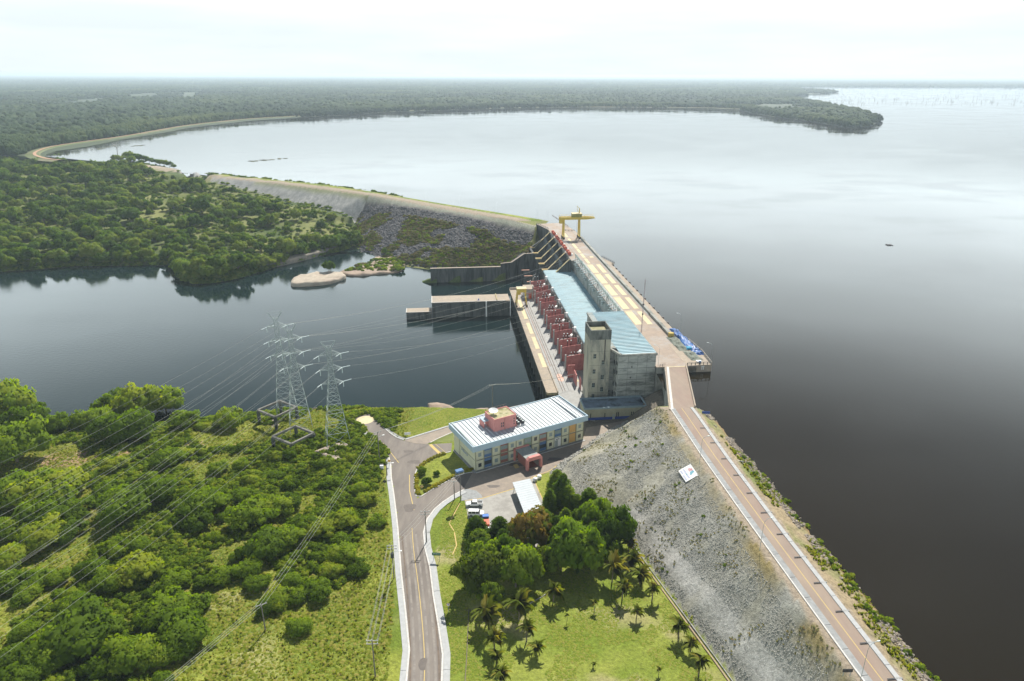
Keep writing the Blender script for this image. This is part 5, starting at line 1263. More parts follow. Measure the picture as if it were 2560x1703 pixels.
# square concrete ring frames
def ringframe(label, cor, z0, z1):
    c0 = cor[0]; t = thing('concrete_ruin', label, 'concrete ruin', (c0[0],c0[1],z0))
    rel = [(c[0]-c0[0], c[1]-c0[1]) for c in cor]
    for k, r in enumerate(rel):
        zg = hz(cor[k][0], cor[k][1]) - z0 - 1
        b = MB(); b.box(r[0]-.5,r[0]+.5,r[1]-.5,r[1]+.5,zg,z1-z0); b.build('column', CONC_D, t)
    for k in range(4):
        a, c = rel[k], rel[(k+1)%4]
        b = MB(); b.bar((a[0],a[1],z1-z0+.3),(c[0],c[1],z1-z0+.3),.75,.75); b.build('beam', mat('sooty_concrete', (.20,.19,.17), (.12,.12,.11), 1), t)
    b = MB(); b.prism([(r[0]*.96+.2, r[1]*.96) for r in rel], -.8, .55); b.build('floor_slab', mat('dusty_slab', (.38,.32,.25), (.28,.24,.19), .6), t)
    return t
ringframe('farther square concrete ring frame on columns, at the river edge', [(-100.0,240.6),(-91.4,234.8),(-85.7,243.2),(-94.0,248.9)], 4.6, 10.2)
ringframe('nearer square concrete ring frame on columns, among the bushes', [(-87.4,219.6),(-78.9,214.2),(-73.1,222.3),(-81.4,227.7)], 5.2, 10.2)

# dam lamps
def lamp_post(x, y, z, h, label, rz, group):
    t = thing('lamp_post', label, 'lamp post', (x,y,z), rz, group)
    MB().cyl(0,0,0,h*.8,.06,6,.045).build('pole', STEEL, t)
    MB().tube([(0,0,h*.8),(.2,0,h*.92),(.8,0,h*.985),(1.7,0,h)], .05, 5).build('arm', STEEL, t)
    MB().box(1.6,2.3,-.12,.12,h-.06,h+.08).build('lamp_head', STEEL, t); return t
lampsR = [(1751,1160),(1902,1376),(2155,1700)]
for i, (x, y) in enumerate(lampsR):
    p = P(x, y, 27); lamp_post(p[0]-.3,p[1],26.9,9.2,['far slim lamp post at the left edge of the dam road, near the white banner','middle slim lamp post on the left sidewalk of the dam road','nearest slim lamp post, at the bottom edge of the dam road'][i],.25,'lamp posts along the dam road')
for i, (x, y) in enumerate([(1700,833),(1700+76,912),(1645,918)]):
    p = P(x, y, 27); lamp_post(p[0],p[1],27,9.2,['slim lamp post behind the blue tarpaulins','slim lamp post at the outer corner of the platform','slim lamp post at the bridge corner by the concrete hall'][i],2.9,'lamp posts around the tarp platform')
lampsL = [(1063,500),(1148,514),(1240,533),(1343,550),(1368,558),(985,490),(915,478),(850,470),(780,463),(700,453),(643,448),(520,438),(465,430)]
t0 = None
for i, (x, y) in enumerate(lampsL):
    p = P(x, y, 27); lamp_post(p[0],p[1]+2,27,9,'slim lamp post on the lake side of the far dam road',-.9 if i != 3 else 2.2,'lamp posts along the far dam road')

# signs
def sign(name, label, x, y, z, w, h, hh, m, rz=0., posts=2, cat='sign'):
    t = thing(name, label, cat, (x,y,z), rz)
    for px_ in ((-w*.35, w*.35) if posts == 2 else (0,)): MB().box(px_-.05,px_+.05,0,.08,0,hh+h*.5).build('post', STEEL, t)
    MB().box(-w/2,w/2,-.08,-.0,hh,hh+h).build('board', m, t); return t
GRN = mat('sign_green', (.02,.14,.07), (.02,.12,.06), 1)
def text(parent, body, size, loc, m, rot=(PI/2,0,0)):
    cu = bpy.data.curves.new('lettering', 'FONT'); cu.body = body; cu.size = size; cu.align_x = 'CENTER'; cu.align_y = 'CENTER'; cu.extrude = .01
    tmp = bpy.data.objects.new('tmp_text', cu); COL.objects.link(tmp); bpy.context.view_layer.update(); me = bpy.data.meshes.new_from_object(tmp.evaluated_get(bpy.context.evaluated_depsgraph_get())); bpy.data.objects.remove(tmp)
    o = bpy.data.objects.new('lettering', me); COL.objects.link(o); o.parent = parent; o.location = loc; o.rotation_euler = rot; me.materials.clear(); me.materials.append(m); return o
t = sign('direction_sign', 'green direction sign on posts beside the right sidewalk', -20.6, 153.4, 9, 2.4, .9, 1.9, GRN, -.05)
for k, (x0, w_) in enumerate(((-.9,.5),(-.3,.7),(.5,.5))): MB().box(x0,x0+w_,-.1,-.085,2.35,2.5).build('lettering', WHITE, t)
t = thing('speed_sign', 'round white 40 speed sign beside the right sidewalk', 'sign', (-15.6,134.0,9), 0)
MB().cyl(0,.05,0,2.6,.04,6).build('post', STEEL, t)
MB().tube([(0,-.02,2.5),(0,.02,2.5)],.48,20).build('rim', RED_P, t); MB().tube([(0,-.04,2.5),(0,-.02,2.5)],.4,20).build('disc', WHITE, t); text(t, '40', .45, (0,-.06,2.5), DARK)
t = thing('round_sign', 'dark back of a round road sign on the left verge', 'sign', (-41.0,189.0,9), .1)
MB().cyl(0,.05,0,2.6,.04,6).build('post', STEEL, t); MB().tube([(0,-.02,2.4),(0,.02,2.4)],.55,20).build('disc', DARK, t)
t = thing('round_sign', 'red and white round sign standing on the left sidewalk at the curve', 'sign', (-41.8,202.0,9), .1)
MB().cyl(0,.05,0,2.4,.04,6).build('post', STEEL, t); MB().tube([(0,-.02,2.2),(0,.02,2.2)],.5,20).build('disc', ORANGE_W, t)
sign('notice_board', 'white notice board in the grass between the lanes', -38.6, 223.0, 8.8, 2.2, 1.0, .8, WHITE, .2)
sign('blue_signboard', 'small blue signboard on posts at the lake end of the bridge', *P(1764,1037,26)[:2], 25.2, 2.6, .9, 1.2, mat('sign_blue2', (.05,.09,.30), (.04,.08,.26), 1), -.1)
sign('white_signboard', 'pale signboard near the lake edge of the embankment', *P(1850,1157,26)[:2], 25.0, 1.9, .8, .9, WHITE, -.1)
sign('dark_signboard', 'dark back of a signboard at the bottom of the dam road', *P(2116,1690,27)[:2], 26.9, 1.9, .8, 1.1, DARK, .0)
t = thing('warning_sign', 'orange diamond warning sign at the tip of the hedge island', 'sign', (-28.7,186.6,9), .2)
MB().cyl(0,.05,0,1.8,.04,6).build('post', STEEL, t); MB().tube([(0,-.02,2.1),(0,.02,2.1)],.62,4).build('diamond', LINE_Y, t)
t = thing('roadside_cabinet', 'white and dark cabinets beside the sidewalk bend', 'cabinet', (-43.9,200.6,9), .1)
MB().box(-.9,.3,0,1,0,1.3).build('cabinet', DARK, t); MB().box(-.8,.4,-.6,-.1,.0,1.5).build('door', WHITE, t)

# painted banner lying on the embankment
cs = [G(1660+x*.05739, 1140+y*.05739) for x, y in ((640,710),(1170,420),(1490,910),(970,1200))]
c0 = Vector(cs[0]); ex = (Vector(cs[3])-c0); ey = (Vector(cs[1])-c0); nrm = ex.cross(ey).normalized(); nrm = -nrm if nrm.z < 0 else nrm
bn = thing('painted_banner', 'white billboard with blue and red emblem lying on the gravel slope', 'billboard', tuple(c0))
def BP(u, v, d=.0): return tuple(ex*u + ey*v + nrm*(.35+d))
def bquad(name, u0, u1, v0, v1, d, m):
    b = MB(); b._add([BP(u0,v0,d),BP(u1,v0,d),BP(u1,v1,d),BP(u0,v1,d),BP(u0,v0,d-.04),BP(u1,v0,d-.04),BP(u1,v1,d-.04),BP(u0,v1,d-.04)],[(0,1,2,3),(7,6,5,4),(0,4,5,1),(1,5,6,2),(2,6,7,3),(3,7,4,0)]); return b.build(name, m, bn)
bquad('board', 0,1,0,1,0,WHITE)
PB = mat('faded_print_blue', (.33,.36,.55), (.45,.48,.62), 1.5); PR = mat('faded_print_red', (.5,.25,.27), (.6,.4,.4), 1.5); PT = mat('print_teal', (.12,.33,.42), (.2,.4,.48), 1.5)
for k in range(3): bquad('lettering', .10+k*.10,.17+k*.10,.08,.20,.02,PB)
for k in range(5): bquad('lettering', .50+k*.09,.56+k*.09,.06,.18,.02,PB)
for k in range(8): bquad('lettering', .10+k*.10,.17+k*.10,.30,.42,.02,PB if k != 4 else PT)
bquad('emblem_arc', .22,.45,.62,.80,.02,PR); bquad('emblem_arc', .30,.55,.78,.90,.02,PR); bquad('emblem_wave', .50,.66,.62,.90,.025,PT); bquad('emblem_wave', .60,.72,.55,.72,.03,PT)
for u in (.1,.5,.9):
    for v in (.1,.9):
        b = MB(); b.bar(BP(u,v,-.05), (BP(u,v)[0],BP(u,v)[1],BP(u,v)[2]-1.2), .1); b.build('post', STEEL, bn)

# drain channel along the embankment toe, banks
b = MB(); dl_ = resample([(32.0,168),(34.4,160),(37.6,149),(42.0,134.9),(47.0,118.8),(52.5,100),(62,60)], 4)
t = bpy.data.objects.new('toe_drain', None); COL.objects.link(t); tag(t, 'narrow concrete drain along the toe of the gravel slope', 'drain')
ribbon(b, dl_, -.55, -.25, 9.35, thick=.7); b.build('wall', mat('drain_tan', (.40,.30,.20), (.3,.23,.16), 1), t)
b = MB(); ribbon(b, dl_, .25, .5, 9.35, thick=.7); b.build('wall', CONC, t); b = MB(); ribbon(b, dl_, -.25, .25, 8.95); b.build('floor', DARK, t)
b = MB(); t = bpy.data.objects.new('garden_kerb', None); COL.objects.link(t); tag(t, 'thin dark kerb line crossing the palm lawn', 'kerb')
ribbon(b, [(-10.0,104),(-10.2,120),(-10.6,135)], -.08,.08, 9.25, thick=.4); b.build('kerb', TRUNK, t); b = MB(); ribbon(b, [(4.0,136.5),(8.0,139.5),(11,142.5)], -.1,.1, 9.3, thick=.4); b.build('kerb', CONC_L, t)

# ================================================================== VEGETATION
LEAF_F = leaf_mat('field_foliage', [(.07,.12,.008),(.12,.19,.012),(.175,.25,.018),(.25,.29,.03)], .5)
LEAF_I = leaf_mat('forest_foliage', [(.045,.088,.011),(.08,.14,.016),(.125,.19,.024),(.19,.23,.04)], .5)
LEAF_G = leaf_mat('garden_foliage', [(.05,.095,.006),(.085,.15,.009),(.125,.20,.013),(.18,.245,.02)], .5)
LEAF_O = leaf_mat('russet_foliage', [(.07,.12,.01),(.13,.14,.018),(.09,.14,.012),(.20,.14,.03)], .45)
LEAF_V = leaf_mat('olive_foliage', [(.075,.11,.01),(.11,.145,.015),(.15,.165,.022),(.09,.13,.012)], .5)
LEAF_P = leaf_mat('palm_foliage', [(.10,.14,.015),(.16,.20,.025),(.21,.235,.04),(.30,.26,.05)], .5)
LEAF_Y = leaf_mat('hedge_foliage', [(.22,.22,.015),(.30,.28,.02),(.36,.32,.03),(.16,.18,.02)])
GRASS_M = leaf_mat('grass_tuft', [(.15,.21,.02),(.20,.26,.025),(.26,.29,.04),(.30,.29,.07)], .35)
GRASS_D = leaf_mat('rough_herbage', [(.13,.18,.014),(.20,.25,.02),(.27,.30,.035),(.36,.33,.08)], .5)
DRY_M = leaf_mat('dry_scrub', [(.10,.10,.03),(.16,.14,.05),(.09,.11,.03),(.20,.15,.07)], .3)
STONE_M = mat('riprap_stone', (.34,.335,.30), (.28,.275,.245), 1.3); STONE_D = mat('dark_riprap', (.085,.085,.095), (.05,.05,.055), .9, c3=(.22,.21,.20), scale3=.9)

ICO = None
def ico():
    global ICO
    if ICO is None:
        bm = bmesh.new(); bmesh.ops.create_icosphere(bm, subdivisions=1, radius=1); ICO = (np.array([v.co[:] for v in bm.verts]), np.array([[v.index for v in f.verts] for f in bm.faces])); bm.free()
    return ICO
def np_mesh(name, tris_v, tris_f, quads_v, tint_t, tint_q, m, nrm=None):
    nv = len(tris_v); V = np.concatenate([tris_v, quads_v]).astype(np.float32)
    nq = len(quads_v)//4
    qf = (nv + np.arange(nq*4)).reshape(nq,4)
    loops = np.concatenate([tris_f.ravel(), qf.ravel()]).astype(np.int32)
    ls = np.concatenate([np.arange(len(tris_f))*3, len(tris_f)*3 + np.arange(nq)*4]).astype(np.int32)
    me = bpy.data.meshes.new(name); me.vertices.add(len(V)); me.vertices.foreach_set('co', V.ravel())
    me.loops.add(len(loops)); me.loops.foreach_set('vertex_index', loops); me.polygons.add(len(ls)); me.polygons.foreach_set('loop_start', ls)
    me.update(calc_edges=True); a = me.attributes.new('tint', 'FLOAT', 'POINT'); a.data.foreach_set('value', np.concatenate([tint_t, tint_q]).astype(np.float32))
    me.materials.append(m)
    if nrm is not None: me.shade_smooth(); me.normals_split_custom_set_from_vertices(nrm.tolist())
    return me
def crown(name, seed, m, shape='dome', ncl=34, nleaf=42, leaf=.075, clr=.30, hgt=.8, base=.12):
    """unit crown: radius ~1, standing on z=base*.. ; many leaf-sized faces on uneven clumps"""
    r = np.random.default_rng(seed); iv, if_ = ico()
    tv, tf, tt, qv, qt = [], [], [], [], []; nt_, nq_ = [], []
    ph = r.random(4)*6.28
    for k in range(ncl):
        u = (k+.5)/ncl; az = k*2.399963 + r.random()*.7
        if shape == 'dome':
            ct = 1-u*1.35; st = math.sqrt(max(0, 1-ct*ct)); lob = 1 + .22*math.sin(2*az+ph[0]) + .15*math.sin(3*az+ph[1]) + .12*(r.random()-.5)*2
            rad = r.uniform(.55, .85)*lob; c = np.array([rad*st*math.cos(az), rad*st*math.sin(az), base+hgt*.5*(1+ct*rad*1.05)])
            cr = clr*r.uniform(.7,1.25)
        elif shape == 'cone':
            z = u; prof = (1-z**2.2)**.75; rad = prof*r.uniform(.5,.72); c = np.array([rad*math.cos(az), rad*math.sin(az), base+.1+z*hgt]); cr = clr*r.uniform(.8,1.15)*(.55+.6*prof)
        elif shape == 'flat':
            rad = math.sqrt(u)*.85; c = np.array([rad*math.cos(az), rad*math.sin(az), base+hgt*(.75+.2*math.sin(3*az+ph[2])*rad - .35*rad*rad)+r.uniform(-.06,.06)]); cr = clr*r.uniform(.6,1.1)
        tint = r.uniform(0,1)
        iv2 = iv*cr*.80*np.array([1,1,.75]) + c; tf.append(if_ + sum(len(x) for x in tv)); tv.append(iv2); tt.append(np.full(len(iv), tint*.8))
        d = r.normal(size=(nleaf,3)); d[:,2] = np.abs(d[:,2])*1.0 - .25; d += (c-np.array([0,0,base+hgt*.4]))*.5; d /= np.linalg.norm(d, axis=1)[:,None]
        p = c + d*np.array([1,1,.8])*cr*r.uniform(.85,1.15,(nleaf,1))
        nrm = d + r.normal(size=(nleaf,3))*.55; nrm /= np.linalg.norm(nrm, axis=1)[:,None]
        a = np.cross(nrm, r.normal(size=(nleaf,3))); a /= np.linalg.norm(a, axis=1)[:,None]; b = np.cross(nrm, a)
        s1 = (leaf*r.uniform(.6,1.35,nleaf))[:,None]; s2 = s1*.62
        gd_ = (c-np.array([0,0,base])); gd_ = gd_/(np.linalg.norm(gd_)+1e-6)
        sn = d*.6 + gd_*.5 + nrm*.4 + np.array([0,0,.3]); sn /= np.linalg.norm(sn, axis=1)[:,None]; nq_.append(np.repeat(sn, 4, 0))
        tn = iv*.8 + gd_*.4; tn /= np.linalg.norm(tn, axis=1)[:,None]; nt_.append(tn)
        q = np.stack([p-a*s1, p-b*s2, p+a*s1, p+b*s2], 1).reshape(-1,3); qv.append(q); qt.append(np.repeat(np.clip(tint + r.uniform(-.3,.3,nleaf), 0, 1), 4))
    return np_mesh(name, np.concatenate(tv), np.concatenate(tf), np.concatenate(qv), np.concatenate(tt), np.concatenate(qt), m, np.concatenate(nt_+nq_))
def trunk_mesh(name, seed, h=.55, r0=.05, limbs=4):
    r = random.Random(seed); b = MB(); b.tube([(0,0,-.15),(.02,0,h*.5),(.0,.03,h)], r0, 6, r0*.55)
    for k in range(limbs):
        a = k*2*PI/limbs + r.random(); b.tube([(0,0,h*.55),(math.cos(a)*.25,math.sin(a)*.25,h*.9),(math.cos(a)*.5,math.sin(a)*.5,h*1.25)], r0*.55, 5, r0*.2)
    me = bpy.data.meshes.new(name); me.from_pydata(b.v, [], b.f); me.materials.append(TRUNK); return me
TRK = [trunk_mesh('trunk', k) for k in range(3)]
CF = [crown('field_crown', 100+k, LEAF_F, ['dome','dome','dome','flat'][k%4], 36, 46, .075, [.30,.26,.34,.26][k%4], [.85,.7,.95,.7][k%4], .05) for k in range(7)]
CI = [crown('forest_crown', 200+k, LEAF_I, ['dome','dome','flat','dome'][k%4], 32, 40, .085, [.30,.34,.27,.26][k%4], [.95,1.1,.8,1.25][k%4], .15) for k in range(7)]
CG = [crown('round_crown', 300+k, LEAF_G, 'dome', 40, 54, .082, .27, 1.0, .15) for k in range(4)]
CC = [crown('cone_crown', 400+k, LEAF_G, 'cone', 46, 54, .085, .32, 1.95, .08) for k in range(4)]
CO = crown('russet_crown', 500, LEAF_O, 'dome', 40, 54, .082, .27, 1.0, .15); CV = crown('olive_crown', 501, LEAF_V, 'dome', 42, 54, .08, .26, .95, .12)
CLOW = [crown('low_shrub', 600+k, LEAF_F, 'dome', 7, 22, .20, .42, .7, 0) for k in range(4)]
CDRY = [crown('dry_shrub', 620+k, DRY_M, 'dome', 7, 22, .20, .42, .7, 0) for k in range(3)]
TREES = 0
def tree(x, y, z, r, h, me, name, label, group=None, rz=None, trk=True, cat='tree'):
    global TREES; TREES += 1
    t = thing(name, label, cat, (x, y, z-.1), random.random()*6.28 if rz is None else rz, group); t.scale = (r, r, h)
    o = bpy.data.objects.new('crown', me); COL.objects.link(o); o.parent = t
    if trk: k = bpy.data.objects.new('trunk', TRK[TREES % 3]); COL.objects.link(k); k.parent = t
    return t
# --- bushes and small trees of the left field, read off the photo (x, y, width in enlarged-view units)
FB = [(60,190,250),(150,230,200),(90,400,240),(300,270,120),(480,240,180),(600,200,200),(740,190,220),(860,180,180),(950,230,150),(700,290,200),(560,300,160),(1180,230,160),(1060,260,100),
(590,460,120),(870,430,160),(940,400,120),(1120,480,100),(1240,460,90),(1420,510,90),(1670,440,110),(1700,550,110),(1410,410,80),(1240,610,120),(640,670,240),(800,600,200),(560,590,150),(300,580,300),(180,600,250),(60,600,200),(380,690,200),(230,830,180),(60,940,160),(350,800,160),(90,780,200),(250,700,260),
(1050,660,220),(1300,700,260),(1420,680,160),(1500,650,120),(1360,860,240),(1000,730,200),(1160,720,80),(1760,740,160),(1940,740,110),(1880,640,110),(1850,580,100),(1640,780,180),(1750,840,120),(1560,760,140),(1480,830,160),
(700,990,240),(560,1060,140),(480,1000,140),(180,1060,160),(60,1060,180),(140,1130,120),(300,1040,100),(1150,1020,150),(1280,990,140),(1220,930,80),(1320,1060,130),(900,1050,160),(1050,1060,100),(1700,1000,120),(1840,980,140),(1760,920,160),(1500,1060,120),(1430,1140,160),(1540,1120,130),(1640,1100,150),
(400,1340,330),(520,1300,200),(250,1440,200),(120,1320,110),(50,1450,140),(860,1200,260),(1000,1190,160),(940,1330,260),(820,1330,180),(700,1430,220),(820,1440,160),(560,1460,200),(560,1250,100),(380,1180,130),(120,1560,160),(1090,1380,60),(1540,1290,120),(1380,1180,120)]
SPECIAL = {0:'large tree at the left edge, highest on the river bank', 4:'broad pale-green tree on the bank, left of the pylons', 6:'wide flat-crowned tree in the middle of the bank thicket', 19:'round dark bush just in front of the boulder by the right pylon', 45:'dense dark bush beside the left sidewalk near the junction', 70:'huge spreading bush in the lower left corner of the field', 78:'big round tree at the lower end of the thicket by the field pole', 86:'lone small shrub in the pale grass left of the field pole'}
def field_zone(x, y):
    return ('on the river bank left of the pylons' if y > 212 and x < -100 else 'close around the concrete ring frames' if y > 200 else 'beside the left sidewalk of the road' if x > -62 else
            'at the left edge of the photo' if x < -.62*y else 'around the lone field pole' if y < 150 and x > -85 else 'in the lower left corner' if y < 150 else 'in the middle of the field under the wires')
for i, (x, y, w_) in enumerate(FB):
    qx, qy = z6(x, y + w_*.18)
    gx, gy, gz = G(qx, min(qy, 1900))
    dist = math.hypot(gx, gy, gz-CAM_Z); R = w_*.48656*dist/F_PX/2*.90
    h = R*(.92 if i > 11 else 1.3)
    tree(gx, gy, gz, R, h, CF[(i*3) % 7], 'bush_tree' if R < 4.5 else 'broadleaf_tree', SPECIAL.get(i, f"{'broad' if R > 6 else 'mid-sized' if R > 3.5 else 'small'} {'tree' if R > 4.5 else 'bush'} of the green thicket {field_zone(gx, gy)}"), 'trees and bushes of the left field')
fpos = [(o.location.x, o.location.y, o.scale.x) for o in COL.objects if o.name.startswith(('bush_tree','broadleaf_tree'))]
# further bushes fill the thicket where the photograph is dark
k = 0; tries = 0
tk = fbm(GX, GY, 91, 26, 3)
def sample(F, x, y): return float(F[min(max(np.searchsorted(YS, y)-1,0),len(YS)-1), min(max(np.searchsorted(XS, x)-1,0),len(XS)-1)])
while k < 60 and tries < 4000:
    tries += 1
    qx, qy = random.uniform(-60, 980), random.uniform(1120, 1760)
    gx, gy, gz = G(qx, qy)
    if gx > -47 or gz < 2 or sample(tk, gx, gy) < .50 + (.12 if gx > -70 else 0) or (gy < 133 and gx > -75): continue
    R = random.uniform(1.0, 2.9)
    if any((gx-a)**2+(gy-b_)**2 < (R+c_*.55)**2 for a, b_, c_ in fpos): continue
    if any((gx-a)**2+(gy-b_)**2 < 36 for a, b_ in ((-87,227),(-80,221),(-93,242),(-59.2,127.9))): continue
    fpos.append((gx, gy, R)); k += 1
    tree(gx, gy, gz, R, R*1.1, CF[k % 7], 'bush_tree', 'small rounded bush growing in the rough grass of the left field', 'small bushes in the rough grass', trk=False, cat='bush')

# --- the garden group: clipped cones and round trees (apex, foot, width in enlarged-view units)
cones = [(1290,85,235,125,'slender cone-shaped tree nearest the carport end of the row, farthest back'),(1325,115,320,130,'second cone-shaped tree of the row along the gravel slope'),(1350,190,350,150,'third cone-shaped tree, broad, in the row along the gravel slope'),(1500,205,360,130,'rightmost cone-shaped tree, standing alone against the gravel'),(1420,245,360,110,'small cone-shaped tree left of the rightmost one'),
 (1210,345,450,115,'cone-shaped tree covering the near corner of the carport roof'),(1345,335,490,105,'cone-shaped tree between the carport group and the big round trees'),(1415,340,490,95,'narrow cone-shaped tree touching the large light-green trees'),(1280,395,600,135,'tall cone-shaped tree right of the russet tree'),(915,400,560,145,'cone-shaped tree on the lot edge, left of the russet tree'),
 (760,400,570,160,'dark cone-shaped tree hiding the small truck'),(770,485,620,165,'drooping cone-shaped tree, second down on the left side of the group'),(800,540,655,150,'cone-shaped tree, third down on the left side of the group'),(935,475,610,115,'small cone-shaped tree in front of the lot-edge one'),(955,555,630,85,'smallest cone-shaped tree, left of the russet tree'),(1070,370,440,105,'cone-shaped tree behind the russet tree at the carport end'),(1240,210,380,100,'shaded cone-shaped tree on the lawn strip beside the carport')]
for i, (xa, ya, yb, w_, lab_) in enumerate(cones):
    X, Y, Z = P(*z7(xa, yb-18), 9); lo_, hi_ = 9, 40
    for _ in range(30):
        m_ = (lo_+hi_)/2
        if Qp(X, Y, m_)[1] > z7(xa, ya)[1]: lo_ = m_
        else: hi_ = m_
    dist = math.hypot(X, Y, CAM_Z-12); R = w_*.38184*dist/F_PX/2*1.1
    tree(X, Y+R*.4, 9, R, (lo_-9)/2.15, CC[i % 4], 'cone_tree', lab_, 'cone-shaped garden trees')
rnd = [(1105,500,250,CO,'round tree with a russet-orange top in the middle of the garden group','russet_tree'),(795,755,275,CV,'broad olive-brown tree at the lower left of the garden group','round_tree'),(1020,740,260,CG[0],'big deep-green tree right of the olive-brown one','round_tree'),(830,650,190,CG[1],'bright green tree above the olive-brown one','round_tree'),(1000,630,190,CG[2],'bright green tree just below the smallest cone tree','round_tree'),(1185,660,150,CV,'yellowish-green tree with visible trunk between the big green trees','round_tree'),
 (1410,620,310,CG[3],'largest deep-green tree, right centre of the garden group','round_tree'),(1320,640,190,CG[0],'green tree merging with the left side of the largest one','round_tree'),(1540,410,230,CG[1],'light green tree beside the gravel slope, upper right of the group','round_tree'),(1640,490,240,CG[2],'spreading tree at the right edge touching the gravel slope','round_tree'),(1510,510,200,CG[3],'green tree filling the middle right of the group','round_tree'),(1640,600,130,CG[0],'small green tree above the coconut palms','round_tree'),(860,870,140,CG[1],'small light green tree under the olive-brown tree','round_tree'),(1250,620,120,CG[2],'small dark tree between the cones and the largest tree','round_tree')]
for i, (x, y, w_, me, lab_, nm) in enumerate(rnd):
    X, Y, Z = P(*z7(x, y+w_*.12), 9+3); dist = math.hypot(X, Y, CAM_Z-12); R = w_*.38184*dist/F_PX/2*1.12
    tree(X, Y, 9, R, R*1.35+1.0, me, nm, lab_, 'round garden trees')
# --- coconut palms
def frond_mesh():
    b = MB(); n = 12; L_ = 1.0; pts = []
    for k in range(n+1):
        u = k/n; pts.append(Vector((L_*(u*.98), 0, .32*math.sin(u*2.1) - .50*u*u)))
    b.tube([tuple(p) for p in pts], .012, 3, .004, cap=False)
    for k in range(1, n*2):
        u = k/(n*2); q = u*n; j = min(int(q), n-1); p = pts[j].lerp(pts[j+1], q-j); l_ = .26*math.sin(min(1,u*1.25+.12)*PI*.93)+.05
        for sy in (-1, 1):
            tip = p + Vector((.13, sy*l_, -.10-.10*u)); b._add([tuple(p+Vector((-.035,0,0))), tuple(p+Vector((.03,0,0))), tuple(tip+Vector((.015,0,0))), tuple(tip-Vector((.015,0,0)))], [(0,1,2,3)])
    me = bpy.data.meshes.new('frond'); me.from_pydata(b.v, [], b.f); me.materials.append(LEAF_P); me.shade_smooth(); me.normals_split_custom_set_from_vertices([(v.co.x*.3, v.co.y*.5, .9) for v in me.vertices])
    a = me.attributes.new('tint', 'FLOAT', 'POINT'); a.data.foreach_set('value', np.full(len(b.v), .5, np.float32)); return me
FR = frond_mesh()
palms = [(1265,850,930,150,'feathery palm standing alone at the edge of the tree shade'),(1040,930,1050,195,'large palm in the shade line right of the biggest palm'),(825,985,1085,195,'biggest palm, directly below the olive-brown tree'),(1090,1090,1190,125,'palm below the large shade-line palm'),(1155,1215,1280,112,'small palm with its shadow on the open lawn'),(880,1160,1235,150,'palm in the lower left of the lawn, above the yellowish one'),(895,1270,1340,110,'small yellowish palm at the lower left of the lawn'),(920,1390,1470,125,'palm cut by the bottom edge of the photo'),(1650,690,800,185,'large yellowish palm, leftmost beside the big trees'),(1772,640,725,155,'palm between the big trees and the toe drain'),(1755,540,620,100,'topmost palm, tucked behind the spreading tree'),(1828,740,815,145,'palm close to the drain, second in the row'),(1716,820,915,115,'palm casting a round shadow below the leftmost big one'),(1910,840,925,115,'palm on the lawn beside the drain bend'),(1808,990,1045,90,'small palm in the open lawn, upper right'),(1533,930,990,62,'thin young palm in the middle of the lawn'),(2085,1080,1165,130,'upper of the three palms along the lower drain'),(2160,1200,1262,112,'middle of the three palms along the lower drain'),(2215,1310,1415,130,'lower of the three palms along the lower drain'),(1353,1015,1065,40,'tiny palm seedling on the lawn'),(1528,1330,1356,42,'tiny brown seedling near the bottom centre of the lawn'),(1953,1370,1410,50,'tiny seedling left of the lower drain palms')]
for i, (x, yc, yb, w_, lab_) in enumerate(palms):
    X, Y, Z = P(*z7(x, yb), 9); dist = math.hypot(X, Y, CAM_Z-12); R = w_*.38184*dist/F_PX/2*.96; h = max(.5, (yb-yc)*.38184*dist/F_PX/.72*.8)
    t = thing('coconut_palm', lab_, 'palm', (X, Y, 9), random.random()*6, 'coconut palms on the lawn')
    MB().tube([(0,0,-.2),(.1,.05,h*.5),(.0,.1,h)], .2*min(1,R/2.5), 7, .12*min(1,R/2.5)).build('trunk', TRUNK, t)
    n = 19 if R > 1.6 else 10
    for q in range(n):
        o = bpy.data.objects.new('frond', FR); COL.objects.link(o); o.parent = t; o.location = (0,.1,h)
        el_ = [.75,.35,.0,-.35][q % 4] + random.uniform(-.15,.15)
        o.rotation_euler = (0, -el_, q*2.39996+random.uniform(-.2,.2)); s__ = R*random.uniform(.88,1.12); o.scale = (s__, s__, s__)
# --- hedge of the island, clumps of one row
b0 = None
hl = resample([(-24.0,210.3),(-27.0,208.0),(-29.9,204.6),(-31.6,200.8)], 1.5)+resample([(-31.7,196.5),(-31.0,190),(-29.8,185.6)], 1.2)+resample([(-27.6,187.0),(-25.4,189.6),(-21.0,194.3),(-16.6,198.6),(-13.5,200)], 1.1)
for i, p in enumerate(hl):
    me = crown('hedge_clump', 700+i % 3, LEAF_Y, 'dome', 7, 26, .16, .45, .8, 0) if i < 3 else bpy.data.objects['hedge_shrub' + ('' if i % 3 == 0 else f'.00{i%3}')].children[0].data
    tree(p[0], p[1], 9, .78, .85, me, 'hedge_shrub', 'clipped yellow-green shrub in the hedge around the grass island', 'yellow-green hedge shrubs', trk=False, cat='shrub')
for x, y, r_, lab_ in ((-30.0,197.6,1.6,'dark round shrub at the left edge of the grass island'),(-27.8,191.0,1.7,'dark green shrub at the tip of the grass island'),(-25.0,196.5,1.1,'small reddish shrub in the middle of the grass island')):
    tree(x, y, 9, r_, r_*1.2, CG[1], 'garden_shrub', lab_, None, cat='shrub')
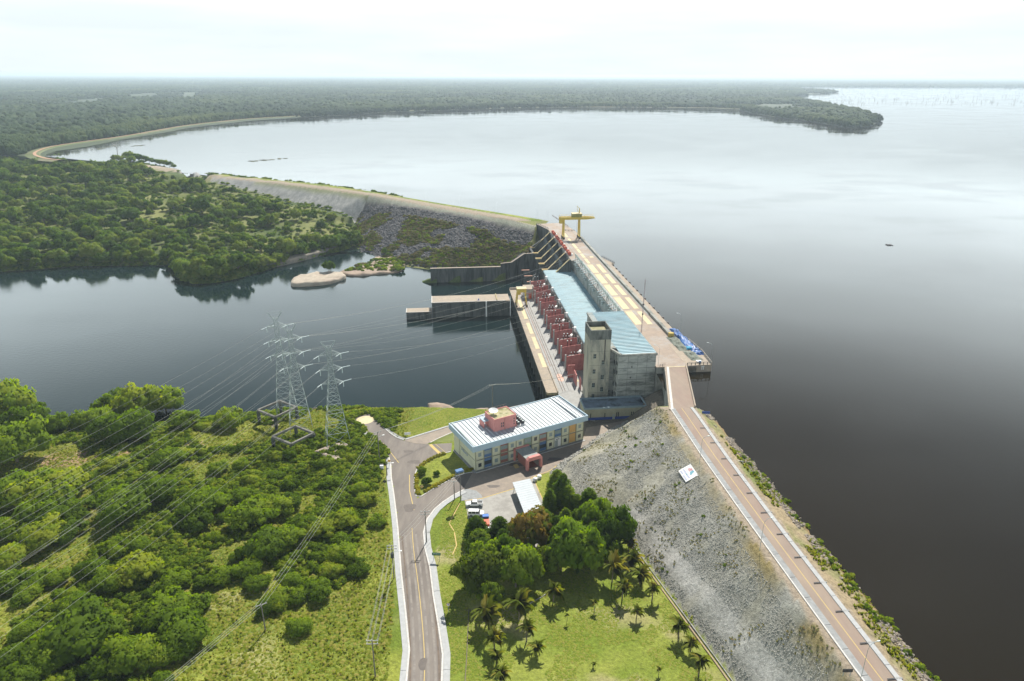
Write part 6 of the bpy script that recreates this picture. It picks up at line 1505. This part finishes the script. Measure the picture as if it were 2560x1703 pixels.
# --- clump on the lake side at the far end of the dam
for (x_, y_, r_) in ((300,402,6),(313,398,7),(328,400,8),(340,404,6.5),(352,403,7),(366,407,6),(380,409,5.5),(392,412,5),(404,414,5),(416,417,4.2),(428,420,3.2),(285,404,6),(345,410,5),(320,408,6)):
    p_ = P(x_, y_, 25); tree(p_[0], p_[1]+8, 23.6, r_, r_*1.15, CI[int(x_) % 7], 'dam_end_tree', 'dark tree of the clump where the far dam meets the lake shore', 'trees at the far end of the dam')
# --- forest beyond the lower river
cl = [(600,592,110,10),(480,497,170,12),(640,583,60,10),(780,568,90,12),(40,455,70,14),(700,470,60,8),(560,505,60,10),(420,560,90,8)]
pts_i = []
tries = 0; grid_t = set()
r_ = np.random.default_rng(5)
cand = []
for _ in range(420):
    j = r_.integers(0, len(SHI)-2); u = r_.random(); q = r_.uniform(1.5, 11); a_, c_ = SHI[j], SHI[j+1]; x = a_[0]+(c_[0]-a_[0])*u - q*.25; y = a_[1]+(c_[1]-a_[1])*u + q
    cand.append((x, y, max(hz(x, y), .6)))
while len(cand) < 5200 and tries < 60000:
    tries += 1
    x = r_.uniform(-820, -95); y = r_.uniform(452, 1290)
    if abs(x) > y*.80+40: continue
    z = hz(x, y)
    if z < .5 or z > 26.4: continue
    cand.append((x, y, z))
ca = np.array(cand); P0 = np.array([Qp(*c) for c in ca])
ok = ~inpoly(ca[:,0], ca[:,1], [(p[0], p[1]) for p in CD[:4]] + [(-165,702),(-124,554),(-61,490),S(0,459),S(66,488)])
gdp = [(p[0], p[1]) for p in CD[2:]] + [(p[0], p[1]) for p in (GTOE[::-1]+px([(893,560)], 4))]
ok &= ~inpoly(ca[:,0], ca[:,1], gdp) & (dline(ca[:,0], ca[:,1], CU) > 12) & (dline(ca[:,0], ca[:,1], CD) > 10)
# nothing in the lake itself
lakeline = CU + [P(300,380,27), P(200,398,27), P(120,405,27)]
for i, c in enumerate(ca):
    q = P0[i]
    if not ok[i]: continue
    if q[1] < np.interp(q[0], [-300,92,215,330,362], [388,405,404,406,416]) : ok[i] = False
    if q[0] > 362 and q[1] < np.interp(q[0], [p[0] for p in DSE[::-1]], [p[1] for p in DSE[::-1]]) + 4: ok[i] = False
tops = np.array([Qp(c[0], c[1], c[2]+6.5)[1] for c in ca]); TLX = [362,400,460,600,700,840,893,960]; TLY = [422,431,445,474,498,528,550,560]
ok &= ~((P0[:,0] > 362) & (P0[:,0] < 900) & (tops < np.interp(P0[:,0], TLX, TLY)))
for (cx_, cy_, rx, ry) in cl: ok &= ~((((P0[:,0]-cx_)/rx)**2 + ((P0[:,1]-cy_)/ry)**2 < 1) & (r_.random(len(ca)) < .88))
ca = ca[ok]; P0 = P0[ok]
dens = np.array([sample(tk, c[0], c[1]) for c in ca])
d_sh = dline(ca[:,0], ca[:,1], SHI)
Rr = np.clip(r_.normal(4.4, 1.3, len(ca)) + (dens-.5)*5 - np.clip((P0[:,0]-330)/450, 0, 1)*1.1, 2.0, 8.2) * np.where(P0[:,1] < 470, 1.15, 1)
Hh = Rr*r_.uniform(.85, 1.35, len(ca)) + 1.2
# thin out by spacing, big ones first
order = np.argsort(-Rr); keepi = []; cell = {}
for i in order:
    cx_, cy_ = int(ca[i,0]//8), int(ca[i,1]//8); bad = False
    for a in (-1,0,1):
        for b_ in (-1,0,1):
            for j in cell.get((cx_+a, cy_+b_), ()):
                if (ca[i,0]-ca[j,0])**2+(ca[i,1]-ca[j,1])**2 < (.62*(Rr[i]+Rr[j])*.85)**2: bad = True
    if not bad: keepi.append(i); cell.setdefault((cx_, cy_), []).append(i)
keepi = np.array(keepi); sz = Rr[keepi]/ca[keepi,1]; od = keepi[np.argsort(-sz)]
IND, REST = od[:240], od[240:]
ISP = {}
for n_, i in enumerate(IND):
    tree(float(ca[i,0]), float(ca[i,1]), float(ca[i,2]), float(Rr[i]), float(Hh[i]), CI[n_ % 7], 'forest_tree', 'broad-crowned tree of the dense forest across the lower river', 'forest trees across the lower river')

def scatter(name, pts, sc, rot, meshes, label=None, cat=None, tilt=None, kind='stuff', zs=None):
    """one object: the given shapes set on many points (geometry nodes)"""
    pts = np.asarray(pts, np.float32); n = len(pts); k = len(meshes)
    me = bpy.data.meshes.new(name); me.vertices.add(n); me.vertices.foreach_set('co', pts.ravel())
    sv3 = np.stack([sc, sc, sc if zs is None else zs], 1).astype(np.float32)
    a = me.attributes.new('sc', 'FLOAT_VECTOR', 'POINT'); a.data.foreach_set('vector', sv3.ravel())
    rr_ = np.zeros((n,3), np.float32); rr_[:,2] = rot
    if tilt is not None: rr_[:,:2] = tilt
    a = me.attributes.new('rt', 'FLOAT_VECTOR', 'POINT'); a.data.foreach_set('vector', rr_.ravel())
    a = me.attributes.new('vr', 'INT', 'POINT'); a.data.foreach_set('value', (np.arange(n) % k).astype(np.int32))
    o = bpy.data.objects.new(name, me); COL.objects.link(o)
    ng = bpy.data.node_groups.new(name, 'GeometryNodeTree'); ng.interface.new_socket('Geometry', in_out='INPUT', socket_type='NodeSocketGeometry'); ng.interface.new_socket('Geometry', in_out='OUTPUT', socket_type='NodeSocketGeometry')
    gi = N(ng, 'NodeGroupInput'); go = N(ng, 'NodeGroupOutput'); jn = N(ng, 'GeometryNodeJoinGeometry')
    asc = N(ng, 'GeometryNodeInputNamedAttribute', data_type='FLOAT_VECTOR'); asc.inputs[0].default_value = 'sc'
    art = N(ng, 'GeometryNodeInputNamedAttribute', data_type='FLOAT_VECTOR'); art.inputs[0].default_value = 'rt'
    avr = N(ng, 'GeometryNodeInputNamedAttribute', data_type='INT'); avr.inputs[0].default_value = 'vr'
    for q, m_ in enumerate(meshes):
        so = bpy.data.objects.new(name + '_shape', m_)
        oi = N(ng, 'GeometryNodeObjectInfo'); oi.inputs['Object'].default_value = so; oi.inputs['As Instance'].default_value = True
        ip = N(ng, 'GeometryNodeInstanceOnPoints'); cmp_ = N(ng, 'FunctionNodeCompare', data_type='INT', operation='EQUAL'); cmp_.inputs[3].default_value = q
        ng.links.new([s_ for s_ in avr.outputs if s_.enabled][0], cmp_.inputs[2]); ng.links.new(cmp_.outputs[0], ip.inputs['Selection'])
        ng.links.new(gi.outputs[0], ip.inputs['Points']); ng.links.new(oi.outputs['Geometry'], ip.inputs['Instance'])
        ng.links.new([s_ for s_ in art.outputs if s_.enabled][0], ip.inputs['Rotation']); ng.links.new([s_ for s_ in asc.outputs if s_.enabled][0], ip.inputs['Scale'])
        ng.links.new(ip.outputs[0], jn.inputs[0])
    ng.links.new(jn.outputs[0], go.inputs[0])
    md = o.modifiers.new('scatter', 'NODES'); md.node_group = ng
    tag(o, label, cat, None, kind); return o
scatter('distant_wood', ca[REST], Rr[REST], r_.random(len(REST))*6.28, CI, zs=Hh[REST])
# understory of the forest and low scrub
def pts_on(n, x0, x1, y0, y1, cond, seed):
    r = np.random.default_rng(seed); out = []
    X = r.uniform(x0, x1, n); Y = r.uniform(y0, y1, n)
    ii = np.clip(np.searchsorted(XS, X)-1, 0, len(XS)-2); jj = np.clip(np.searchsorted(YS, Y)-1, 0, len(YS)-2)
    fx = (X-XS[ii])/(XS[ii+1]-XS[ii]); fy = (Y-YS[jj])/(YS[jj+1]-YS[jj])
    Z = (H[jj,ii]*(1-fx)+H[jj,ii+1]*fx)*(1-fy) + (H[jj+1,ii]*(1-fx)+H[jj+1,ii+1]*fx)*fy
    k = cond(X, Y, Z, ii, jj); return np.stack([X, Y, Z], 1)[k]
vis = lambda X, Y: np.abs(X) < Y*.80+30
p_ = pts_on(26000, -820, -95, 455, 1150, lambda X,Y,Z,i,j: (Z > .8) & (Z < 26.2) & vis(X,Y) & ~zone_rf[j,i] & ~zone_gd[j,i] & (fbm(X,Y,33,30,3) > .40), 6)
rs = np.random.default_rng(8)
scatter('forest_undergrowth', p_, rs.uniform(.8,2.3,len(p_)), rs.random(len(p_))*6.28, [crown('undergrowth', 640+k, LEAF_I, 'dome', 6, 16, .22, .45, .7, 0) for k in range(3)])
paveF = paved.astype(float)
fl = lambda X,Y,Z,i,j: (X < -44) & (Z > 1.0) & (Y < 262) & vis(X,Y) & ~paved[j,i]
p_ = pts_on(30000, -240, -44, 96, 262, lambda X,Y,Z,i,j: fl(X,Y,Z,i,j) & (fbm(X,Y,91,26,3) > .46) & ~((Y < 135) & (X > -80)), 9)
scatter('field_scrub', p_, rs.uniform(.35,1.3,len(p_)), rs.random(len(p_))*6.28, CLOW)
def tuft(seed, m, n=16):
    r = np.random.default_rng(seed); q = []; tt = []
    for k in range(n):
        a = r.random()*6.28; d = r.random()*.55; c = np.array([math.cos(a)*d, math.sin(a)*d, 0]); h = r.uniform(.35,1.0); ln = r.uniform(.1,.45); wv = np.array([-math.sin(a), math.cos(a), 0])*r.uniform(.10,.2)
        tp = c+np.array([math.cos(a)*ln, math.sin(a)*ln, h]); q += [c-wv, c+wv, tp+wv*.4, tp-wv*.4]; tt += [r.random()]*4
    return np_mesh('tuft', np.zeros((0,3)), np.zeros((0,3), int), np.array(q), np.zeros(0), np.array(tt), m, np.tile([0.,0.,1.], (len(q),1)))
TFT = [tuft(k, GRASS_D) for k in range(4)]; 
def mound(seed, m):
    r = np.random.default_rng(seed); iv, if_ = ico(); v = iv*(1+r.uniform(-.3,.3,len(iv)))[:,None]*np.array([1,1,.34]); n_ = iv*.5+np.array([0,0,1]); n_ /= np.linalg.norm(n_, axis=1)[:,None]
    return np_mesh('mound', v, if_, np.zeros((0,3)), r.random(len(v)), np.zeros(0), m, n_)
TFL = [mound(30+k, GRASS_M) for k in range(4)]; MND = [mound(40+k, GRASS_D) for k in range(4)]
p_ = pts_on(170000, -240, -24, 92, 262, lambda X,Y,Z,i,j: (Z > .8) & vis(X,Y) & ~paved[j,i] & ((X < -45) | (dline(X,Y,EL) > 2.6)) & (X < np.interp(Y, [90,150,185,262], [-25,-31,-39,-39])), 12)
scatter('rough_grass', p_, rs.uniform(.12,.42,len(p_))*(.6+1.3*fbm(p_[:,0],p_[:,1],19,7,3)), rs.random(len(p_))*6.28, TFT[:1]+MND)
lz = lambda X,Y,Z,i,j: lawn[j,i] & (dline(X,Y,ER) > 2.4) & (dline(X,Y,dl_) > .8)
p_ = pts_on(60000, -21, 52, 92, 200, lambda X,Y,Z,i,j: lz(X,Y,Z,i,j) & (fbm(X,Y,14,6,3) > np.where(X < -9, .38, .52)) & (dline(X,Y,[(-15,185),(-10,185)]) > 4.5), 13)
p2 = pts_on(26000, -62, 16, 216, 262, lambda X,Y,Z,i,j: (Z > 1.5) & ~paved[j,i] & (dline(X,Y,BACKP) > 1.2) & (dline(X,Y,ROADP) > 2.0) & ((Y > 238) | (dline(X,Y,[(-39.5,219.7),(-23,230.9),(-3,246),(12,253)]) < 22)) & (Y > 219+ (X+39)*.58) , 27)
p_ = np.concatenate([p_, p2])
scatter('lawn_grass', p_, rs.uniform(.14,.36,len(p_)), rs.random(len(p_))*6.28, TFL)
# shore fringe of the forest
r3 = np.random.default_rng(41); fr = []
for _ in range(2600):
    j = r3.integers(0, len(SHI)-2); u = r3.random(); q = r3.uniform(-.5, 15)**1.0; a_, c_ = SHI[j], SHI[j+1]; x = a_[0]+(c_[0]-a_[0])*u - q*.25; y = a_[1]+(c_[1]-a_[1])*u + q; fr.append((x, y, max(hz(x, y), .1)-.2))
scatter('shore_thicket', fr, r3.uniform(.9,2.6,len(fr)), r3.random(len(fr))*6.28, [crown('fringe', 660+k, LEAF_I, 'dome', 8, 20, .2, .42, .9, 0) for k in range(3)])
# --- rocks
def rock_mesh(seed, m, sub=1):
    bm = bmesh.new(); bmesh.ops.create_icosphere(bm, subdivisions=sub, radius=1)
    for v in bm.verts:
        n_ = mnoise.noise(v.co*1.3 + Vector((seed*7.1,0,0))); v.co *= 1+.55*n_; v.co.z *= .7
    me = bpy.data.meshes.new('rock'); bm.to_mesh(me); bm.free(); me.materials.append(m); return me
RKL = [rock_mesh(k, STONE_M) for k in range(4)]; RKD = [rock_mesh(20+k, STONE_D) for k in range(4)]
def tilt(n): return rs.uniform(-.8,.8,(n,2))
p_ = pts_on(90000, 8, 72, 88, 236, lambda X,Y,Z,i,j: zone_emb[j,i] & (dline(X,Y,CR_L) > 2.0) & (fbm(X,Y,71,14,4) < .57) & ((np.abs(dline(X,Y,TOE[7:])-4.5) > 2.0) | (Y > 172)), 15)
scatter('gravel_slope_stones', p_, rs.uniform(.08,.20,len(p_)), rs.random(len(p_))*6.28, RKL, tilt=tilt(len(p_)))
p_ = pts_on(16000, 8, 72, 88, 236, lambda X,Y,Z,i,j: zone_emb[j,i] & (fbm(X,Y,72,5,3) > .5) & (fbm(X,Y,71,14,4) > .43), 35)
scatter('slope_weeds', p_, rs.uniform(.12,.38,len(p_)), rs.random(len(p_))*6.28, [mound(60+k, DRY_M) for k in range(3)])
p_ = pts_on(420, 8, 72, 88, 225, lambda X,Y,Z,i,j: zone_emb[j,i] & (fbm(X,Y,72,5,3) > .56), 36)
scatter('slope_shrubs', p_, rs.uniform(.2,.6,len(p_)), rs.random(len(p_))*6.28, CLOW)
p_ = pts_on(16000, 10, 52, 196, 236, lambda X,Y,Z,i,j: zone_emb[j,i] & (dline(X,Y,TOE) < 2.6), 16)
scatter('toe_boulders', p_, rs.uniform(.2,.75,len(p_)), rs.random(len(p_))*6.28, RKL, tilt=tilt(len(p_)))
p_ = pts_on(40000, 55, 100, 92, 224, lambda X,Y,Z,i,j: ups[j,i] & (dline(X,Y,W_R) < 3.2) & (Z > 23.4) & (fbm(X,Y,73,7,3) > .42), 17)
scatter('lakeside_riprap', p_, rs.uniform(.15,.6,len(p_)), rs.random(len(p_))*6.28, [rock_mesh(40+k, mat('brown_riprap', (.26,.21,.16), (.17,.15,.12), 1.2, c3=(.4,.38,.34), scale3=.6)) for k in range(3)], tilt=tilt(len(p_)))
p_ = pts_on(14000, 55, 100, 92, 224, lambda X,Y,Z,i,j: ups[j,i] & (dline(X,Y,CR_R) > 1.2) & (Z > 23.9) & (fbm(X,Y,74,9,3) > .50), 18)
scatter('lakeside_tufts', p_, rs.uniform(.25,.7,len(p_)), rs.random(len(p_))*6.28, TFT)
p_ = pts_on(1600, 60, 100, 92, 224, lambda X,Y,Z,i,j: ups[j,i] & (dline(X,Y,W_R) < 3.6) & (Z > 23.7) & (fbm(X,Y,74,9,3) > .55), 19)
scatter('lakeside_shrubs', p_, rs.uniform(.3,1.0,len(p_)), rs.random(len(p_))*6.28, CLOW)
p_ = pts_on(42000, -175, 30, 470, 705, lambda X,Y,Z,i,j: zone_rf[j,i] & (dline(X,Y,CD) > 9) & (Z > -.5) & ((fbm(X,Y,81,20,4) < .46) | (dline(X,Y,CD) < 22)), 21)
scatter('rockfill_boulders', p_, rs.uniform(.5,1.35,len(p_)), rs.random(len(p_))*6.28, RKD, tilt=tilt(len(p_)))
p_ = pts_on(34000, -175, 30, 470, 705, lambda X,Y,Z,i,j: zone_rf[j,i] & (dline(X,Y,CD) > 16) & (Z > .5) & (dline(X,Y,CD) > 20) & (fbm(X,Y,81,20,4) > .40), 22)
scatter('rockfill_scrub', p_, rs.uniform(.7,1.9,len(p_)), rs.random(len(p_))*6.28, CDRY + CLOW[:1])
p_ = pts_on(9000, -130, 20, 247, 266, lambda X,Y,Z,i,j: (Z > -.8) & (Z < 3.2) & (fbm(X,Y,77,8,3) > .5), 23)
scatter('shore_stones', p_, rs.uniform(.2,.8,len(p_)), rs.random(len(p_))*6.28, [rock_mesh(60+k, ROCK_R) for k in range(3)], tilt=tilt(len(p_)))
# single big rocks
def slab_rock(name, label, outline, z0, ztop, m, seed, cat='rock', kids_=None):
    """smooth rounded granite mass over a plan outline"""
    n = len(outline); cx_ = sum(p[0] for p in outline)/n; cy_ = sum(p[1] for p in outline)/n
    ol = smooth([*outline, outline[0]], 2); b = MB(); rings = [(1.0,0),(1.0,.6),(.985,.88),(.9,1.0),(.6,1.04),(.3,1.0)]; m_ = len(ol)-1; vs = []
    for f_, h_ in rings:
        for p in ol[:-1]:
            x = cx_+(p[0]-cx_)*f_; y = cy_+(p[1]-cy_)*f_; vs.append((x-cx_, y-cy_, (z0 + (ztop-z0)*h_ + (mnoise.noise((x*.14,y*.2,seed))*1.5+mnoise.noise((x*.5,y*.6,seed))*.35)*(h_ > 0.3))-z0))
    vs.append((0,0,ztop-z0+.2)); fs = []
    for q in range(len(rings)-1):
        for k in range(m_): fs.append((q*m_+k, q*m_+(k+1)%m_, (q+1)*m_+(k+1)%m_, (q+1)*m_+k))
    fs += [((len(rings)-1)*m_+k, (len(rings)-1)*m_+(k+1)%m_, len(vs)-1) for k in range(m_)]
    b._add(vs, fs); o = b.build(name, m, None, True); o.location = (cx_, cy_, z0); tag(o, label, cat); return o
slab_rock('granite_island', 'large pale smooth granite rock lying in the lower river', [(-150.5,446.0),(-147.8,442.2),(-136.8,444.0),(-127.1,446.5),(-118.5,457),(-116.4,466.5),(-123.9,474),(-142.3,472),(-153.6,462)], -1, 2.5, ROCKM, 2)
slab_rock('granite_ledge', 'low brown rock spit joining the pale rock to the rockfill', [(-127,476),(-118,470),(-108,468),(-97,474),(-84,477),(-79,490),(-84,515),(-98,528),(-108,522),(-104,500),(-116,492)], -1, 1.5, ROCK_R, 5)
tree(-131.5, 473.5, 2.0, 4.2, 6.2, CG[0], 'island_bush', 'single round green bush behind the pale granite rock', cat='bush')
p_ = np.array([(x, y, 1.0) for x, y in zip(rs.uniform(-124,-80,260), rs.uniform(474,516,260))]); p_ = p_[inpoly(p_[:,0], p_[:,1], [(-122,478),(-80,480),(-83,512),(-105,512)])]
scatter('spit_scrub', p_, rs.uniform(.9,2.4,len(p_)), rs.random(len(p_))*6.28, CLOW+CDRY[:1])
bz = hz(-62.5,212.0)
slab_rock('flat_boulder', 'flat tan boulder at the foot of the rightmost pylon', [(-71,213.5),(-66.5,217.8),(-61,218.6),(-57.4,214.5),(-58.6,208.8),(-62.5,206.2),(-65.5,209.5)], bz-1.2, bz+.7, mat('tan_boulder', (.42,.35,.27), (.30,.25,.20), .6), 8)
slab_rock('shore_outcrop', 'pinkish rock outcrop on the river shore behind the turning disc', [(-84,256),(-74,258.5),(-62,257.6),(-54,254),(-62,250.5),(-75,252)], -.2, 3.4, ROCK_R, 11)
slab_rock('shore_outcrop', 'pinkish rock outcrop in the water beside the rear lane', [(-36,262.5),(-30,264),(-24,260),(-20,252),(-26,247),(-33,251)], -.6, 2.4, ROCK_R, 14)
slab_rock('shore_outcrop', 'small flat brown rock in the water behind the office building', [(-17.5,262.6),(-13,263.2),(-9,261),(-11,258.6),(-16,259)], -.6, 1.1, ROCK_R, 17)
slab_rock('river_ledge', 'long dark rock ledge under the forest edge', [(-207,466),(-196,473),(-180,488),(-158,515),(-141,545),(-132,566),(-136,570),(-150,552),(-176,515),(-200,484),(-214,472)], -1, 4.3, mat('grey_ledge', (.22,.20,.17), (.13,.12,.10), .2, c3=(.33,.28,.22), scale3=.1), 20)

# ================================================================== FAR COUNTRY
# curved dike with its grass slopes and red track
dk = smooth([(p[0], p[1]) for p in DK], 2)
dt2 = bpy.data.objects.new('far_dike', None); COL.objects.link(dt2); tag(dt2, kind='structure')
GB = mat('dike_grass', (.08,.11,.03), (.11,.13,.045), .05, c3=(.17,.15,.08), scale3=.01); TR = mat('red_earth_track', (.42,.22,.14), (.36,.24,.15), .05)
b = MB(); o1 = offset(dk, -5); o2 = offset(dk, 12); o0 = offset(dk, -9)
for i in range(len(dk)-1):
    b._add([(*o0[i],23.5),(*o1[i],26.4),(*dk[i],26.8),(*o2[i],25.4),(*o0[i+1],23.5),(*o1[i+1],26.4),(*dk[i+1],26.8),(*o2[i+1],25.4)], [(0,4,5,1),(1,5,6,2),(2,6,7,3)])
b.build('grass_bank', GB, dt2); b = MB(); ribbon(b, dk, -1.8, 2.2, 26.95); b.build('red_track', TR, dt2)
# track through the forest on the far left
FM = leaf_mat('far_canopy', [(.022,.045,.014),(.038,.068,.018),(.058,.09,.022),(.09,.115,.03)], .2)
_n = FM.node_tree; _g = N(_n, 'ShaderNodeNewGeometry'); _z = N(_n, 'ShaderNodeTexNoise'); _z.inputs['Scale'].default_value = .0022; _z.inputs['Detail'].default_value = 5
_n.links.new(_g.outputs['Position'], _z.inputs[0]); _add = [q for q in _n.nodes if q.type == 'MATH' and q.operation == 'ADD'][0]; _m2 = N(_n, 'ShaderNodeMath', operation='MULTIPLY_ADD'); _m2.inputs[1].default_value = 3.2; _m2.inputs[2].default_value = -1.55
_n.links.new(_z.outputs[0], _m2.inputs[0]); _l = _add.inputs[0].links[0]; _src = _l.from_socket; _m3 = N(_n, 'ShaderNodeMath', operation='MULTIPLY'); _m3.inputs[1].default_value = .5; _n.links.new(_src, _m3.inputs[0])
_m4 = N(_n, 'ShaderNodeMath', operation='ADD'); _n.links.new(_m3.outputs[0], _m4.inputs[0]); _n.links.new(_m2.outputs[0], _m4.inputs[1]); _n.links.new(_m4.outputs[0], _add.inputs[0])
def low_crown(r, c, R, h, T):
    iv, if_ = ico(); d = 1+r.uniform(-.28,.28,len(iv)); v = iv*d[:,None]*np.array([R,R,h]) + c; return v, if_, np.clip(T + r.uniform(-.25,.25,len(iv)), 0, 1)
def tile(seed, size=110, n=120, R0=6.5, H0=13):
    r = np.random.default_rng(seed); tv, tf, tt = [], [], []; o = 0
    for k in range(n):
        x, y = r.uniform(-size/2, size/2, 2); R = R0*r.uniform(.6,1.45); top = H0*r.uniform(.55,1.15) + (H0*.45 if r.random() < .06 else 0)
        v, f, t_ = low_crown(r, np.array([x, y, top-R*.8]), R, R*.85, r.random()); tv.append(v); tf.append(f+o); tt.append(t_); o += len(v)
    return np_mesh('canopy_tile', np.concatenate(tv), np.concatenate(tf), np.zeros((0,3)), np.concatenate(tt), np.zeros(0), FM)
TL = [tile(800+k) for k in range(4)]
TLB = [tile(820+k, 420, 260, 17, 19) for k in range(3)]
lp = land_poly
tx, ty = np.meshgrid(np.arange(-6500, 6500, 92), np.arange(900, 8200, 92)); tx = tx.ravel()+rs.uniform(-25,25,tx.size); ty = ty.ravel()+rs.uniform(-25,25,ty.size)
k = inpoly(tx, ty, lp) & (np.abs(tx) < ty*.80+150) & (dline(tx, ty, dk) > 56) & (dline(tx, ty, fw[9:]) > 55)
# forest road scar and pale clearings seen in the far left
scar = [(P(488,248,25)[0],P(488,248,25)[1]),(P(505,200,25)[0],P(505,200,25)[1])]
k &= ~((dline(tx, ty, scar) < 52) & (ty > 2600))
clr = fbm(tx, ty, 131, 900, 3) > .70; k &= ~(clr & (ty < 5200) & (rs.random(len(tx)) < .8))
tx, ty = tx[k], ty[k]
scatter('far_forest', np.stack([tx, ty, np.full(len(tx), 24.0)], 1), np.ones(len(tx)), rs.integers(0,4,len(tx))*PI/2+rs.uniform(-.2,.2,len(tx)), TL)
bx, by = np.meshgrid(np.arange(-26000, 26000, 360), np.arange(8000, 32000, 380)); bx = bx.ravel()+rs.uniform(-90,90,bx.size); by = by.ravel()+rs.uniform(-90,90,by.size)
k = inpoly(bx, by, lp) & (np.abs(bx) < by*.80+300); bx, by = bx[k], by[k]
scatter('horizon_forest', np.stack([bx, by, np.full(len(bx), 22.0)], 1), np.ones(len(bx)), rs.random(len(bx))*6.28, TLB)
# shoreline crowns, forest edge behind the dike
r2 = np.random.default_rng(77); e_ = []
for ln, dlo, dhi, n_ in ((offset(dk, 34), -16, 40, 6500), (offset([(p[0],p[1]) for p in fw[9:]], 16), -16, 55, 5200), ([(-1500,930),(-1000,1070),(-730,1150)], 0, 60, 1500)):
    rsn = resample(ln, 6)
    for _ in range(n_):
        j = r2.integers(0, len(rsn)); p = rsn[j]; a = rsn[max(j-1,0)]; c = rsn[min(j+1,len(rsn)-1)]; dx, dy = c[0]-a[0], c[1]-a[1]; l = math.hypot(dx,dy) or 1; q = r2.uniform(dlo, dhi)
        e_.append((p[0]-dy/l*q, p[1]+dx/l*q, 24.6))
e_ = np.array(e_); e_ = e_[inpoly(e_[:,0], e_[:,1], lp) & (dline(e_[:,0], e_[:,1], dk) > 17)]
LC = []
for k in range(4):
    r = np.random.default_rng(900+k); tv, tf, tt = [], [], []; o_ = 0
    for q in range(9):
        a = r.random()*6.28; v, f, t_ = low_crown(r, np.array([math.cos(a)*.5*r.random()**.5, math.sin(a)*.5*r.random()**.5, .35+.5*r.random()]), .42, .36, r.random()); tv.append(v); tf.append(f+o_); tt.append(t_); o_ += len(v)
    LC.append(np_mesh('edge_crown', np.concatenate(tv), np.concatenate(tf), np.zeros((0,3)), np.concatenate(tt), np.zeros(0), FM))
scatter('forest_edge', e_, r2.uniform(6,11,len(e_)), r2.random(len(e_))*6.28, LC, zs=r2.uniform(8,15,len(e_)))
# drowned trunks standing in the far lake arm, floating debris
b = MB()
for _ in range(420):
    X, Y, Z = P(r2.uniform(2030,2700), 207+r2.uniform(22,62)**1.0*.9, 24); b.bar((X,Y,23.5),(X+r2.uniform(-1,1),Y,24+r2.uniform(3,9)), r2.uniform(.5,.9))
tag(b.build('drowned_trunks', TRUNK), kind='stuff')
b = MB()
for (x0, y0, x1, y1, n_) in ((615,405,720,395,26),(330,366,372,362,10),(360,340,440,337,10),(230,376,300,362,14)):
    for _ in range(n_):
        u = r2.random(); X, Y, Z = P(x0+(x1-x0)*u+r2.uniform(-3,3), y0+(y1-y0)*u+r2.uniform(-1,1), 24); b.box(X-r2.uniform(1,3),X+r2.uniform(1,3),Y-2,Y+2,23.9,24.25)
tag(b.build('floating_weed', mat('weed', (.10,.11,.06), (.14,.14,.08), .3)), kind='stuff')
b = MB()
for _ in range(26):
    a = P(2223, 613, 24); b.bar((a[0]+r2.uniform(-2,2),a[1]+r2.uniform(-2,2),24.05),(a[0]+r2.uniform(-2,2),a[1]+r2.uniform(-2,2),24.3),.3)
o = b.build('floating_branches', DARK); tag(o, 'dark tangle of branches floating alone on the lake', 'branches')
t = thing('dead_tree', 'bare pale tree standing in the shallow bay at the far left', 'tree', P(293, 383, 24))
b = MB(); b.tube([(0,0,-1),(1,0,6),(0,0,12)], .5, 6, .3)
for k in range(9): a = k*.8; b.tube([(0,0,6+k*.7),(math.cos(a)*5,math.sin(a)*5,11+k*.9)], .28, 4, .1)
b.build('branches', mat('bleached_wood', (.4,.38,.34)), t)
# bare-soil patch in the field with faint path
print('objects', len(COL.objects), 'trees', TREES)
